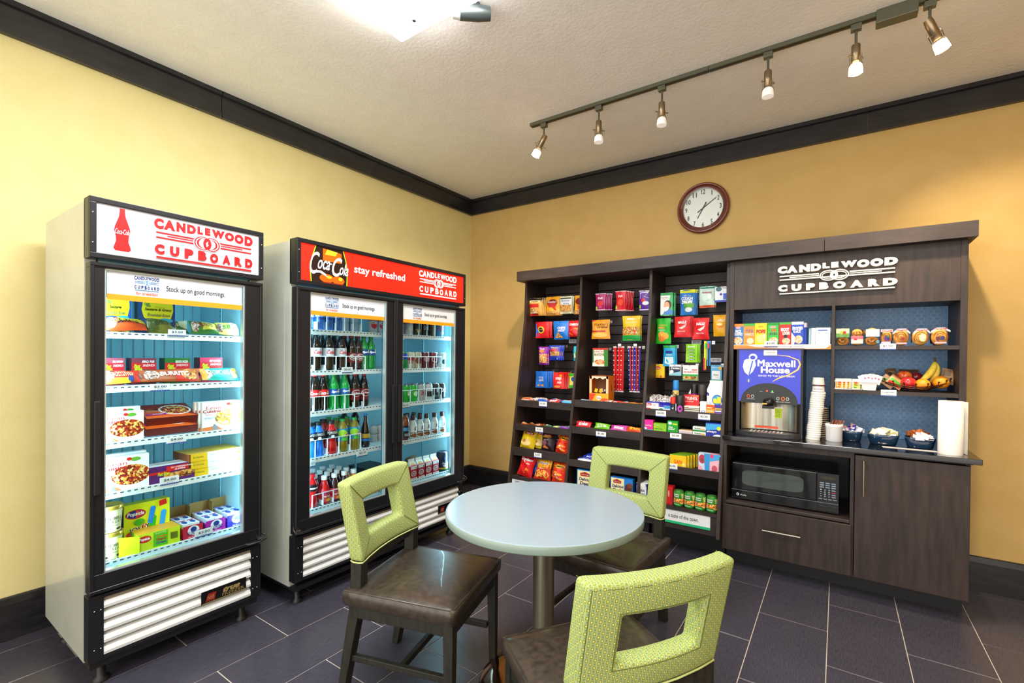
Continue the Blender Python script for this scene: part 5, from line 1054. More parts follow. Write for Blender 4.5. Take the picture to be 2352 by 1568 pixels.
# candy ropes: each packet of rope its own object
def ropes(n,u0,u1,c1,c2,txt,nm):
    lo=(1.805,1.091,1.462,0.079); hi=(1.936,1.095,1.461,0.079); P_=lo if u0==0 else hi
    for i in range(n):
        m=MB(); w_=P_[3]/n*1.05; h=P_[2]-P_[1]; x=0
        for k in (-.25,.25): m.tube([(k*w_,0,0.012),(k*w_*1.2,-.003,h*.3),(k*w_*.9,.002,h*.7),(k*w_,0,h-.012)],w_*.27,c1 if (i+int(k>0))%2==0 or nm=='red' else c2,7)
        m.box(-w_/2,w_/2,-.001,.001,0,.016,'f0e8f0'); m.box(-w_/2,w_/2,-.001,.001,h-.016,h,'f4d8dc')
        for q in range(9): m.box(-w_*.45,-w_*.1,-w_*.42,-w_*.40,.02+h*.105*q,.026+h*.105*q,'f8e8e8')
        o=put('candy_rope_packet',m,loc=(P_[0]-P_[3]/2+P_[3]*(i+.5)/n,-.265+.010*(i%2),P_[1])); o.rotation_euler=(0,.02*(i-n/2),0)
        tag(o,'%s candy rope packet, %s of the hanging %s bunch'%(nm,['leftmost','second from the left','third from the left','rightmost'][i if i<n-1 else 3],nm),'candy','%s candy ropes'%nm)
    hook(P_,None,'chrome peg hook holding the %s candy ropes'%nm)
    tag(put('rope_price_tab',MB().box(-.014,.014,-.285,-.2845,-.012,.008,'e8ecf0'),loc=(P_[0]+.01,0,P_[2]+.012)),'small white price tab above the %s candy ropes'%nm,'price tab')
ropes(3,0,0,'d81820','c01018','',"red"); ropes(4,1,0,'1c38b8','c82030','',"blue")
# torn orange candy box on the middle shelf
pos=(1.709,1.033,1.223,0.180); x0_,z0_=pos[0]-.085,1.012
r=root('torn_candy_box',(pos[0],-.36,z0_),'torn open orange and yellow display box of candy bars on the middle shelf','box')
OB=mat('f07818',.5); KR=mat('8a5a34',.8); w_=.165; h_=.212; d_=.11; yb=-.33
m=MB(); X0,X1=pos[0]-w_/2,pos[0]+w_/2; Y0,Y1=yb-d_,yb
m.box(X0,X0+.003,Y0,Y1,z0_,z0_+h_,OB); m.box(X1-.003,X1,Y0,Y1,z0_,z0_+h_,OB); m.box(X0,X1,Y1-.003,Y1,z0_,z0_+h_,KR); m.box(X0,X1,Y0,Y1,z0_,z0_+.003,OB); m.box(X0,X1,Y0,Y1,z0_+h_-.003,z0_+h_,OB)
m.box(X0+.003,X1-.003,Y0,Y0+.003,z0_,z0_+.075,'f8a018'); m.box(X0+.003,X0+.02,Y0,Y0+.003,z0_+.075,z0_+h_-.003,'f4d8b0'); m.box(X1-.02,X1-.003,Y0,Y0+.003,z0_+.075,z0_+h_-.003,'f4d8b0')
jag=[(0,1),(0,.90),(.12,.86),(.25,.93),(.4,.88),(.55,.94),(.7,.87),(.85,.92),(1,.88),(1,1)]
m.prism([(X0+.003+(w_-.006)*a,z0_+h_*b) for a,b in jag][::1],'y',Y0,Y0+.003,'f4e0c0')
art(m,[('p',[(0,0),(1,0),(1,.33),(0,.33)],'f8b020'),('p',[(.0,.33),(.35,.33),(.1,.0),(.0,.0)],'e84818'),('e',.8,.08,.25,.1,'f05818'),('e',.5,.18,.14,.08,'f8f0e0'),('t','Peanut',.5,.18,.22,.05,'8a3a10',.02)],lambda u,v,o:(X0+u*w_,Y0-o,z0_+v*h_),w_/h_); 
art(m,[('r',0,0,1,1,'f88818'),('t',"REESE'S",.5,.55,.5,.10,'7a2a10',.03,0,PI/2)],lambda u,v,o:(X1+o,Y0+u*d_,z0_+v*h_),d_/h_)
put('carton',m,r,world=True)
for i,(a,c,t_) in enumerate([(-.05,'f4c818',.3),(-.02,'f4c818',.5),(.01,'f0e8e0',-.3),(.035,'3a1c10',.2),(.05,'f0f0f0',-.5)]):
    o=put('candy_bar',MB().box(-.012,.012,-.006,.006,-.03,.05,c).box(-.013,.013,-.0065,.0065,.005,.02,'3a1810')); o.location=(pos[0]+a,Y0+.04+.008*i,z0_+.06); o.rotation_euler=(0,t_,.1); tag(o,'%s candy bar standing in the torn orange box'%['yellow leftmost','second yellow','pale grey','dark brown','white rightmost'][i],'candy bar','candy bars in the torn box')
# bay 3 row 1
mask=[('r',0,.88,1,1,'18a048'),('r',0,.0,1,.05,'18a048'),('p',[(.5,.05),(1,.05),(1,.88),(.8,.88)],'48c078'),('t','Face Mask',.36,.79,.56,.045,'1c1c1c',.02),('t','Masque pour',.4,.73,.5,.035,'1c1c1c',.01),('p',[(.2,.05),(.98,.05),(.98,.22),(.7,.3),(.35,.2)],'4a88d8'),('e',.60,.47,.30,.20,'4a2818'),('e',.52,.42,.24,.19,'e8b088'),('p',[(.25,.36),(.62,.40),(.72,.36),(.62,.24),(.42,.18),(.28,.26)],'f8f4f4'),('t','20 pack',.5,.025,.4,.03,'ffffff',.02)]
for k in range(2): BX('face_mask_box',['green face mask box with a masked portrait, top row of the right bay','second green face mask box hanging behind the front one'][k],'box','y',-.28+.03*k,(2.189,1.692,1.868,0.093),.022,'f0f4f0',mask,side_c='189048',dx=.012*k)
hook((2.189,1.692,1.868,0.093),None,'chrome peg hook holding the face mask boxes')
HB('blue cough drop bag with a yellow top in the right bay',(2.343,1.693,1.881,0.111),'2a78c8',[('r',0,.87,1,1,'d8e020'),('e',.62,.36,.34,.16,'58a838'),('e',.6,.2,.26,.09,'e8f4f8'),('t','COUGH',.5,.64,.74,.13,'ffffff',.06,.1),('t','DROPS',.5,.50,.72,.13,'ffffff',.06,.1),('t','sugar free',.5,.76,.5,.06,'c8e8f8',.01)],2,rz=.0)
HB('pale green tablet bag with red script, top row of the right bay',(2.480,1.741,1.897,0.109),'c8e4dc',[('r',0,.88,1,1,'18786a'),('t','Airborne',.5,.70,.62,.10,'b01c3c',.02,.2),('p',[(0,.38),(.5,.3),(1,.4),(1,.32),(.5,.22),(0,.3)],'28a080'),('r',0,0,1,.10,'e05a28'),('e',.7,.5,.14,.12,'e8f8f8')],1,rz=.0)
BX('medicine_carton','white and blue medicine carton by the hutch, top row','box','y',-.27,(2.586,1.777,1.886,0.102),.02,'eef0f4',[('r',0,0,1,.12,'1c3fc0'),('p',[(.7,1),(1,.8),(1,1)],'d82028'),('e',.25,.85,.2,.16,'3a6a78'),('r',.55,.15,.85,.55,'2a58d0'),('t','Delsym',.7,.9,.3,.08,'1c1c3c',.02),('e',.4,.5,.08,.08,'1c3fc0')])
hook((2.586,1.777,1.886,0.102),None,'chrome peg hook holding the white and blue medicine carton')
HB('green vitamin drop bag with oranges printed on it',(2.166,1.480,1.674,0.111),'20b828',[('t','VITAMIN C',.45,.72,.66,.08,'f0d040',.03),('r',.12,.60,.6,.66,'f0a020'),('e',.4,.34,.22,.14,'fruit'),('e',.65,.30,.22,.13,'f4a828'),('e',.42,.18,.2,.1,'f07820'),('t','DROPS',.4,.53,.5,.03,'f0f8f0',.0)],0)
hl=lambda c: [('t','HALLS',.5,.72,.56,.13,'ffffff',.05,.2),('t','TRIPLE ACTION',.45,.28,.5,.06,'f8e0e0',.02),('p',[(.3,.45),(.6,.55),(.8,.66),(.72,.5),(.5,.38)],c)]
HB('glossy red cough drop bag, left of the two in the right bay',(2.307,1.528,1.682,0.119),'d8141c',hl('f4c8c8'),2)
HB('glossy red cough drop bag, right of the two in the right bay',(2.440,1.510,1.667,0.117),'d8141c',hl('f8e8e8'),0)
HB('golden yellow cough drop bag beside the hutch panel',(2.574,1.531,1.684,0.097),'f4b010',[('t','HALLS',.6,.74,.5,.12,'f8f0d8',.04,.2),('e',.55,.5,.24,.1,'f08818'),('e',.5,.55,.2,.06,'f8e8a0'),('t','TRIPLE ACTION',.5,.34,.5,.06,'e8c8a0',.01)],1)
HB('blue and green wet wipe packet in the third row of the right bay',(2.212,1.308,1.467,0.096),'20a8e0',[('r',0,.88,1,1,'20a848'),('r',.2,.62,.8,.74,'18308a'),('p',[(.15,.15),(.5,.08),(.85,.15),(.85,.45),(.15,.45)],'d8f0f4'),('t','wipes',.5,.54,.5,.09,'f4fafc',.03),('t','20',.8,.05,.2,.06,'ffffff',.02)],1,t=.018)
HB('lime green gum multipack in the third row of the right bay',(2.376,1.340,1.476,0.085),'88d018',[x for k in range(4) for x in (('e',.48,.16+.17*k,.30,.045,'1c5a28'),('t','mint',.48,.16+.17*k,.44,.06,'f0f8e8',.04))]+[('t','Extra',.5,.86,.6,.09,'ffffff',.02)],2,t=.012,blab='orange-red edged gum multipack behind the lime green one')
tb=(2.485,1.285,1.497,0.067); r=root('toothbrush_pack',(tb[0],-.27,tb[1]),'yellow and blue toothbrush pack hanging beside the price tag','toothbrush'); hh=tb[2]-tb[1]
m=MB(); m.box(-.022,.022,.004,.005,hh*.35,hh,'e8e020'); m.box(.0,.024,.003,.0038,hh*.15,hh,'2a90e0'); m.box(-.024,-.004,.002,.0028,0,hh*.42,'d83020'); put('backing_card',m,r)
for dx,c,c2 in ((-.008,'c8e818','20c858'),(.012,'1c1c24','e83020')):
    m=MB(); m.tube([(dx,0,.01),(dx,-.003,hh*.4),(dx,-.004,hh*.75)],.0035,c,7); m.box(dx-.005,dx+.005,-.012,-.003,hh*.75,hh*.93,c2); put('toothbrush',m,r)
hook(tb,None,'chrome peg hook holding the toothbrush pack')
BX('lip_balm_card','bright yellow lip balm box hanging at the left of the right bay','box','y',-.27,(2.133,1.219,1.323,0.085),.02,'f8d010',[('e',.4,.72,.26,.12,'d82018'),('t','Carmex',.4,.72,.4,.12,'f8f0f0',.02,.2),('r',0,0,1,.18,'f0b810'),('r',.62,.03,.76,.15,'d82018'),('t','CLASSIC',.35,.09,.24,.06,'d82018',.01)])
BX('antacid_carton','dark blue and white antacid carton hanging in the right bay','box','y',-.27,(2.256,1.239,1.322,0.088),.02,'f0f2f4',[('r',.04,.25,.96,.82,'141c4a'),('p',[(0,0),(1,0),(1,.4),(.5,.28),(0,.12)],'88c8d8'),('t','Zantac',.5,.68,.8,.22,'ffffff',.04),('e',.22,.35,.16,.16,'f0f4f8')])
BX('pain_patch_carton','white and green pain relief patch carton hanging in the right bay','box','y',-.27,(2.368,1.207,1.320,0.110),.016,'f0eeee',[('r',0,.02,1,.40,'28a848'),('r',.05,.06,.95,.26,'bun'),('t','PAIN RELIEF PATCH',.5,.54,.9,.11,'b83040',.02),('t','Cure',.2,.73,.24,.09,'28308a',.02),('r',.6,.66,.95,.72,'d83828')])
BX('floss_card','white and sky blue dental floss card hanging in the right bay','box','y',-.27,(2.551,1.211,1.324,0.074),.010,'58b0e0',[('r',.1,.08,.85,.62,'f4f6f6'),('r',0,.0,1,.06,'20a868'),('t','dental floss',.4,.84,.6,.08,'e8f4fa',.01),('t','floss',.45,.38,.4,.1,'186a48',.02),('e',.85,.8,.14,.12,'f4b020')])
for q,l in (((2.133,1.219,1.323,0.085),'yellow lip balm box'),((2.256,1.239,1.322,0.088),'blue antacid carton'),((2.368,1.207,1.320,0.110),'pain relief patch carton'),((2.551,1.211,1.324,0.074),'dental floss card')): hook(q,None,'chrome peg hook holding the '+l)
for lab,pos,t in [('price tag on the slat wall beside the first divider',(1.278,1.491,1.531,0.076),'$1.50'),('price tag on the slat wall under the red cough drops',(2.362,1.474,1.511,0.075),'$2.50'),('price tag on the slat wall above the dental floss',(2.507,1.337,1.374,0.078),'$3.50')]: price(lab,'y',-.075,pos,t,'')
for lab,pos,t,v in [('price tag on the first shelf lip of the left bay',(1.238,0.953,0.997,0.077),'$1.50',-.5155),('price tag on the second shelf lip of the left bay',(1.222,0.741,0.784,0.073),'$1.50',-.5455),('price tag on the third shelf lip of the left bay',(1.231,0.537,0.577,0.072),'$2.00',-.5775),
  ('price tag on the second shelf lip of the middle bay',(1.778,0.762,0.802,0.083),'$1.00',-.542),('price tag at the left on the first shelf lip of the right bay',(2.228,0.949,0.993,0.075),'$3.50',-.5125),('price tag at the right on the first shelf lip of the right bay',(2.525,0.949,0.991,0.077),'$2.50',-.5125),
  ('price tag on the second shelf lip of the right bay',(2.342,0.805,0.845,0.078),'$3.50',-.5365),('price tag on the third shelf lip of the right bay, partly behind the chair',(2.332,0.597,0.639,0.069),'$2.00',-.5725)]: price(lab,'y',v,pos,t,'')
# ---------------- snack bays: things on the shelves ----------------
A1,A2,A3,A4=.979,.777,.582,.357; B1,B2,B3,B4=1.012,.805,.548,.352; C1,C2,C3,C4=.982,.83,.604,.350
def flats(z,y,specs,dep=.05,th=.018,w=.12,up=.35):
    for lab,x,c,els,rz,dy in specs:
        FLAT('candy_packet',lab,'candy packet','y',y+dy,(x,z,z,w),c,els,fl=z,dep=dep,th=th,rz=rz,up=up)
T=lambda s,c='ffffff',w=.62:[('t',s,.5,.5,w,.5,c,.04,.0)]
flats(A1,-.46,[('orange and white crispy treat packet at the left end of the first shelf',1.03,'e8a878',[('r',0,0,1,.3,'f0f0f4')]+T('treats','d84818'),.35,0),('clear wrapped brown treat on the first shelf of the left bay',1.10,'a85a3c',[('r',.1,.2,.9,.8,'foil')],.25,.02),('second clear wrapped brown treat on the first left shelf',1.16,'b87050',[('r',.1,.2,.9,.8,'foil')],.5,.05),('blue treat packet left of centre on the first left shelf',1.20,'1c5ac8',T('Krispies'),.1,-.0),('long blue treat packet at the back of the first left shelf',1.29,'2a70d0',T('Treats'),.0,.07),('red treat packet in the centre of the first left shelf',1.30,'d82028',T('bar'),.05,-.005),('sky blue and pink treat packet at the right of the first left shelf',1.43,'58b8e8',[('r',0,.6,1,1,'d868a8')]+T('Pop','f8f8ff'),.0,-.0),('white striped treat packet at the back right of the first left shelf',1.45,'c8d0dc',[('r',.3,.2,.8,.8,'bean')],.3,.07)],dep=.055,th=.022)
flats(A2,-.49,[('orange granola bar at the left of the second left shelf',1.02,'d86a20',T('crunch','f8e8c0'),-.4,0),('brown granola bar, second on the second left shelf',1.09,'8a3a18',T('oats','f0c868'),-.5,.02),('red-brown granola bar, third on the second left shelf',1.16,'b04018',T('nut','f8e8c0'),-.3,0),('tan granola bar, fourth on the second left shelf',1.22,'a8783c',T('bar','4a1c10'),-.4,.03),('dark green bar in the middle of the second left shelf',1.27,'2a6a3c',T('mint'),-.3,0),('green and cream bar right of the middle of the second left shelf',1.33,'8aa858',T('apple','f4f4d8'),-.35,0),('purple chocolate bar at the right of the second left shelf',1.43,'8a38b8',T('MILK','f0e0f8'),.05,-.01),('dark brown bar behind the purple one on the second left shelf',1.42,'3a2c30',T('dark','b8c8d8'),.1,.05)],dep=.04,th=.014,w=.10)
flats(B1,-.47,[('pale blue candy packet at the left of the first middle shelf',1.62,'a8c8d8',T('mints','3a6a9c'),.05,0),('white and red candy bar in front of the torn orange box',1.77,'f0e8e0',T('TAKE','c82018'),.0,0),('white and purple candy bar right of the torn orange box',1.88,'c8a8d0',T('chew','7a2a9c'),.0,.03),('red candy bar on the first middle shelf',1.84,'d82018',T('Kit'),.0,-.005),('orange candy packet on the first middle shelf',1.95,'e86818',T('nut'),.1,.0),('yellow and orange candy packet at the right of the first middle shelf',2.03,'f0b020',T('Butter','c83018'),.0,.0)],dep=.04,th=.016,w=.12)
flats(B2,-.50,[('red fruit candy packet at the left of the second middle shelf',1.60,'d8182c',T('Skittles'),.0,0),('lime green fruit candy packet on the second middle shelf',1.76,'78c820',T('Skittles','f4f4f4'),-.05,0),('magenta fruit candy packet on the second middle shelf',1.90,'c0309c',T('Skittles'),.0,-.005),('orange red fruit candy packet at the right of the second middle shelf',2.03,'e05018',T('fruit','f8d040'),.0,0),('dark red candy packet behind the leftmost one on the second middle shelf',1.56,'b81c28',T('candy'),.0,.05)],dep=.055,th=.03,w=.135,up=.75)
for k in range(4): FLAT('cookie_bar_packet','blue and white bar packet, %s of four fanned on the third middle shelf'%['front','second','third','rear'][k],'candy packet','y',-.535+.032*k,(1.66+.02*k,B3,B3,.17),'f0f0f8' if k==0 else '1c2fa8',[('r',0,.3,1,.9,'1c38b8'),('t','AUSTIN',.5,.6,.7,.34,'e8ecf8',.05)],fl=B3+.012*k,dep=.05,th=.018,up=.45)
# chip bags
def chips(lab,x,z,y,w_,h,base,els,tilt=-.32,rz=0,t=.075,roll=0,cr=None):
    _sd[0]+=1; h*=.80 if z>.5 else .84; me=bag_mesh('chip_bag',w_,h,t,base,els,cr,_sd[0]); o=bpy.data.objects.new('chip_bag',me); COL.objects.link(o); o.location=(x,y,z+.004); o.rotation_euler=(tilt,roll,rz); return tag(o,lab,'chip bag')
lay=[('p',[(0,.0),(1,0),(1,.6),(0,.6)],'f8d818'),('e',.5,.84,.34,.12,'c81c20'),('t',"Lay's",.5,.84,.46,.13,'f8f4f0',.04,.2),('e',.5,.72,.4,.06,'f8c818'),('e',.45,.3,.34,.18,'f4d890'),('e',.3,.36,.12,.1,'c88838')]
chips('yellow potato chip bag at the left front of the third left shelf',1.07,A3,-.50,.135,.19,'e8c810',lay,rz=.12,roll=.12)
chips('yellow potato chip bag behind and right of the front yellow one',1.15,A3,-.44,.12,.18,'d8c010',lay,rz=.3,roll=.1); chips('rearmost yellow potato chip bag on the third left shelf',1.20,A3,-.38,.12,.18,'d8c010',lay,rz=.4,roll=.1)
bk=[('e',.45,.82,.30,.13,'c81c20'),('e',.45,.76,.32,.06,'e8a020'),('t',"Lay's",.45,.83,.42,.12,'f8f4f0',.04,.2),('e',.3,.40,.24,.14,'8a4a60'),('p',[(.2,.15),(.6,.10),(.75,.35),(.4,.38)],'e88838'),('t','barbecue',.45,.58,.4,.07,'c8b8c8',.01)]
chips('black and purple barbecue chip bag in the middle of the third left shelf',1.27,A3,-.49,.135,.185,'2a1c2a',bk); chips('dark barbecue chip bag behind the front dark one',1.33,A3,-.42,.12,.18,'2a1c24',bk,rz=.2)
ch=[('r',0,.62,1,1,'e84818'),('e',.55,.76,.36,.09,'f8d020'),('t','Cheetos',.55,.76,.66,.12,'1c1410',.04,.15),('r',.0,.05,1,.58,'e02818'),('e',.35,.45,.2,.05,'f8a030'),('e',.6,.36,.24,.05,'f8a030'),('e',.4,.25,.24,.05,'f89028'),('e',.7,.16,.2,.05,'f8a030'),('e',.4,.34,.1,.04,'f8f0f0'),('e',.55,.2,.08,.03,'f8f0f0')]
chips('orange and red cheese puff bag at the right of the third left shelf',1.41,A3,-.51,.11,.20,'e84818',ch,roll=.15); chips('second cheese puff bag squeezed against the divider, third left shelf',1.465,A3,-.46,.06,.16,'e03818',ch,rz=.2,roll=.0)
do=[('t','Doritos',.5,.78,.74,.13,'f8f8f8',.06,.0),('p',[(.3,.70),(.5,.6),(.45,.7)],'f8f8f8'),('p',[(.15,.18),(.5,.22),(.2,.48)],'f08828'),('p',[(.45,.12),(.8,.3),(.62,.42)],'f8a038'),('t','nacho',.7,.6,.2,.06,'f8e8e8',.02)]
chips('red tortilla chip bag at the left of the bottom left shelf',1.085,A4,-.56,.145,.215,'d8181c',do,rz=.05,roll=.15); chips('blue tortilla chip bag behind the red one',1.16,A4,-.48,.13,.20,'1c58c8',do,rz=.5,roll=.1); chips('third tortilla chip bag, red, furthest back at the left',1.21,A4,-.42,.12,.18,'c01c28',do,rz=.5,roll=.1)
fr=[('r',0,.55,1,1,'f0b020'),('t','Fritos',.5,.78,.66,.13,'f8f0e8',.08,.15),('t','Fritos',.5,.78,.65,.12,'1c2a6a',.02,.15),('r',0,.0,1,.5,'c83018'),('e',.5,.25,.44,.22,'chips'),('t','flavor',.5,.52,.4,.06,'f8f0e0',.01)]
chips('orange and yellow corn chip bag in the middle of the bottom left shelf',1.27,A4,-.57,.15,.205,'d85018',fr); chips('second corn chip bag, rear right of the front orange one',1.345,A4,-.48,.10,.18,'a83018',fr,rz=.3)
chips('orange and red cheese puff bag at the right of the bottom left shelf',1.42,A4,-.57,.12,.20,'e85018',ch)
# cookie boxes
dd=[('r',.03,.05,.62,.97,'f4e8b0'),('p',[(.12,.82),(.30,.92),(.5,.82),(.48,.68),(.14,.68)],'a82818'),('t',"Murray",.31,.76,.26,.08,'f4e8d8',.02),('t','Delicious',.34,.52,.52,.17,'1c2f6a',.03,.2),('t','Deals',.32,.30,.42,.18,'1c2f6a',.03,.2),('e',.82,.45,.16,.3,'5a2c18'),('e',.88,.65,.12,.14,'7a4428'),('r',0,0,.62,.05,'1c60c8')]
BX('cookie_box','blue and cream cookie box at the left of the bottom middle shelf','box','y',-.58,(1.711,0.370,0.497,0.231),.05,'1c80d8',dd,fl=B4)
BX('cookie_box','blue cookie box with chocolate rolls, seen through the chair back','box','y',-.58,(1.963,0.369,0.482,0.173),.05,'1c80d8',dd,fl=B4)
for k in range(3): BX('tuna_salad_box','navy and white tuna salad box, %s of three behind the chair back'%['front','second','rear'][k],'box','y',-.585+.042*k,(2.118,0.375,0.469,0.080),.038,'1c3a8a',[('r',.06,.12,.94,.86,'e8eaf0'),('r',.06,.12,.94,.2,'58a8e0'),('t','TUNA',.5,.58,.6,.17,'1c2a5a',.03),('t','SALAD',.5,.36,.64,.15,'1c2a5a',.03),('e',.5,.93,.4,.12,'f0f0f4')],fl=C4,side_c='1c2f6a',top='f0f4f8',dx=.006*k)
BX('cracker_box','red box beside the leftmost soup can','box','y',-.56,(2.304,0.329,0.472,0.058),.06,'c8181c',[('t','crackers',.5,.6,.7,.1,'f8e8e8',.02,0,PI/2)],fl=C4)
for k,pos in enumerate([(2.374,0.338,0.454,0.071),(2.447,0.337,0.455,0.069),(2.518,0.336,0.455,0.067),(2.592,0.336,0.454,0.068)]):
    can('soup_can','soup can with a green and orange label, %s of the four'%['leftmost','second from the left','third from the left','rightmost'][k],pos[0],-.555,C4,.034,.108,'2a8a28',[('r',.0,.12,1,.55,'soup'),('p',[(.12,.96),(.72,.98),(.62,.62),(.2,.66)],'168a2c'),('t','Healthy',.42,.86,.44,.13,'ffffff',.03,.1),('t','Choice',.40,.73,.40,.12,'ffffff',.03,.1),('p',[(.72,.95),(.98,.95),(.96,.6),(.8,.55)],'c8d880'),('e',.45,.12,.34,.14,'1a8a2a'),('t','Chicken',.45,.13,.4,.08,'f0f8e8',.02)],rz=.0,top=mat('7a6a68',.3,.8),grp='four soup cans')
# third bay first shelf
BX('toothpaste_box','white and red toothpaste box at the left of the first right shelf','box','y',-.485,(2.144,0.987,1.042,0.114),.03,'f0eef0',[('r',.04,.55,.55,.95,'d81820'),('t','Colgate',.29,.75,.4,.26,'ffffff',.03,.2),('r',0,0,.5,.14,'d83020'),('e',.75,.65,.1,.14,'d8b8b8')],fl=C1+.018)
bw=(2.199,0.990,1.109,0.152); r=root('blue_bowl',(bw[0],-.40,C1),'translucent blue square bowl of wrapped samples on the first right shelf','bowl')
BLP=mat('2a2fb8',.2,0,0,.5,.4); m=MB(); s0,s1,h=.055,.095,.07; x_,y_=bw[0],-.39
V=[(x_+a*s0,y_+b*s0,C1+.002) for a,b in ((-1,-1),(1,-1),(1,1),(-1,1))]+[(x_+a*s1,y_+b*s1*.9,C1+h) for a,b in ((-1,-1),(1,-1),(1,1),(-1,1))]+[(x_+a*(s1-.004),y_+b*(s1*.9-.004),C1+h) for a,b in ((-1,-1),(1,-1),(1,1),(-1,1))]+[(x_+a*(s0-.004),y_+b*(s0-.004),C1+.006) for a,b in ((-1,-1),(1,-1),(1,1),(-1,1))]
m.add(V,[(3,2,1,0)]+[(i,(i+1)%4,4+(i+1)%4,4+i) for i in range(4)]+[(4+i,4+(i+1)%4,8+(i+1)%4,8+i) for i in range(4)]+[(8+i,8+(i+1)%4,12+(i+1)%4,12+i) for i in range(4)]+[(12,13,14,15)],BLP); put('shell',m,r,world=True)
wr=bag_mesh('wrapped_sample',.05,.055,.012,'9a8a88',[('r',.05,.1,.95,.9,'foil')],'d8d8dc',33)
for k in range(12):
    o=bpy.data.objects.new('wrapped_sample',wr); COL.objects.link(o); o.location=(x_-.065+.045*(k%4)+random.uniform(-.008,.008),y_-.045+.038*(k//4),C1+.045+.008*(k%3)); o.rotation_euler=(random.uniform(-.5,.1),random.uniform(-.7,.7),random.uniform(-.8,.8)); tag(o,'silver wrapped sample packet heaped in the blue bowl','packet','wrapped samples in the blue bowl')
for k,(lab,pos,y,c,e) in enumerate([('blue and white carton leaning on the blue bowl',(2.264,0.986,1.026,0.050),-.475,'e8eef4',[('r',0,.5,1,1,'3a9ad8'),('r',0,0,1,.14,'3a9ad8')]),('green and white carton in front of the blue bowl',(2.220,0.986,1.014,0.041),-.48,'f0f4f4',[('e',.5,.4,.4,.4,'1c8a58')]),('grey patterned soap packet on top of the small cartons',(2.244,1.022,1.069,0.085),-.46,'c8c8cc',[('r',0,.1,1,.9,'foil')])]):
    BX(['carton','carton','soap_packet'][k],lab,'carton','y',y,pos,.03,c,e)
def stick(name,lab,pos,y,body,capc,r_,els=(),z=C1+.0,lean=0,capf=.4):
    t=root(name,(pos[0],y,z),lab,'bottle'); h=pos[2]-z; t.rotation_euler=(0,lean,0)
    m=MB(); m.lathe([(r_,0),(r_,h*(1-capf))],body,16); cyl_art(m,els,r_,h*(1-capf)); put('body',m,t)
    m=MB(); m.lathe([(r_*.96,h*(1-capf)),(r_*.96,h*.96),(r_*.8,h)],capc,16); put('cap',m,t); return t
stick('lip_balm_tube','short stick tube with a bright red cap beside the red medicine box',(2.308,0.993,1.092,0.031),-.48,'1c2038','e02818',.022,[('t','gel',.5,.5,.2,.3,'f0f0f0',.02),('r',0,0,1,.15,'d82018')])
stick('lotion_tube','black stick tube with a purple swirl, next to the red capped one',(2.354,0.990,1.107,0.048),-.48,'141014','1c1c20',.032,[('e',.6,.5,.2,.34,'c040c0'),('e',.6,.5,.08,.14,'141014'),('r',.2,0,.3,1,'f0f0f0')],capf=.45)
stick('small_bottle','upright small bottle with a blue top behind the lip balm',(2.290,1.073,1.208,0.041),-.36,'2a78c8','2a90e0',.022,[('r',0,.5,1,.9,'e8c878'),('t','Cool',.5,.7,.5,.24,'1c1c1c',.04)],capf=.25)
stick('leaning_bottle','leaning silver deodorant stick behind the red medicine box',(2.336,1.076,1.187,0.044),-.35,'c8c8d0','e8e8ec',.022,[('r',0,.5,1,1,'6a5a58'),('t','Ice',.5,.75,.6,.3,'f0e8e8',.03)],lean=.45,capf=.3)
stick('hair_spray_can','black and magenta spray can at the back of the first right shelf',(2.422,1.034,1.184,0.042),-.36,'1c141c','141418',.026,[('r',0,.4,1,.95,'c02a9c')],capf=.3)
stick('shave_can','tall dark can with a grey cap behind the detergent carton',(2.484,1.041,1.186,0.044),-.40,'17171b','3a3436',.028,[('t','HAIR',.5,.6,.6,.12,'e8e8e8',.03),('r',.1,.1,.8,.3,'1c6a38')],capf=.35)
BX('medicine_box','bright red pain relief box with white lettering','box','y',-.44,(2.421,1.007,1.111,0.102),.045,'d8181c',[('t','TYLENOL',.5,.78,.84,.20,'ffffff',.06),('t','Extra Strength',.36,.56,.56,.10,'f8e0e0',.02),('r',.64,.12,.9,.3,'f0a8a0'),('p',[(.5,1),(1,1),(1,.92),(.5,.92)],'f08838')],top='c02020')
for k in range(3): BX('white_card_box','%s flat white carton stacked below the red medicine box'%['lowest','middle','uppermost'][k],'carton','y',-.485,(2.433,0.990,1.045,0.106),.06,'c8c4b8' if k<2 else 'f0ecec',[('p',[(.2,.2),(.35,.2),(.25,.9)],'e88838')] if k==2 else [],fl=C1+.018+.0 ,dz=.011*k)
for o in [o for o in COL.objects if o.name.startswith('white_card_box')]: o.scale=(1,1,.33)
BX('white_bottle_box','small plain white carton with a blue swirl, before the detergent','carton','y',-.485,(2.512,0.990,1.074,0.040),.035,'f0eef0',[('e',.5,.18,.34,.12,'2a3a9c'),('e',.5,.2,.24,.07,'f0eef0')])
BX('orange_medicine_box','small orange and yellow medicine box at the right of the shelf','box','y',-.49,(2.560,0.991,1.054,0.054),.03,'f0a020',[('r',0,.6,1,1,'e85020'),('r',.1,.66,.7,.76,'f8d8a0'),('r',.1,.3,.8,.4,'f8e8c0')])
BX('purple_medicine_box','small purple and white medicine box next to the orange one','box','y',-.49,(2.613,0.987,1.057,0.053),.03,'4a2a9c',[('r',.05,.5,.95,.7,'f0c828'),('t','Cold Flu',.5,.6,.8,.12,'2a1c6a',.02),('r',.05,.35,.9,.44,'e8e8f8'),('r',.05,.05,.95,.25,'8a5ab8')])
dt=(2.583,0.991,1.219,0.107); r=root('detergent_carton',(dt[0],-.42,C1),'tall white gable-top laundry detergent carton with yellow lettering','carton'); w_=dt[3]; h=dt[2]-C1; hb=h*.74
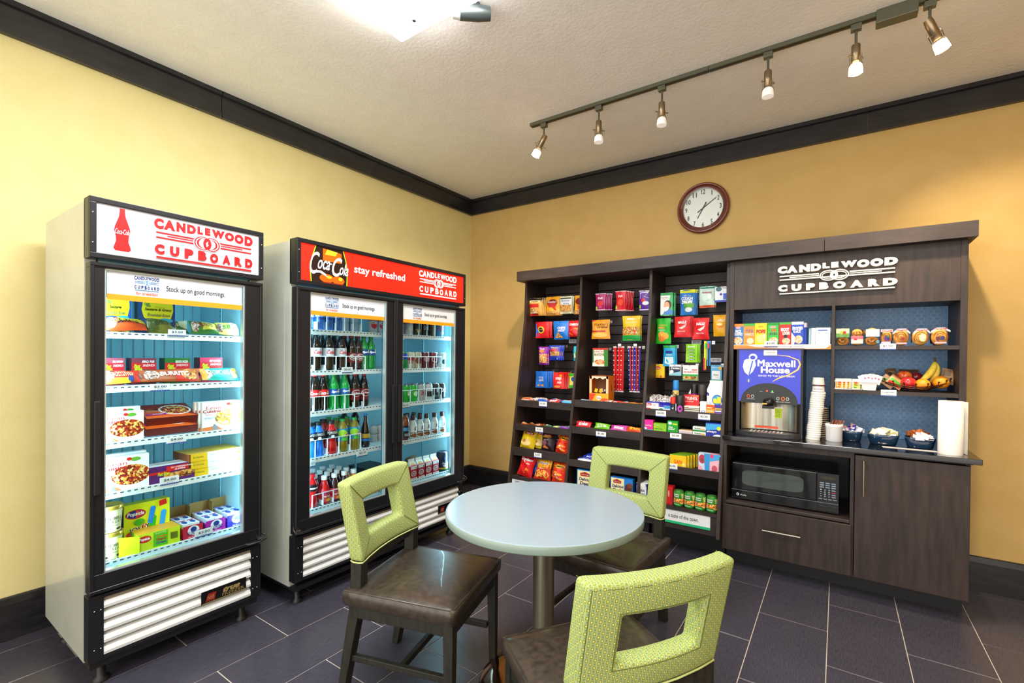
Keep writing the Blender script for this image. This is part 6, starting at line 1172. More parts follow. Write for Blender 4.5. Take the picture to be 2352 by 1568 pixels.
m=MB(); m.box(-w_/2,w_/2,-.035,.035,0,hb,'f0f2f8'); art(m,[('e',.62,.60,.30,.21,'1c4ab0'),('e',.62,.60,.26,.18,'2aa0d8'),('t','all',.62,.60,.46,.26,'f8e818',.06),('e',.2,.35,.12,.16,'9ac8e8'),('r',.6,.3,.95,.35,'f0c020'),('p',[(0,.9),(.14,.86),(.14,.74),(0,.78)],'2a308a')],lambda u,v,o:(u*w_-w_/2,-.035-o,v*hb),w_/hb); put('body',m,r)
m=MB(); q=w_/2; m.add([(-q,-.035,hb),(q,-.035,hb),(q,.035,hb),(-q,.035,hb),(-q*.8,0,h*.93),(q,0,h*.93)],[(0,1,5,4),(2,3,4,5),(3,0,4),(1,2,5)],'eceef4'); m.box(-q*.8,q,-.002,.002,h*.92,h,'f4f4f8'); put('gable_top',m,r)
# third bay second shelf
BX('liner_box','pink box with teal base at the left of the second right shelf','box','y',-.515,(2.133,0.840,0.920,0.081),.04,'e8209c',[('t','Carefree',.5,.52,.7,.18,'f8e0f0',.01,.3),('r',0,0,1,.15,'28b0b8'),('e',.25,.25,.2,.1,'f8f0f8')],side_c='b81878')
BX('allergy_box','lime green allergy relief box, second on the second right shelf','box','y',-.515,(2.224,0.834,0.902,0.094),.04,'88c820',[('t','Allergy Relief',.4,.42,.6,.13,'1c3a1c',.02),('r',0,.55,.25,.62,'f0d820'),('t','loratadine',.25,.8,.4,.1,'e8f8c0',.0)],side_c='4a8a18')
BX('sinus_box','darker green cold relief box, third on the second right shelf','box','y',-.515,(2.314,0.839,0.926,0.073),.04,'18a028',[('e',.25,.82,.18,.12,'d8f0f0'),('r',.5,.7,.95,.82,'c8e020'),('t','Gas',.32,.52,.4,.15,'f0f8f0',.03),('t','Relief',.4,.36,.6,.15,'f0f8f0',.03)],side_c='107018')
BX('bandage_box','low cream box between the green boxes on the second right shelf','box','y',-.515,(2.403,0.836,0.870,0.092),.06,'e8e0d8',[('r',0,.1,1,.8,'c8c0c8')],top='d8a860')
for k in range(2): BX('antacid_box','green and white box, %s of the stacked pair on the second right shelf'%['lower','upper'][k],'box','y',-.515,[(2.495,0.834,0.869,0.086),(2.495,0.869,0.902,0.086)][k],.04,'f0f4f0',[('r',0,.0,1,.35,'18883c'),('t','Rolaids',.4,.65,.5,.3,'18783c',.03),('r',.6,.5,.95,.7,'e8a040')],side_c='b8d8c0',top='f0f0f0')
BX('pad_box','large blue and sky blue box at the right of the second right shelf','box','y',-.515,(2.590,0.835,0.935,0.105),.05,'142c9c',[('p',[(0,.5),(1,.62),(1,.95),(0,.95)],'3aa8e8'),('t','always',.36,.42,.6,.2,'f0f4ff',.02,.25),('e',.8,.66,.12,.13,'f0e020'),('e',.75,.12,.3,.14,'e0e8f4')],top='1c48d8')
# third bay third shelf
for k in range(5): BX('dryer_sheet_box',['yellow dryer sheet box facing the front on the third right shelf','green edged box right behind the yellow one','third box in the yellow and green row','fourth box in the yellow and green row','rearmost box in the yellow and green row'][k],'box','y',-.54+.03*k,(2.360,0.626,0.695,0.114),.026,'f4c818',[('t','GAIN',.5,.5,.5,.3,'e84818',.06),('e',.85,.3,.1,.16,'f8e080')],fl=C3,side_c='2aa83c' if k%2 else 'f0b818',top='48b828',dx=.012*k)
for k in range(3): BX('soap_carton',['red carton left of the yellow dryer sheet box, behind the chair','second red carton further left behind the chair','grey lidded carton at the left end of the third right shelf'][k],'box','y',-.50,(2.33-.09*k,C3,C3+.055,.085),.10,['d82818','c82818','8a8a88'][k],[('t','soap',.5,.5,.5,.3,'f8f0e0',.04)],fl=C3,top=['c83018','d83820','9a9a98'][k])
BX('wipes_pack','pink and blue baby wipe box, left of the pair','box','y',-.55,(2.536,0.634,0.731,0.073),.05,'c8e0f4',[('e',.35,.7,.3,.24,'c83858'),('e',.35,.66,.14,.1,'8a4a38'),('p',[(.6,0),(1,0),(1,1),(.5,1)],'3a98e0'),('p',[(0,0),(.5,0),(.3,.3),(0,.4)],'f0a8c0')],fl=C3)
BX('wipes_pack','pink and blue baby wipe box, right of the pair by the panel','box','y',-.55,(2.607,0.636,0.731,0.068),.05,'f0b8cc',[('p',[(0,.6),(1,.75),(1,1),(0,1)],'48a8e8'),('e',.45,.25,.26,.18,'c85868'),('e',.2,.9,.16,.1,'e83878')],fl=C3)
# ---------------- coffee hutch contents ----------------
H1=1.466; H1R=1.456; H3=1.190; HC=.872
cereal=[('cereal_box','blue and orange crispy rice cereal box, leftmost in the hutch row',(2.710,1.495,1.608,0.069),'2a78c8',[('r',0,.88,1,1,'e88828'),('e',.5,.22,.4,.18,'cereal'),('t','RICE',.5,.66,.5,.13,'f4f4f8',.05),('t','KRISPIES',.5,.52,.8,.13,'f4f4f8',.05),('e',.5,.82,.24,.05,'f0a8c0')]),
('cereal_box','golden wheat squares cereal box, second in the hutch row',(2.779,1.494,1.609,0.070),'e8902c',[('r',0,.88,1,1,'48a838'),('t','MINI',.5,.66,.62,.16,'3a4a9c',.05),('t','WHEATS',.5,.50,.8,.12,'f8f0f8',.04),('e',.6,.2,.3,.14,'f4e0b8')]),
('cereal_box','yellow corn cereal box, third in the hutch row',(2.849,1.494,1.610,0.071),'f8d818',[('t','POPS',.5,.62,.8,.18,'d82018',.07,.1),('e',.5,.3,.4,.18,'f8e888'),('e',.78,.42,.14,.1,'e8d8b8'),('t','corn',.5,.84,.4,.06,'c88018',.02)]),
('cereal_box','bright green apple cereal box, fourth in the hutch row',(2.921,1.493,1.611,0.066),'28b838',[('r',0,.9,1,1,'189038'),('e',.5,.80,.3,.05,'f0a0a8'),('t','APPLE',.55,.66,.5,.10,'f04820',.04),('t','JACKS',.5,.5,.84,.18,'f4f4f4',.08),('t','JACKS',.5,.5,.82,.16,'101410',.03),('e',.55,.2,.4,.16,'cereal')]),
('cereal_box','red fruit ring cereal box, fifth in the hutch row',(2.990,1.492,1.611,0.067),'d82020',[('r',0,.9,1,1,'48a838'),('t','FROOT',.5,.68,.7,.15,'f4f0f4',.07),('t','LOOPS',.6,.52,.6,.14,'f4f0f4',.07),('e',.55,.38,.16,.09,'101010'),('e',.6,.18,.34,.14,'cereal')]),
('cereal_box','blue frosted flakes cereal box, rightmost in the hutch row',(3.060,1.491,1.612,0.068),'1c48c0',[('r',0,.88,1,1,'f0f0f8'),('t','FROSTED',.5,.72,.84,.14,'f8f8ff',.07,.1),('t','FLAKES',.45,.58,.6,.12,'f8f8ff',.05,.1),('p',[(0,.55),(.4,.3),(.2,.0),(0,0)],'f0f0f8'),('e',.6,.24,.32,.18,'cereal')])]
for nm,lab,pos,c,e in cereal: BX(nm,lab,'cereal box','y',-.375,pos,.035,c,e,fl=H1-.004,grp='cereal boxes in the hutch')
for k in range(2): BX('cereal_box','blue cereal box, %s behind the rightmost one'%['second row','third row'][k],'cereal box','y',-.335+.04*k,(3.075,1.498,1.607,0.063),.034,'1c48c0',[('r',0,.8,1,1,'e8e8f4')],fl=H1-.004,dx=.004*k,grp='cereal boxes in the hutch')
for k,(dx,dy,c,h) in enumerate([(0,0,'eceef6',0),(-.025,.02,'d8e8ec',.006),(-.04,.04,'a8d0dc',.01),(.01,.06,'88c0d0',.016)]):
    BX('tissue_packet','%s pale oatmeal sachet leaning at the right of the cereal boxes'%['front white','second','third','rear blue'][k],'packet','y',-.36+dy,(3.198,1.495,1.572,0.076),.01,c,[('r',.15,.82,.8,.88,'3a5ac0'),('r',.1,.3,.8,.34,'d8d0e0')] if k==0 else [],fl=H1-.004,dx=dx+.0,dz=0,tilt=-.1,grp='sachets beside the cereal')
price('price tag under the cereal row','y',-.403,(2.911,1.449,1.489,0.076),'$3.00'); price('price tag on the pastry shelf','y',-.3975,(3.518,1.432,1.468,0.074),'$1.50'); price('complimentary card on the fruit basket shelf','y',-.3975,(3.525,1.161,1.199,0.072),'Complimentary','items')
# wrapped pastries
def pastry(lab,pos,kind,els,d=.07,two=False):
    x=pos[0]; z=H1R; w_=pos[3]; h=pos[2]-z
    t=root('wrapped_pastry',(x,-.345,z),lab,'pastry','wrapped pastries on the hutch shelf')
    m=MB(); 
    if two:
        for i in range(2): m.sphere((0,0,h*(.24+.42*i)),1,'f0b058',16,8,(w_*.45,d*.42,h*.23)); m.sphere((0,-.004,h*(.24+.42*i)),1,F['bun'],16,8,(w_*.40,d*.42,h*.17))
    else:
        m.sphere((0,0,h*.42),1,'f2b45c',18,10,(w_*.46,d*.42,h*.42))
        pts=[]; 
        for i in range(40):
            a=i*.42; rr=.10+.80*i/40; pts.append((w_*.40*rr*math.cos(a),-d*.42*math.sqrt(max(.02,1-(rr*.80)**2))-.001,h*.42+h*.36*rr*math.sin(a)))
        m.tube(pts,.0028,'c88434',6)
    put('bun',m,t)
    m=MB(); art(m,els,lambda u,v,o:((u-.5)*w_,-d*.5-.004-o+.02*((u-.5)**2),v*h),w_/h,grid=4); put('printed_label',m,t)
    mm=bag_mesh('clear_wrapper',w_*1.02,h*1.02,d*1.15,CLEAR,[],None,int(x*1000)); put('clear_wrapper',mm,t)
PX_=[('two stacked buns with a green apple label, leftmost pastry',(3.300,1.464,1.579,0.073),[('r',.04,.42,.96,.82,'6a9a4a'),('r',.04,.62,.96,.86,'e0d8b0'),('e',.42,.66,.12,.08,'a8d020'),('e',.62,.66,.12,.08,'d82820')],True),
('two stacked brown buns with a pink and white label',(3.372,1.464,1.572,0.064),[('r',.04,.12,.96,.5,'e0d0c8'),('r',.04,.34,.96,.52,'c86a78'),('r',.25,.30,.5,.38,'d82020')],True),
('two stacked pale buns with a silver label, third pastry',(3.445,1.464,1.577,0.077),[('r',.1,.45,.95,.82,'c8d4d4'),('e',.84,.2,.1,.08,'5a98a8')],True),
('round pastry with grape print, middle of the shelf',(3.514,1.466,1.565,0.057),[('r',0,.74,1,.88,'f0c8d0'),('t','Cloverhill',.5,.8,.8,.09,'c81828',.03),('e',.5,.40,.24,.14,'4a1c7a'),('e',.6,.5,.12,.06,'2a7a30'),('r',.05,.12,.8,.22,'c8b8e8')],False),
('cinnamon roll with a red label, fifth pastry',(3.581,1.463,1.573,0.079),[('p',[(0,.66),(.25,.84),(.75,.84),(1,.66),(1,.58),(.75,.72),(.25,.72),(0,.56)],'f4e0e4'),('t','Cloverhill',.5,.77,.66,.09,'d81828',.03),('e',.56,.34,.12,.10,'a83818'),('r',.2,.08,.8,.16,'e8a0a8')],False),
('cream filled roll in a shiny wrapper, second from the right',(3.667,1.462,1.571,0.082),[('p',[(.1,.66),(.3,.84),(.8,.84),(1,.66),(1,.58),(.8,.72),(.3,.72),(.1,.56)],'f4e0e4'),('t','Cloverhill',.52,.77,.66,.09,'d81828',.03),('e',.6,.40,.20,.20,'f0d8a0'),('e',.6,.40,.13,.13,'f8e8c0')],False),
('berry danish in a shiny wrapper, rightmost pastry',(3.751,1.462,1.573,0.082),[('p',[(.0,.70),(.3,.86),(.7,.86),(1,.72),(1,.64),(.7,.75),(.3,.75),(.0,.60)],'f4e0e4'),('t','Cloverhill',.48,.80,.66,.09,'d81828',.03),('e',.36,.34,.12,.10,'5a1c28'),('e',.6,.36,.12,.10,'2a2a6a'),('r',.2,.1,.8,.18,'f0a8b8')],False)]
for lab,pos,e,two in PX_: pastry(lab,pos,'',e,two=two)
# tea basket and sugar caddy
tbp=(3.329,1.194,1.260,0.142); r=root('tea_basket',(tbp[0],-.33,H3),'white wire basket of yellow tea bag boxes on the hutch shelf','basket'); bx=tbp[0]; bw_=tbp[3]; z=H3
m=MB()
for k in range(8): xx=bx-bw_/2+bw_*k/7; m.tube([(xx,-.385,z+.002),(xx,-.388,z+.05)],.0014,WHITE,5); m.tube([(xx,-.29,z+.002),(xx,-.288,z+.05)],.0014,WHITE,5)
for zz in (.003,.05): m.tube([(bx-bw_/2,-.387,z+zz),(bx+bw_/2,-.387,z+zz),(bx+bw_/2,-.289,z+zz),(bx-bw_/2,-.289,z+zz),(bx-bw_/2,-.387,z+zz)],.0022,WHITE,6)
put('wire_frame',m,r,world=True)
for k in range(6):
    o=put('tea_packet',box_mesh('tea_packet',.040,.060,.006,'f4f2e0',[('r',.1,.05,.9,.75,['f0b820','f0c828','f0d030','c8d828','d8e030','c8d828'][k]),('e',.5,.62,.3,.12,'d85828'),('r',.15,.1,.6,.2,['d84818','d84818','d84818','2a8a38','2a8a38','2a8a38'][k]),('t','Tea',.5,.4,.4,.14,'8a2a18',.02)])); o.location=(bx-bw_/2+.028+.042*(k//3)*2.0+.042*(k%3)*.0+.042*((k%3)>0)*((k%3)-.0)*.5,-.375+.014*(k%3),z+.006); tag(o,'%s tea packet, %s row, in the white wire basket'%(['orange labelled','green labelled'][k//3],['front','middle','back'][k%3]),'tea packet','tea packets in the wire basket')
cp=(3.435,1.189,1.248,0.067); r=root('sugar_caddy',(cp[0],-.36,H3),'white plastic caddy of sugar packets beside the tea basket','caddy'); x_=cp[0]
m=MB(); V=[(x_+a*.030,-.36+b*.022,H3+.001) for a,b in ((-1,-1),(1,-1),(1,1),(-1,1))]+[(x_+a*.038,-.36+b*.03,H3+.055) for a,b in ((-1,-1),(1,-1),(1,1),(-1,1))]
m.add(V,[(3,2,1,0)]+[(i,(i+1)%4,4+(i+1)%4,4+i) for i in range(4)]+[(4,5,6,7)],'f0eef0'); m.box(x_-.04,x_+.04,-.393,-.389,H3+.048,H3+.056,'f8f6f8'); put('tub',m,r,world=True)
for k in range(5):
    o=put('sugar_packet',box_mesh('sugar_packet',.045,.055,.003,'f4e8ee',[('r',.2,.3,.6,.5,'e8a8b8'),('e',.7,.6,.12,.1,'d85878')])); o.location=(x_-.02+.012*k,-.375+.008*k,H3+.038+.003*(k%2)); o.rotation_euler=(-.15,.3*(k-2)*.5,0); tag(o,'white and pink sugar packet standing in the plastic caddy','sugar packet','sugar packets in the caddy')
# fruit basket
fb=(3.648,1.187,1.269,0.363); fx,fy,fr=fb[0],-.235,.165
r=root('fruit_basket',(fx,fy,H3),'brown wire fruit basket, wide and shallow, on the right hutch shelf','basket'); BRZ=mat('4a2a22',.3,.8); rx=fb[3]/2*.93; ry=.155
m=MB()
def el(z,kx): return [(fx+rx*kx*math.cos(2*PI*i/48),fy+ry*kx*math.sin(2*PI*i/48),z+.018*kx*abs(math.cos(2*PI*i/48))**2*2) for i in range(49)]
for z,kx in ((H3+.030,1.0),(H3+.020,.93),(H3+.006,.6)): m.tube(el(z,kx),.0028,BRZ,6,cap=False)
put('rim_wires',m,r,world=True)
m=MB()
for i in range(20):
    a=2*PI*i/20; c,s=math.cos(a),math.sin(a); e=.036*abs(c)**2
    m.tube([(fx+rx*.6*c,fy+ry*.6*s,H3+.006+e*.5),(fx+rx*.95*c,fy+ry*.95*s,H3+.022+e),(fx+rx*1.02*c,fy+ry*1.02*s,H3+.045+e)],.002,BRZ,5); m.sphere((fx+rx*1.02*c,fy+ry*1.02*s,H3+.047+e),.0052,BRZ,8,6)
put('ribs',m,r,world=True)
APP=noise_mat('apple_skin','c81c1c','e8842c',nscale=9,rough=.25,coat=.4); APD=noise_mat('dark_apple_skin','5a0f1c','8a1c28',nscale=14,rough=.25,coat=.4); ORG=noise_mat('orange_peel','f08a10','f8a828',nscale=8,rough=.4,bump=.4,bscale=300); BAN=noise_mat('banana_skin','e8c028','f4d850',scale=(1,1,1),nscale=30,rough=.45,lo=.3,hi=.5)
def fruit(name,lab,u,v,y,rad,mt,stem=True,sq=.92):
    p=FP[(u,v)]; t=root(name,(p[0],y,p[1]-0*rad),lab,'fruit')
    m=MB(); prof=[]
    for i in range(13):
        a=PI*i/12; R=rad*math.sin(a)*(1+.04*math.cos(a)); z=-rad*sq*math.cos(a)
        if i>=10 and stem: z-=rad*.10*(i-9)/3*1.0
        prof.append((max(R,.0001),z))
    m.lathe(prof,mt,20,cap=False); put('body',m,t)
    m=MB(); 
    if stem: m.tube([(0,0,rad*sq*.75),(.002,0,rad*sq*1.1)],.0014,'4a3018',5)
    else: m.lathe([(.004,rad*sq*.995),(.003,rad*sq*1.01),(.0001,rad*sq*1.01)],'5a7a28',8)
    put('stem',m,t)
FP={(0,0):((3.610,1.234,1.299,0.071)[0],H3+.086),(1,0):((3.620,1.218,1.263,0.065)[0],H3+.052),(2,0):((3.667,1.253,1.292,0.044)[0],H3+.080),(3,0):((3.684,1.211,1.259,0.061)[0],H3+.044),(4,0):((3.768,1.226,1.288,0.065)[0],H3+.058)}
fruit('apple','yellow-blushed red apple at the back left of the fruit basket',0,0,-.235,.038,APP); fruit('apple','bright red apple at the front of the fruit basket',1,0,-.325,.038,noise_mat('red_apple_skin','c01828','e03a30',nscale=9,rough=.25,coat=.4)); fruit('apple','dark maroon apple at the back of the fruit basket',2,0,-.19,.036,APD)
fruit('orange','orange at the front middle of the fruit basket',3,0,-.33,.036,ORG,False); fruit('orange','larger orange at the right of the fruit basket',4,0,-.29,.040,ORG,False,.9)
bx_=(3.723,1.251,1.346,0.058); 
for k,(dx,bend,lab) in enumerate([(0,.0,'front banana curving down to the left, stem up'),(.035,.03,'rear banana behind the front one')]):
    x=bx_[0]+.01; t=root('banana',(x,-.25,H3+.15),lab,'banana','banana pair'); pts=[];rr=[]
    for i in range(11):
        s=i/10
        pts.append((.012-.075*s**1.8+dx*s*1.6,-.06*s+.05*k*s,-.115*s+.02)); rr.append(.004+.014*math.sin(PI*min(1,.08+.9*s))**.6)
    m=MB(); m.tube(pts,rr,BAN,9); put('body',m,t); m=MB(); m.tube([(pts[0][0],pts[0][1],pts[0][2]),(pts[0][0]+.002,0,.05)],[.005,.006],'8a7a30',7); put('stem',m,t)
KRAFT=mat('b8895a',.75)
for k,(lab,pos,y,c,rzz,e) in enumerate([('tan granola bar pack with a green stripe at the left of the fruit basket',(3.511,1.223,1.280,0.072),-.31,'d8a878',.7,[('r',.1,.35,.9,.6,'48b838')]),('second tan granola bar pack overlapping the first',(3.545,1.214,1.274,0.077),-.33,'d8a070',.7,[('r',.1,.35,.9,.6,'48b838'),('r',.1,.1,.9,.3,'d83828')]),('brown paper packet standing behind the left apples',(3.559,1.261,1.320,0.051),-.15,'7a5a3c',-.2,[('e',.4,.4,.2,.2,'3a2c20')]),('dark brown paper packet standing behind the middle of the basket',(3.643,1.268,1.316,0.087),-.12,'6a4a30',0,[]),('crumpled kraft paper packet at the right end of the fruit basket',(3.800,1.238,1.327,0.063),-.24,'c8986a',.2,[('r',.1,.5,.6,.9,'8a6a4a')])]):
    _sd[0]+=1; me=bag_mesh('paper_packet',pos[3]*1.1,max(.05,pos[2]-pos[1]),.018,c,e,None,_sd[0]); o=bpy.data.objects.new('paper_packet',me); COL.objects.link(o); o.location=(pos[0],y,max(pos[1],H3+.03)); o.rotation_euler=(-.3,rzz,0); tag(o,lab,'packet')
t=can('paper_cup','white paper cup lying behind the left end of the fruit basket',(3.492,1.266,1.318,0.068)[0],-.16,H3+.04,.034,.075,'e8eef0'); t.rotation_euler=(.5,-1.0,0); t['category']='cup'
# ---------------- countertop ----------------
mp=(2.911,0.857,1.426,0.408); X0,X1=(2.907,1.156,1.158,0.383)[0]-(2.907,1.156,1.158,0.383)[3]/2,(2.907,1.156,1.158,0.383)[0]+(2.907,1.156,1.158,0.383)[3]/2
yF=-.45; zt=(2.920,0.878,1.431,0.050)[2]; r=root('coffee_machine',((X0+X1)/2,-.25,HC),'black and blue coffee dispenser with a steel front on the countertop','coffee machine'); P=lambda n,m,**k: put(n,m,r,world=True,**k)
zsp=HC+.05+(zt-HC-.05)*.325
m=MB(); m.box(X0,X1,yF+.012,-.10,zsp,zt,BLK); m.box(X0,X1,yF+.085,-.10,HC+.03,zsp,BLK); P('body',m)
for a,b in ((X0,X0+.012),(X1-.012,X1)): m=MB(); m.box(a,b,yF,yF+.012,zsp,zt,BLK2); m.box(a,b+.010*(a<X0+.001),yF,yF+.085,HC+.03,zsp,BLK2); P('side_trim',m)
m=MB(); m.box(X0-.004,X1+.004,yF-.004,-.09,zt,zt+.01,mat('6a5a5c',.3,.7)); P('lid',m,bev=.003)
MW=X1-X0; zs=HC+.05; MH=zt-zs
blue=mat('1f30cf',.25,coat=.3)
S=lambda u,v,o:(X0+.012+u*(MW-.024),yF+.006-o,zs+v*MH)
asp=(MW-.024)/MH
m=MB(); top=[(0,1),(0,.36)]; arch=[]
for i in range(21):
    a=PI-PI*i/20; arch.append((.5+.46*math.cos(a),.33+.245*math.sin(a)))
N_=len(arch)
vs=[]; 
for x,y in arch: vs+=[S(x,y,0),S(x,1.0,0)]
m.add(vs,[(2*i,2*i+2,2*i+3,2*i+1) for i in range(N_-1)],blue); m.add([S(0,.33,0),S(.04,.33,0),S(.04,1,0),S(0,1,0)],[(0,1,2,3)],blue); m.add([S(.96,.33,0),S(1,.33,0),S(1,1,0),S(.96,1,0)],[(0,1,2,3)],blue)
go=mat('f0c878',.4)
art(m,[('e',.17,.62,.05,.035,'3a58e0'),('p',[(.09,.86),(.07,.78),(.10,.71),(.17,.665),(.24,.72),(.29,.80),(.27,.87),(.2,.885),(.13,.88)],'f4f8fc'),('p',[(.165,.67),(.185,.67),(.25,.87),(.23,.88)],'2a60d0'),('e',.24,.905,.07,.045,'f4f8fc'),('e',.235,.90,.045,.025,blue),('e',.17,.60,.012,.022,go),
 ('t','M',.373,.830,.105,.085,'ffffff',0),('t','M',.380,.830,.105,.085,'ffffff',0),('t','M',.366,.830,.105,.085,'ffffff',0),('t','axwell',.68,.825,.47,.085,'ffffff',.04),('t','House',.60,.745,.46,.085,'ffffff',.035),('t','GOOD TO THE LAST DROP!',.62,.668,.58,.022,'f0f0ff',.03,0,0,1.2),
 ('p',[(.60,.935),(.80,.915),(.95,.87),(.975,.82),(.94,.76),(.80,.69),(.64,.645),(.56,.60),(.575,.60),(.66,.635),(.82,.68),(.965,.75),(1.0,.82),(.97,.875),(.81,.925),(.60,.94)],go)],lambda u,v,o:S(u,v,o),asp,eps=.00012); P('blue_front',m)
m=MB(); vs=[]
for x,y in arch: vs+=[S(x,y,-.002),S(x,.315,-.002)]
m.add(vs,[(2*i+1,2*i+3,2*i+2,2*i) for i in range(N_-1)],mat('1c2226',.35)); 
RL=mat('ff2018',.4,emit=9); GL=mat('40f030',.4,emit=4)
art(m,[('e',.17,.40,.028,.024,'e04830'),('e',.17,.40,.018,.015,'1c2226'),('e',.24,.40,.024,.02,'d8d8d8'),('e',.24,.40,.017,.014,'1c2226'),('e',.65,.385,.024,.02,'d8d8d8'),('e',.65,.385,.017,.014,'1c2226'),('e',.73,.385,.030,.025,'e8782c'),('e',.73,.385,.018,.015,'1c2226'),('e',.80,.385,.024,.02,'d8d8d8'),('e',.80,.385,.017,.014,'1c2226'),('t','HOT',.17,.365,.05,.010,'e8e8e8',0),('t','REGULAR',.24,.365,.07,.010,'e8e8e8',0),('t','REGULAR CREAM',.73,.345,.22,.010,'e8e8e8',0),('e',.475,.475,.013,.010,RL),('e',.56,.473,.011,.009,GL),('t','READY',.38,.465,.05,.009,'e8e8e8',0),('t','POWER',.56,.458,.05,.009,'e8e8e8',0)],lambda u,v,o:S(u,v,o-.002),asp,eps=.0001); P('control_panel',m)
m=MB(); SS=noise_mat('brushed_steel_backsplash','8a857a','c8c2b4',scale=(14,1,.4),nscale=3,rough=.25,metal=.9)
vs=[];n=12
for i in range(n+1):
    a=PI*i/n; x=X0+.03+(MW-.06)*(.5-.5*math.cos(a)); y=yF+.01+.05*math.sin(a); vs+=[(x,y,HC+.035),(x,y,zs+MH*.32)]
m.add(vs,[(2*i,2*i+2,2*i+3,2*i+1) for i in range(n)],SS,True); art(m,[('p',[(.60,.45),(.72,.44),(.735,.80),(.60,.80)],'c8e818')]+[('r',.62,.5+.05*i,.70,.512+.05*i,'5a6a18') for i in range(5)]+[('r',.24,.06,.66,.13,'e84818'),('t','HOT BEVERAGE',.42,.095,.2,.04,'f8f0e8',.02)],lambda u,v,o:(X0+.03+u*(MW-.06),yF+.01+.05*math.sqrt(max(0,1-(2*u-1)**2))-.0015-o,HC+.035+v*(zs+MH*.32-HC-.035)),(MW-.06)/.24); P('steel_splash',m)
m=MB(); m.sphere(((X0+X1)/2+.005,yF-.02,zs+MH*.335),1,BLK,20,10,(.036,.04,.028)); m.box((X0+X1)/2-.03,(X0+X1)/2+.035,yF-.045,yF+.03,zs+MH*.26,zs+MH*.30,BLK2); P('spout',m)
m=MB(); m.box((X0+X1)/2-.028,(X0+X1)/2+.0,yF-.0618,yF-.058,zs+MH*.315,zs+MH*.33,'f0b828'); P('spout_sticker',m)
m=MB(); pl=[(X0+.0,-.30),(X0,yF-.01)]+[(X0+MW*(.5-.5*math.cos(PI*i/14)),yF-.015-.055*math.sin(PI*i/14)) for i in range(15)]+[(X1,yF-.01),(X1,-.30)]
m.prism(pl,'z',HC,HC+.030,mat('2a2a30',.3)); P('drip_tray',m,bev=.003)
m=MB()
for i in range(9): xx=X0+.09+.022*i; m.box(xx,xx+.010,yF-.045,yF+.03,HC+.0302,HC+.032,CHROME)
P('tray_grate',m)
price('complimentary card on the blue coffee machine front','y',yF+.004,(2.915,1.389,1.428,0.077),'Complimentary','items')
# cups
cp=(3.156,0.857,1.154,0.107); cx_,R=cp[0],.040
for k in range(22):
    t=root('paper_cup',(cx_+.0012*k-.004+.0015*math.sin(k),-.39,HC+.0135*k),'white paper cup nested in the tall stack, number %d from the counter up'%(k+1) if False else 'white paper cup nested in the tall stack on the countertop','cup','stack of paper cups')
    m=MB(); m.lathe([(R*.98,0),(R*1.02,.0045),(R*.97,.009),(R*.94,.0138)],'f0eeea',24); put('wall',m,t)
for k,(z,lab,c) in enumerate([(.300,'printed paper cup near the top of the stack, mouth down','ece8e8'),(.336,'topmost paper cup of the stack, mouth down','e8e4e2')]):
    t=root('paper_cup',(cx_+.022,-.39,HC+z),lab,'cup','stack of paper cups'); m=MB(); m.lathe([(R*.86,0),(R*.74,.062-.012*k)],c,22); cyl_art(m,[('t','durability',.5,.6,.5,.18,'5a4a8a',.0),('t','insulated',.5,.3,.5,.16,'5a4a8a',.0)] if k==0 else [('r',0,.0,1,.12,'5a2a2a')],R,.06,rf=lambda v:R*(.86-.12*v)); put('wall',m,t)
r=root('lid_rack',((3.202,0.851,1.105,0.031)[0],-.25,HC),'black wire rack of stacked cup lids behind the cup stack','rack'); x=(3.202,0.851,1.105,0.031)[0]
m=MB()
for dx in (-.03,.035): m.tube([(x+dx,-.28,HC),(x+dx,-.28,HC+.20),(x+dx,-.20,HC+.20),(x+dx,-.20,HC)],.003,BLK2,6)
m.tube([(x+.035,-.28,HC+.13),(x+.05,-.28,HC+.13)],.003,BLK2,6); put('wire_frame',m,r,world=True)
for k in range(16):
    o=put('cup_lid',MB().lathe([(.034,0),(.036,.003),(.030,.006),(.0001,.006)],'d8c8b8',16)); o.location=(x,-.24,HC+.002+.012*k); tag(o,'pale plastic cup lid stacked in the black wire rack','lid','cup lids in the wire rack')
pp=(3.263,0.861,0.981,0.093); x=pp[0]; r=root('stirrer_pot',(x,-.40,HC),'white ceramic pot full of brown stirrers','pot'); R=pp[3]/2*.98
m=MB(); m.lathe([(R*.86,0),(R*.95,.006),(R*.97,.085),(R*1.04,.092),(R*1.04,.104),(R*.97,.108),(R*.93,.1),(R*.9,.09),(R*.88,.07),(.0001,.07)],mat('eef0f4',.2,coat=.4),32,(x,-.40)); m.v=[(a,b,c+HC) for a,b,c in m.v]; put('pot',m,r,world=True)
for k in range(16):
    a=2*PI*k/16*2.4; q=R*.7*(.3+.7*(k%4)/3); o=put('stirrer',MB().box(-.003,.003,-.001,.001,0,.062,['8a4a38','a86a50','7a3a2c'][k%3])); o.location=(x+q*math.cos(a),-.40+q*math.sin(a),HC+.071); o.rotation_euler=(.25*math.sin(a),.35*math.cos(a),a); tag(o,'reddish brown stirrer in the white ceramic pot','stirrer','stirrers in the white pot')
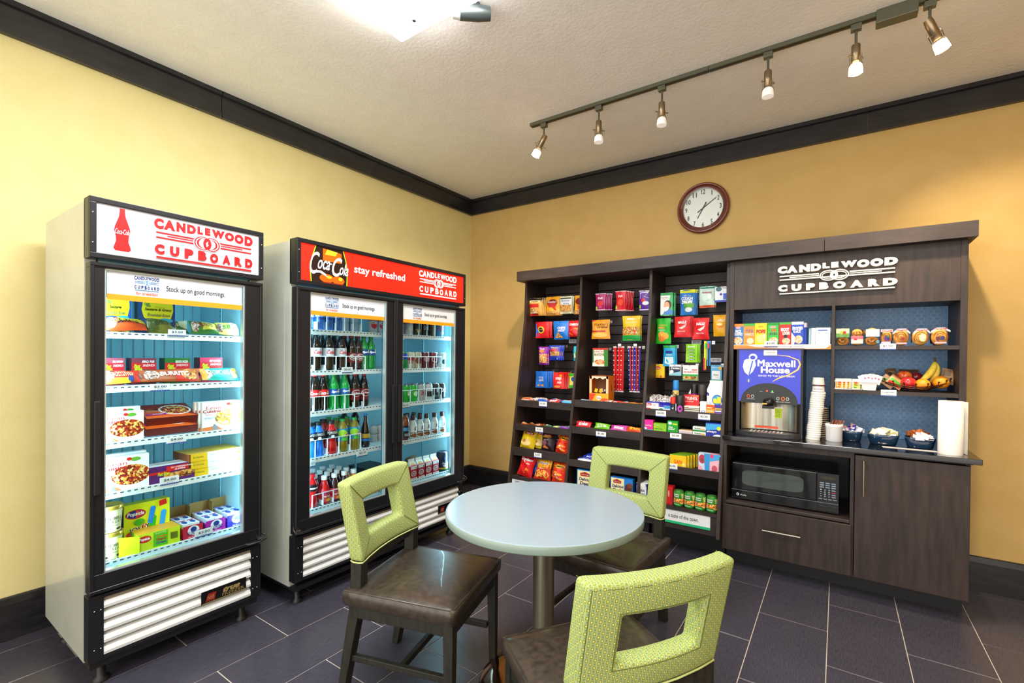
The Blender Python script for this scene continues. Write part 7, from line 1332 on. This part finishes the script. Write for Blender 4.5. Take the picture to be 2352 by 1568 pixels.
# bowls
BG_=glassmat('dark_blue_glass',(.20,.36,.55,1),.3,.08); BGS=mat('1c3a58',.12,0,0,.6,.5)
def bowl_(lab,pos,y,s=1.0):
    x=pos[0]; w_=pos[3]; r=root('square_bowl',(x,y,HC),lab,'bowl','square blue bowls on the countertop'); n=8
    m=MB(); prof=[(.36,.0),(.42,.004),(.50,.05),(.52,.062),(.49,.062),(.46,.05),(.38,.010),(.0001,.008)]
    vs=[];k=28
    for rr,z in prof:
        for i in range(k):
            a=2*PI*i/k; c_,s_=math.cos(a),math.sin(a); q=(abs(c_)**3.2+abs(s_)**3.2)**(-1/3.2); vs.append((x+w_*rr*q*c_,y+w_*.42*rr/.5*q*s_*.95,HC+z))
    m.add(vs,[(j*k+i,j*k+(i+1)%k,(j+1)*k+(i+1)%k,(j+1)*k+i) for j in range(len(prof)-1) for i in range(k)]+[tuple(range(k-1,-1,-1))],BGS,True); put('shell',m,r,world=True); return x,w_
x,w_=bowl_('dark blue glass bowl of pink and blue packets, leftmost of three',(3.354,0.875,0.929,0.109),-.30)
def heap(name,x,y,w_,n,cols,lab,grp,z0=.045,sz=.034,mk=None,cat='packet'):
    for k in range(n):
        c=cols[k%len(cols)]; a=k*2.39996; q=w_*.40*math.sqrt((k+.5)/n); 
        me=mk(c) if mk else box_mesh(name,sz*1.3,sz,.004,c,[('r',.1,.3,.9,.6,'e8e8f0')])
        o=bpy.data.objects.new(name,me); COL.objects.link(o); o.location=(x+q*math.cos(a),y+q*.8*math.sin(a),HC+z0+.028*(1-q/(w_*.42))+.002*k/n); o.rotation_euler=(random.uniform(-1.1,-.2),random.uniform(-.6,.6),random.uniform(-.9,.9)); tag(o,lab[cols.index(c)],cat,grp+' '+lab[cols.index(c)])
heap('sweetener_packet',x,-.30,w_,14,['f0a8b8','e8eef8','2a3a9c','b8c8e8'],['pink sweetener packet in the leftmost blue bowl','white sweetener packet in the leftmost blue bowl','dark blue sweetener packet in the leftmost blue bowl','pale blue sweetener packet in the leftmost blue bowl'],'packets')
x,w_=bowl_('dark blue glass bowl of cream and green tea packets, middle of three',(3.505,0.879,0.938,0.151),-.34)
heap('cream_packet',x,-.34,w_,20,['f0e8d8','d8d0a8','8a8a50','f4f0ec'],['cream creamer packet in the middle blue bowl','tan creamer packet in the middle blue bowl','olive tea packet in the middle blue bowl','white creamer packet in the middle blue bowl'],'packets')
x,w_=bowl_('dark blue glass bowl of coffee pods and napkins, rightmost of three',(3.671,0.881,0.945,0.137),-.36)
def pod(c): 
    return MB().lathe([(.014,0),(.018,.022),(.021,.024),(.0001,.0245)],c,12).data('creamer_cup')
podm=pod('a85a20'); 
heap('creamer_cup',x-.005,-.335,w_*.95,9,['a85a20'],['orange-brown creamer cup in the rightmost blue bowl'],'cups',z0=.052,mk=lambda c:podm,cat='creamer cup')
heap('sugar_stick',x+.01,-.40,w_*.75,10,['f0e8ec','e0d8ec'],['white sugar stick at the front of the rightmost blue bowl','lilac sugar stick at the front of the rightmost blue bowl'],'sticks',z0=.045,sz=.03)
q0=(3.498,-0.370,0.872); q1=(3.713,-0.370,0.872); q2=(3.719,-0.470,0.872)
m=MB(); m.add([(q0[0],-.47,HC+.0008),(q0[0]+.24,-.47,HC+.0008),(q0[0]+.235,-.43,HC+.0008),(q0[0]-.004,-.43,HC+.0008)]+[(q0[0],-.47,HC+.0018),(q0[0]+.24,-.47,HC+.0018),(q0[0]+.235,-.43,HC+.0018),(q0[0]-.004,-.43,HC+.0018)],[(3,2,1,0),(4,5,6,7),(0,1,5,4),(1,2,6,5),(2,3,7,6),(3,0,4,7)],'e8dcdc'); tag(put('paper_strip',m),'long white paper strip lying on the counter before the rightmost bowl','paper strip')
pt_=(3.785,0.889,1.156,0.106); x=pt_[0]; R=pt_[3]/2*.98; TOW=noise_mat('embossed_paper_towel','ece9e4','f4f2ee',nscale=3,rough=.9); 
def towelmat():
    m,nt,b,N,L=nodes('embossed_paper'); tc=N('ShaderNodeTexCoord'); v=N('ShaderNodeTexVoronoi'); v.inputs['Scale'].default_value=26; L(tc.outputs['Object'],v.inputs['Vector'])
    q=N('ShaderNodeMath',operation='SINE'); mu=N('ShaderNodeMath',operation='MULTIPLY'); mu.inputs[1].default_value=42; L(v.outputs['Distance'],mu.inputs[0]); L(mu.outputs[0],q.inputs[0])
    bp=N('ShaderNodeBump'); bp.inputs['Strength'].default_value=.18; bp.inputs['Distance'].default_value=.001; L(q.outputs[0],bp.inputs['Height']); L(bp.outputs[0],b.inputs['Normal']); b.inputs['Base Color'].default_value=lin('efece8'); b.inputs['Roughness'].default_value=.9; return m
TW=towelmat(); r=root('paper_towel_roll',(x,-.525+R,HC),'standing roll of white embossed paper towel at the counter end','paper towel'); zt_=pt_[2]
m=MB(); m.lathe([(R,HC),(R,zt_),(.02,zt_)],TW,40,(x,-.525+R),cap=False); put('roll',m,r,world=True)
m=MB(); m.lathe([(.021,HC),(.021,zt_-.001),(.018,zt_-.001),(.018,HC+.1)],mat('b09878',.8),20,(x,-.525+R),cap=False); put('cardboard_core',m,r,world=True)
m=MB(); e=[(x+R*math.cos(a),-.525+R+R*math.sin(a)) for a in (1.4,1.1,.8)]+[(x+R*1.12,-.525+R*1.5),(x+R*1.30,-.525+R*1.0)]
vs=[]
for i,(a,b) in enumerate(e): vs+=[(a,b,HC+.002),(a,b,zt_-.003)]
vs+=[(a+.001,b-.0012,c) for a,b,c in vs]; k=len(e); m.add(vs,[(2*i,2*i+2,2*i+3,2*i+1) for i in range(k-1)]+[(2*k+2*i+1,2*k+2*i+3,2*k+2*i+2,2*k+2*i) for i in range(k-1)],TW,True); put('loose_sheet',m,r,world=True)
# microwave
X0,X1=(2.996,0.616,0.619,0.590)[0]-(2.996,0.616,0.619,0.590)[3]/2,(2.996,0.616,0.619,0.590)[0]+(2.996,0.616,0.619,0.590)[3]/2; z0=.452; z1=(3.004,0.426,0.686,0.048)[2]; yF=-.49
r=root('microwave_oven',((X0+X1)/2,-.30,.443),'black microwave oven with keypad in the base cabinet niche','microwave'); P=lambda n,m,**k: put(n,m,r,world=True,**k)
GB=mat('08090b',.12,0,0,.5,.4); GB2=mat('0d0f12',.3)
m=MB(); m.box(X0+.004,X1-.004,yF+.03,-.12,z0,z1,GB2); P('case',m,bev=.004)
W_=X1-X0; HH=z1-z0; xk=X0+W_*.815
m=MB(); m.box(X0,xk-.001,yF,yF+.03,z0+HH*.25,z1,GB); D=P('door',m,bev=.006)
wn=[]; 
for i in range(56):
    a=2*PI*i/56; c_,s_=math.cos(a),math.sin(a); q=(abs(c_)**6+abs(s_)**6)**(-1/6); wn.append((X0+W_*.40+W_*.295*q*c_,z0+HH*.615+HH*.22*q*s_))
m=MB(); m.add([(a,yF-.0012,b) for a,b in wn],[tuple(range(56))],mat('3c4642',.15,.0,0,.8,.5)); put('window',m,D,world=True)
m=MB(); m.box(X0,xk-.001,yF-.001,yF+.03,z0,z0+HH*.235,GB); art(m,[('e',.08,.5,.018,.16,'c8d8e8'),('e',.08,.5,.009,.08,'1c2838'),('t','Profile',.15,.48,.075,.2,'c8d0d8',.01,.3)],lambda u,v,o:(X0+u*W_*.81,yF-.001-o,z0+v*HH*.235),W_*.81/(HH*.235)); P('lower_trim',m,bev=.0)
m=MB(); m.box(X0,X1,yF-.0018,yF-.0005,z0+HH*.236,z0+HH*.246,mat('8898a8',.3,.6)); P('trim_line',m)
m=MB(); m.box(xk,X1,yF,yF+.03,z0,z1,GB); KW_=X1-xk
els=[('r',.14,.84,.86,.93,'1c1c10'),('t','88:88',.5,.885,.5,.05,'4a4818',.0)]
for i in range(3):
    for j in range(3): els.append(('r',.12+.27*j,.735-.055*i,.32+.27*j,.765-.055*i,'8a9aac'))
for i in range(4):
    for j in range(3): els.append(('t','%s'%('123456789*0#'[i*3+j]),.18+.19*j,.575-.055*i,.07,.03,'c8d0dc',.01))
    els.append(('r',.68,.56-.055*i,.86,.59-.055*i,'8a9aac' if i!=1 else 'a84858'))
for j in range(4): els.append(('r',.08+.22*j,.33,.25+.22*j,.35,'8a9aac'))
art(m,els,lambda u,v,o:(xk+u*KW_,yF-o,z0+v*HH),KW_/HH,eps=.0001); P('keypad',m)
m=MB(); m.box(xk+.008,X1-.006,yF-.003,yF,z0+HH*.03,z0+HH*.17,GB); P('door_button',m,bev=.002)
for a in (X0+.04,X1-.04):
    for b in (yF+.06,-.16): m=MB(); m.lathe([(.012,.443),(.012,z0)],BLK2,10,(a,b)); P('foot',m)
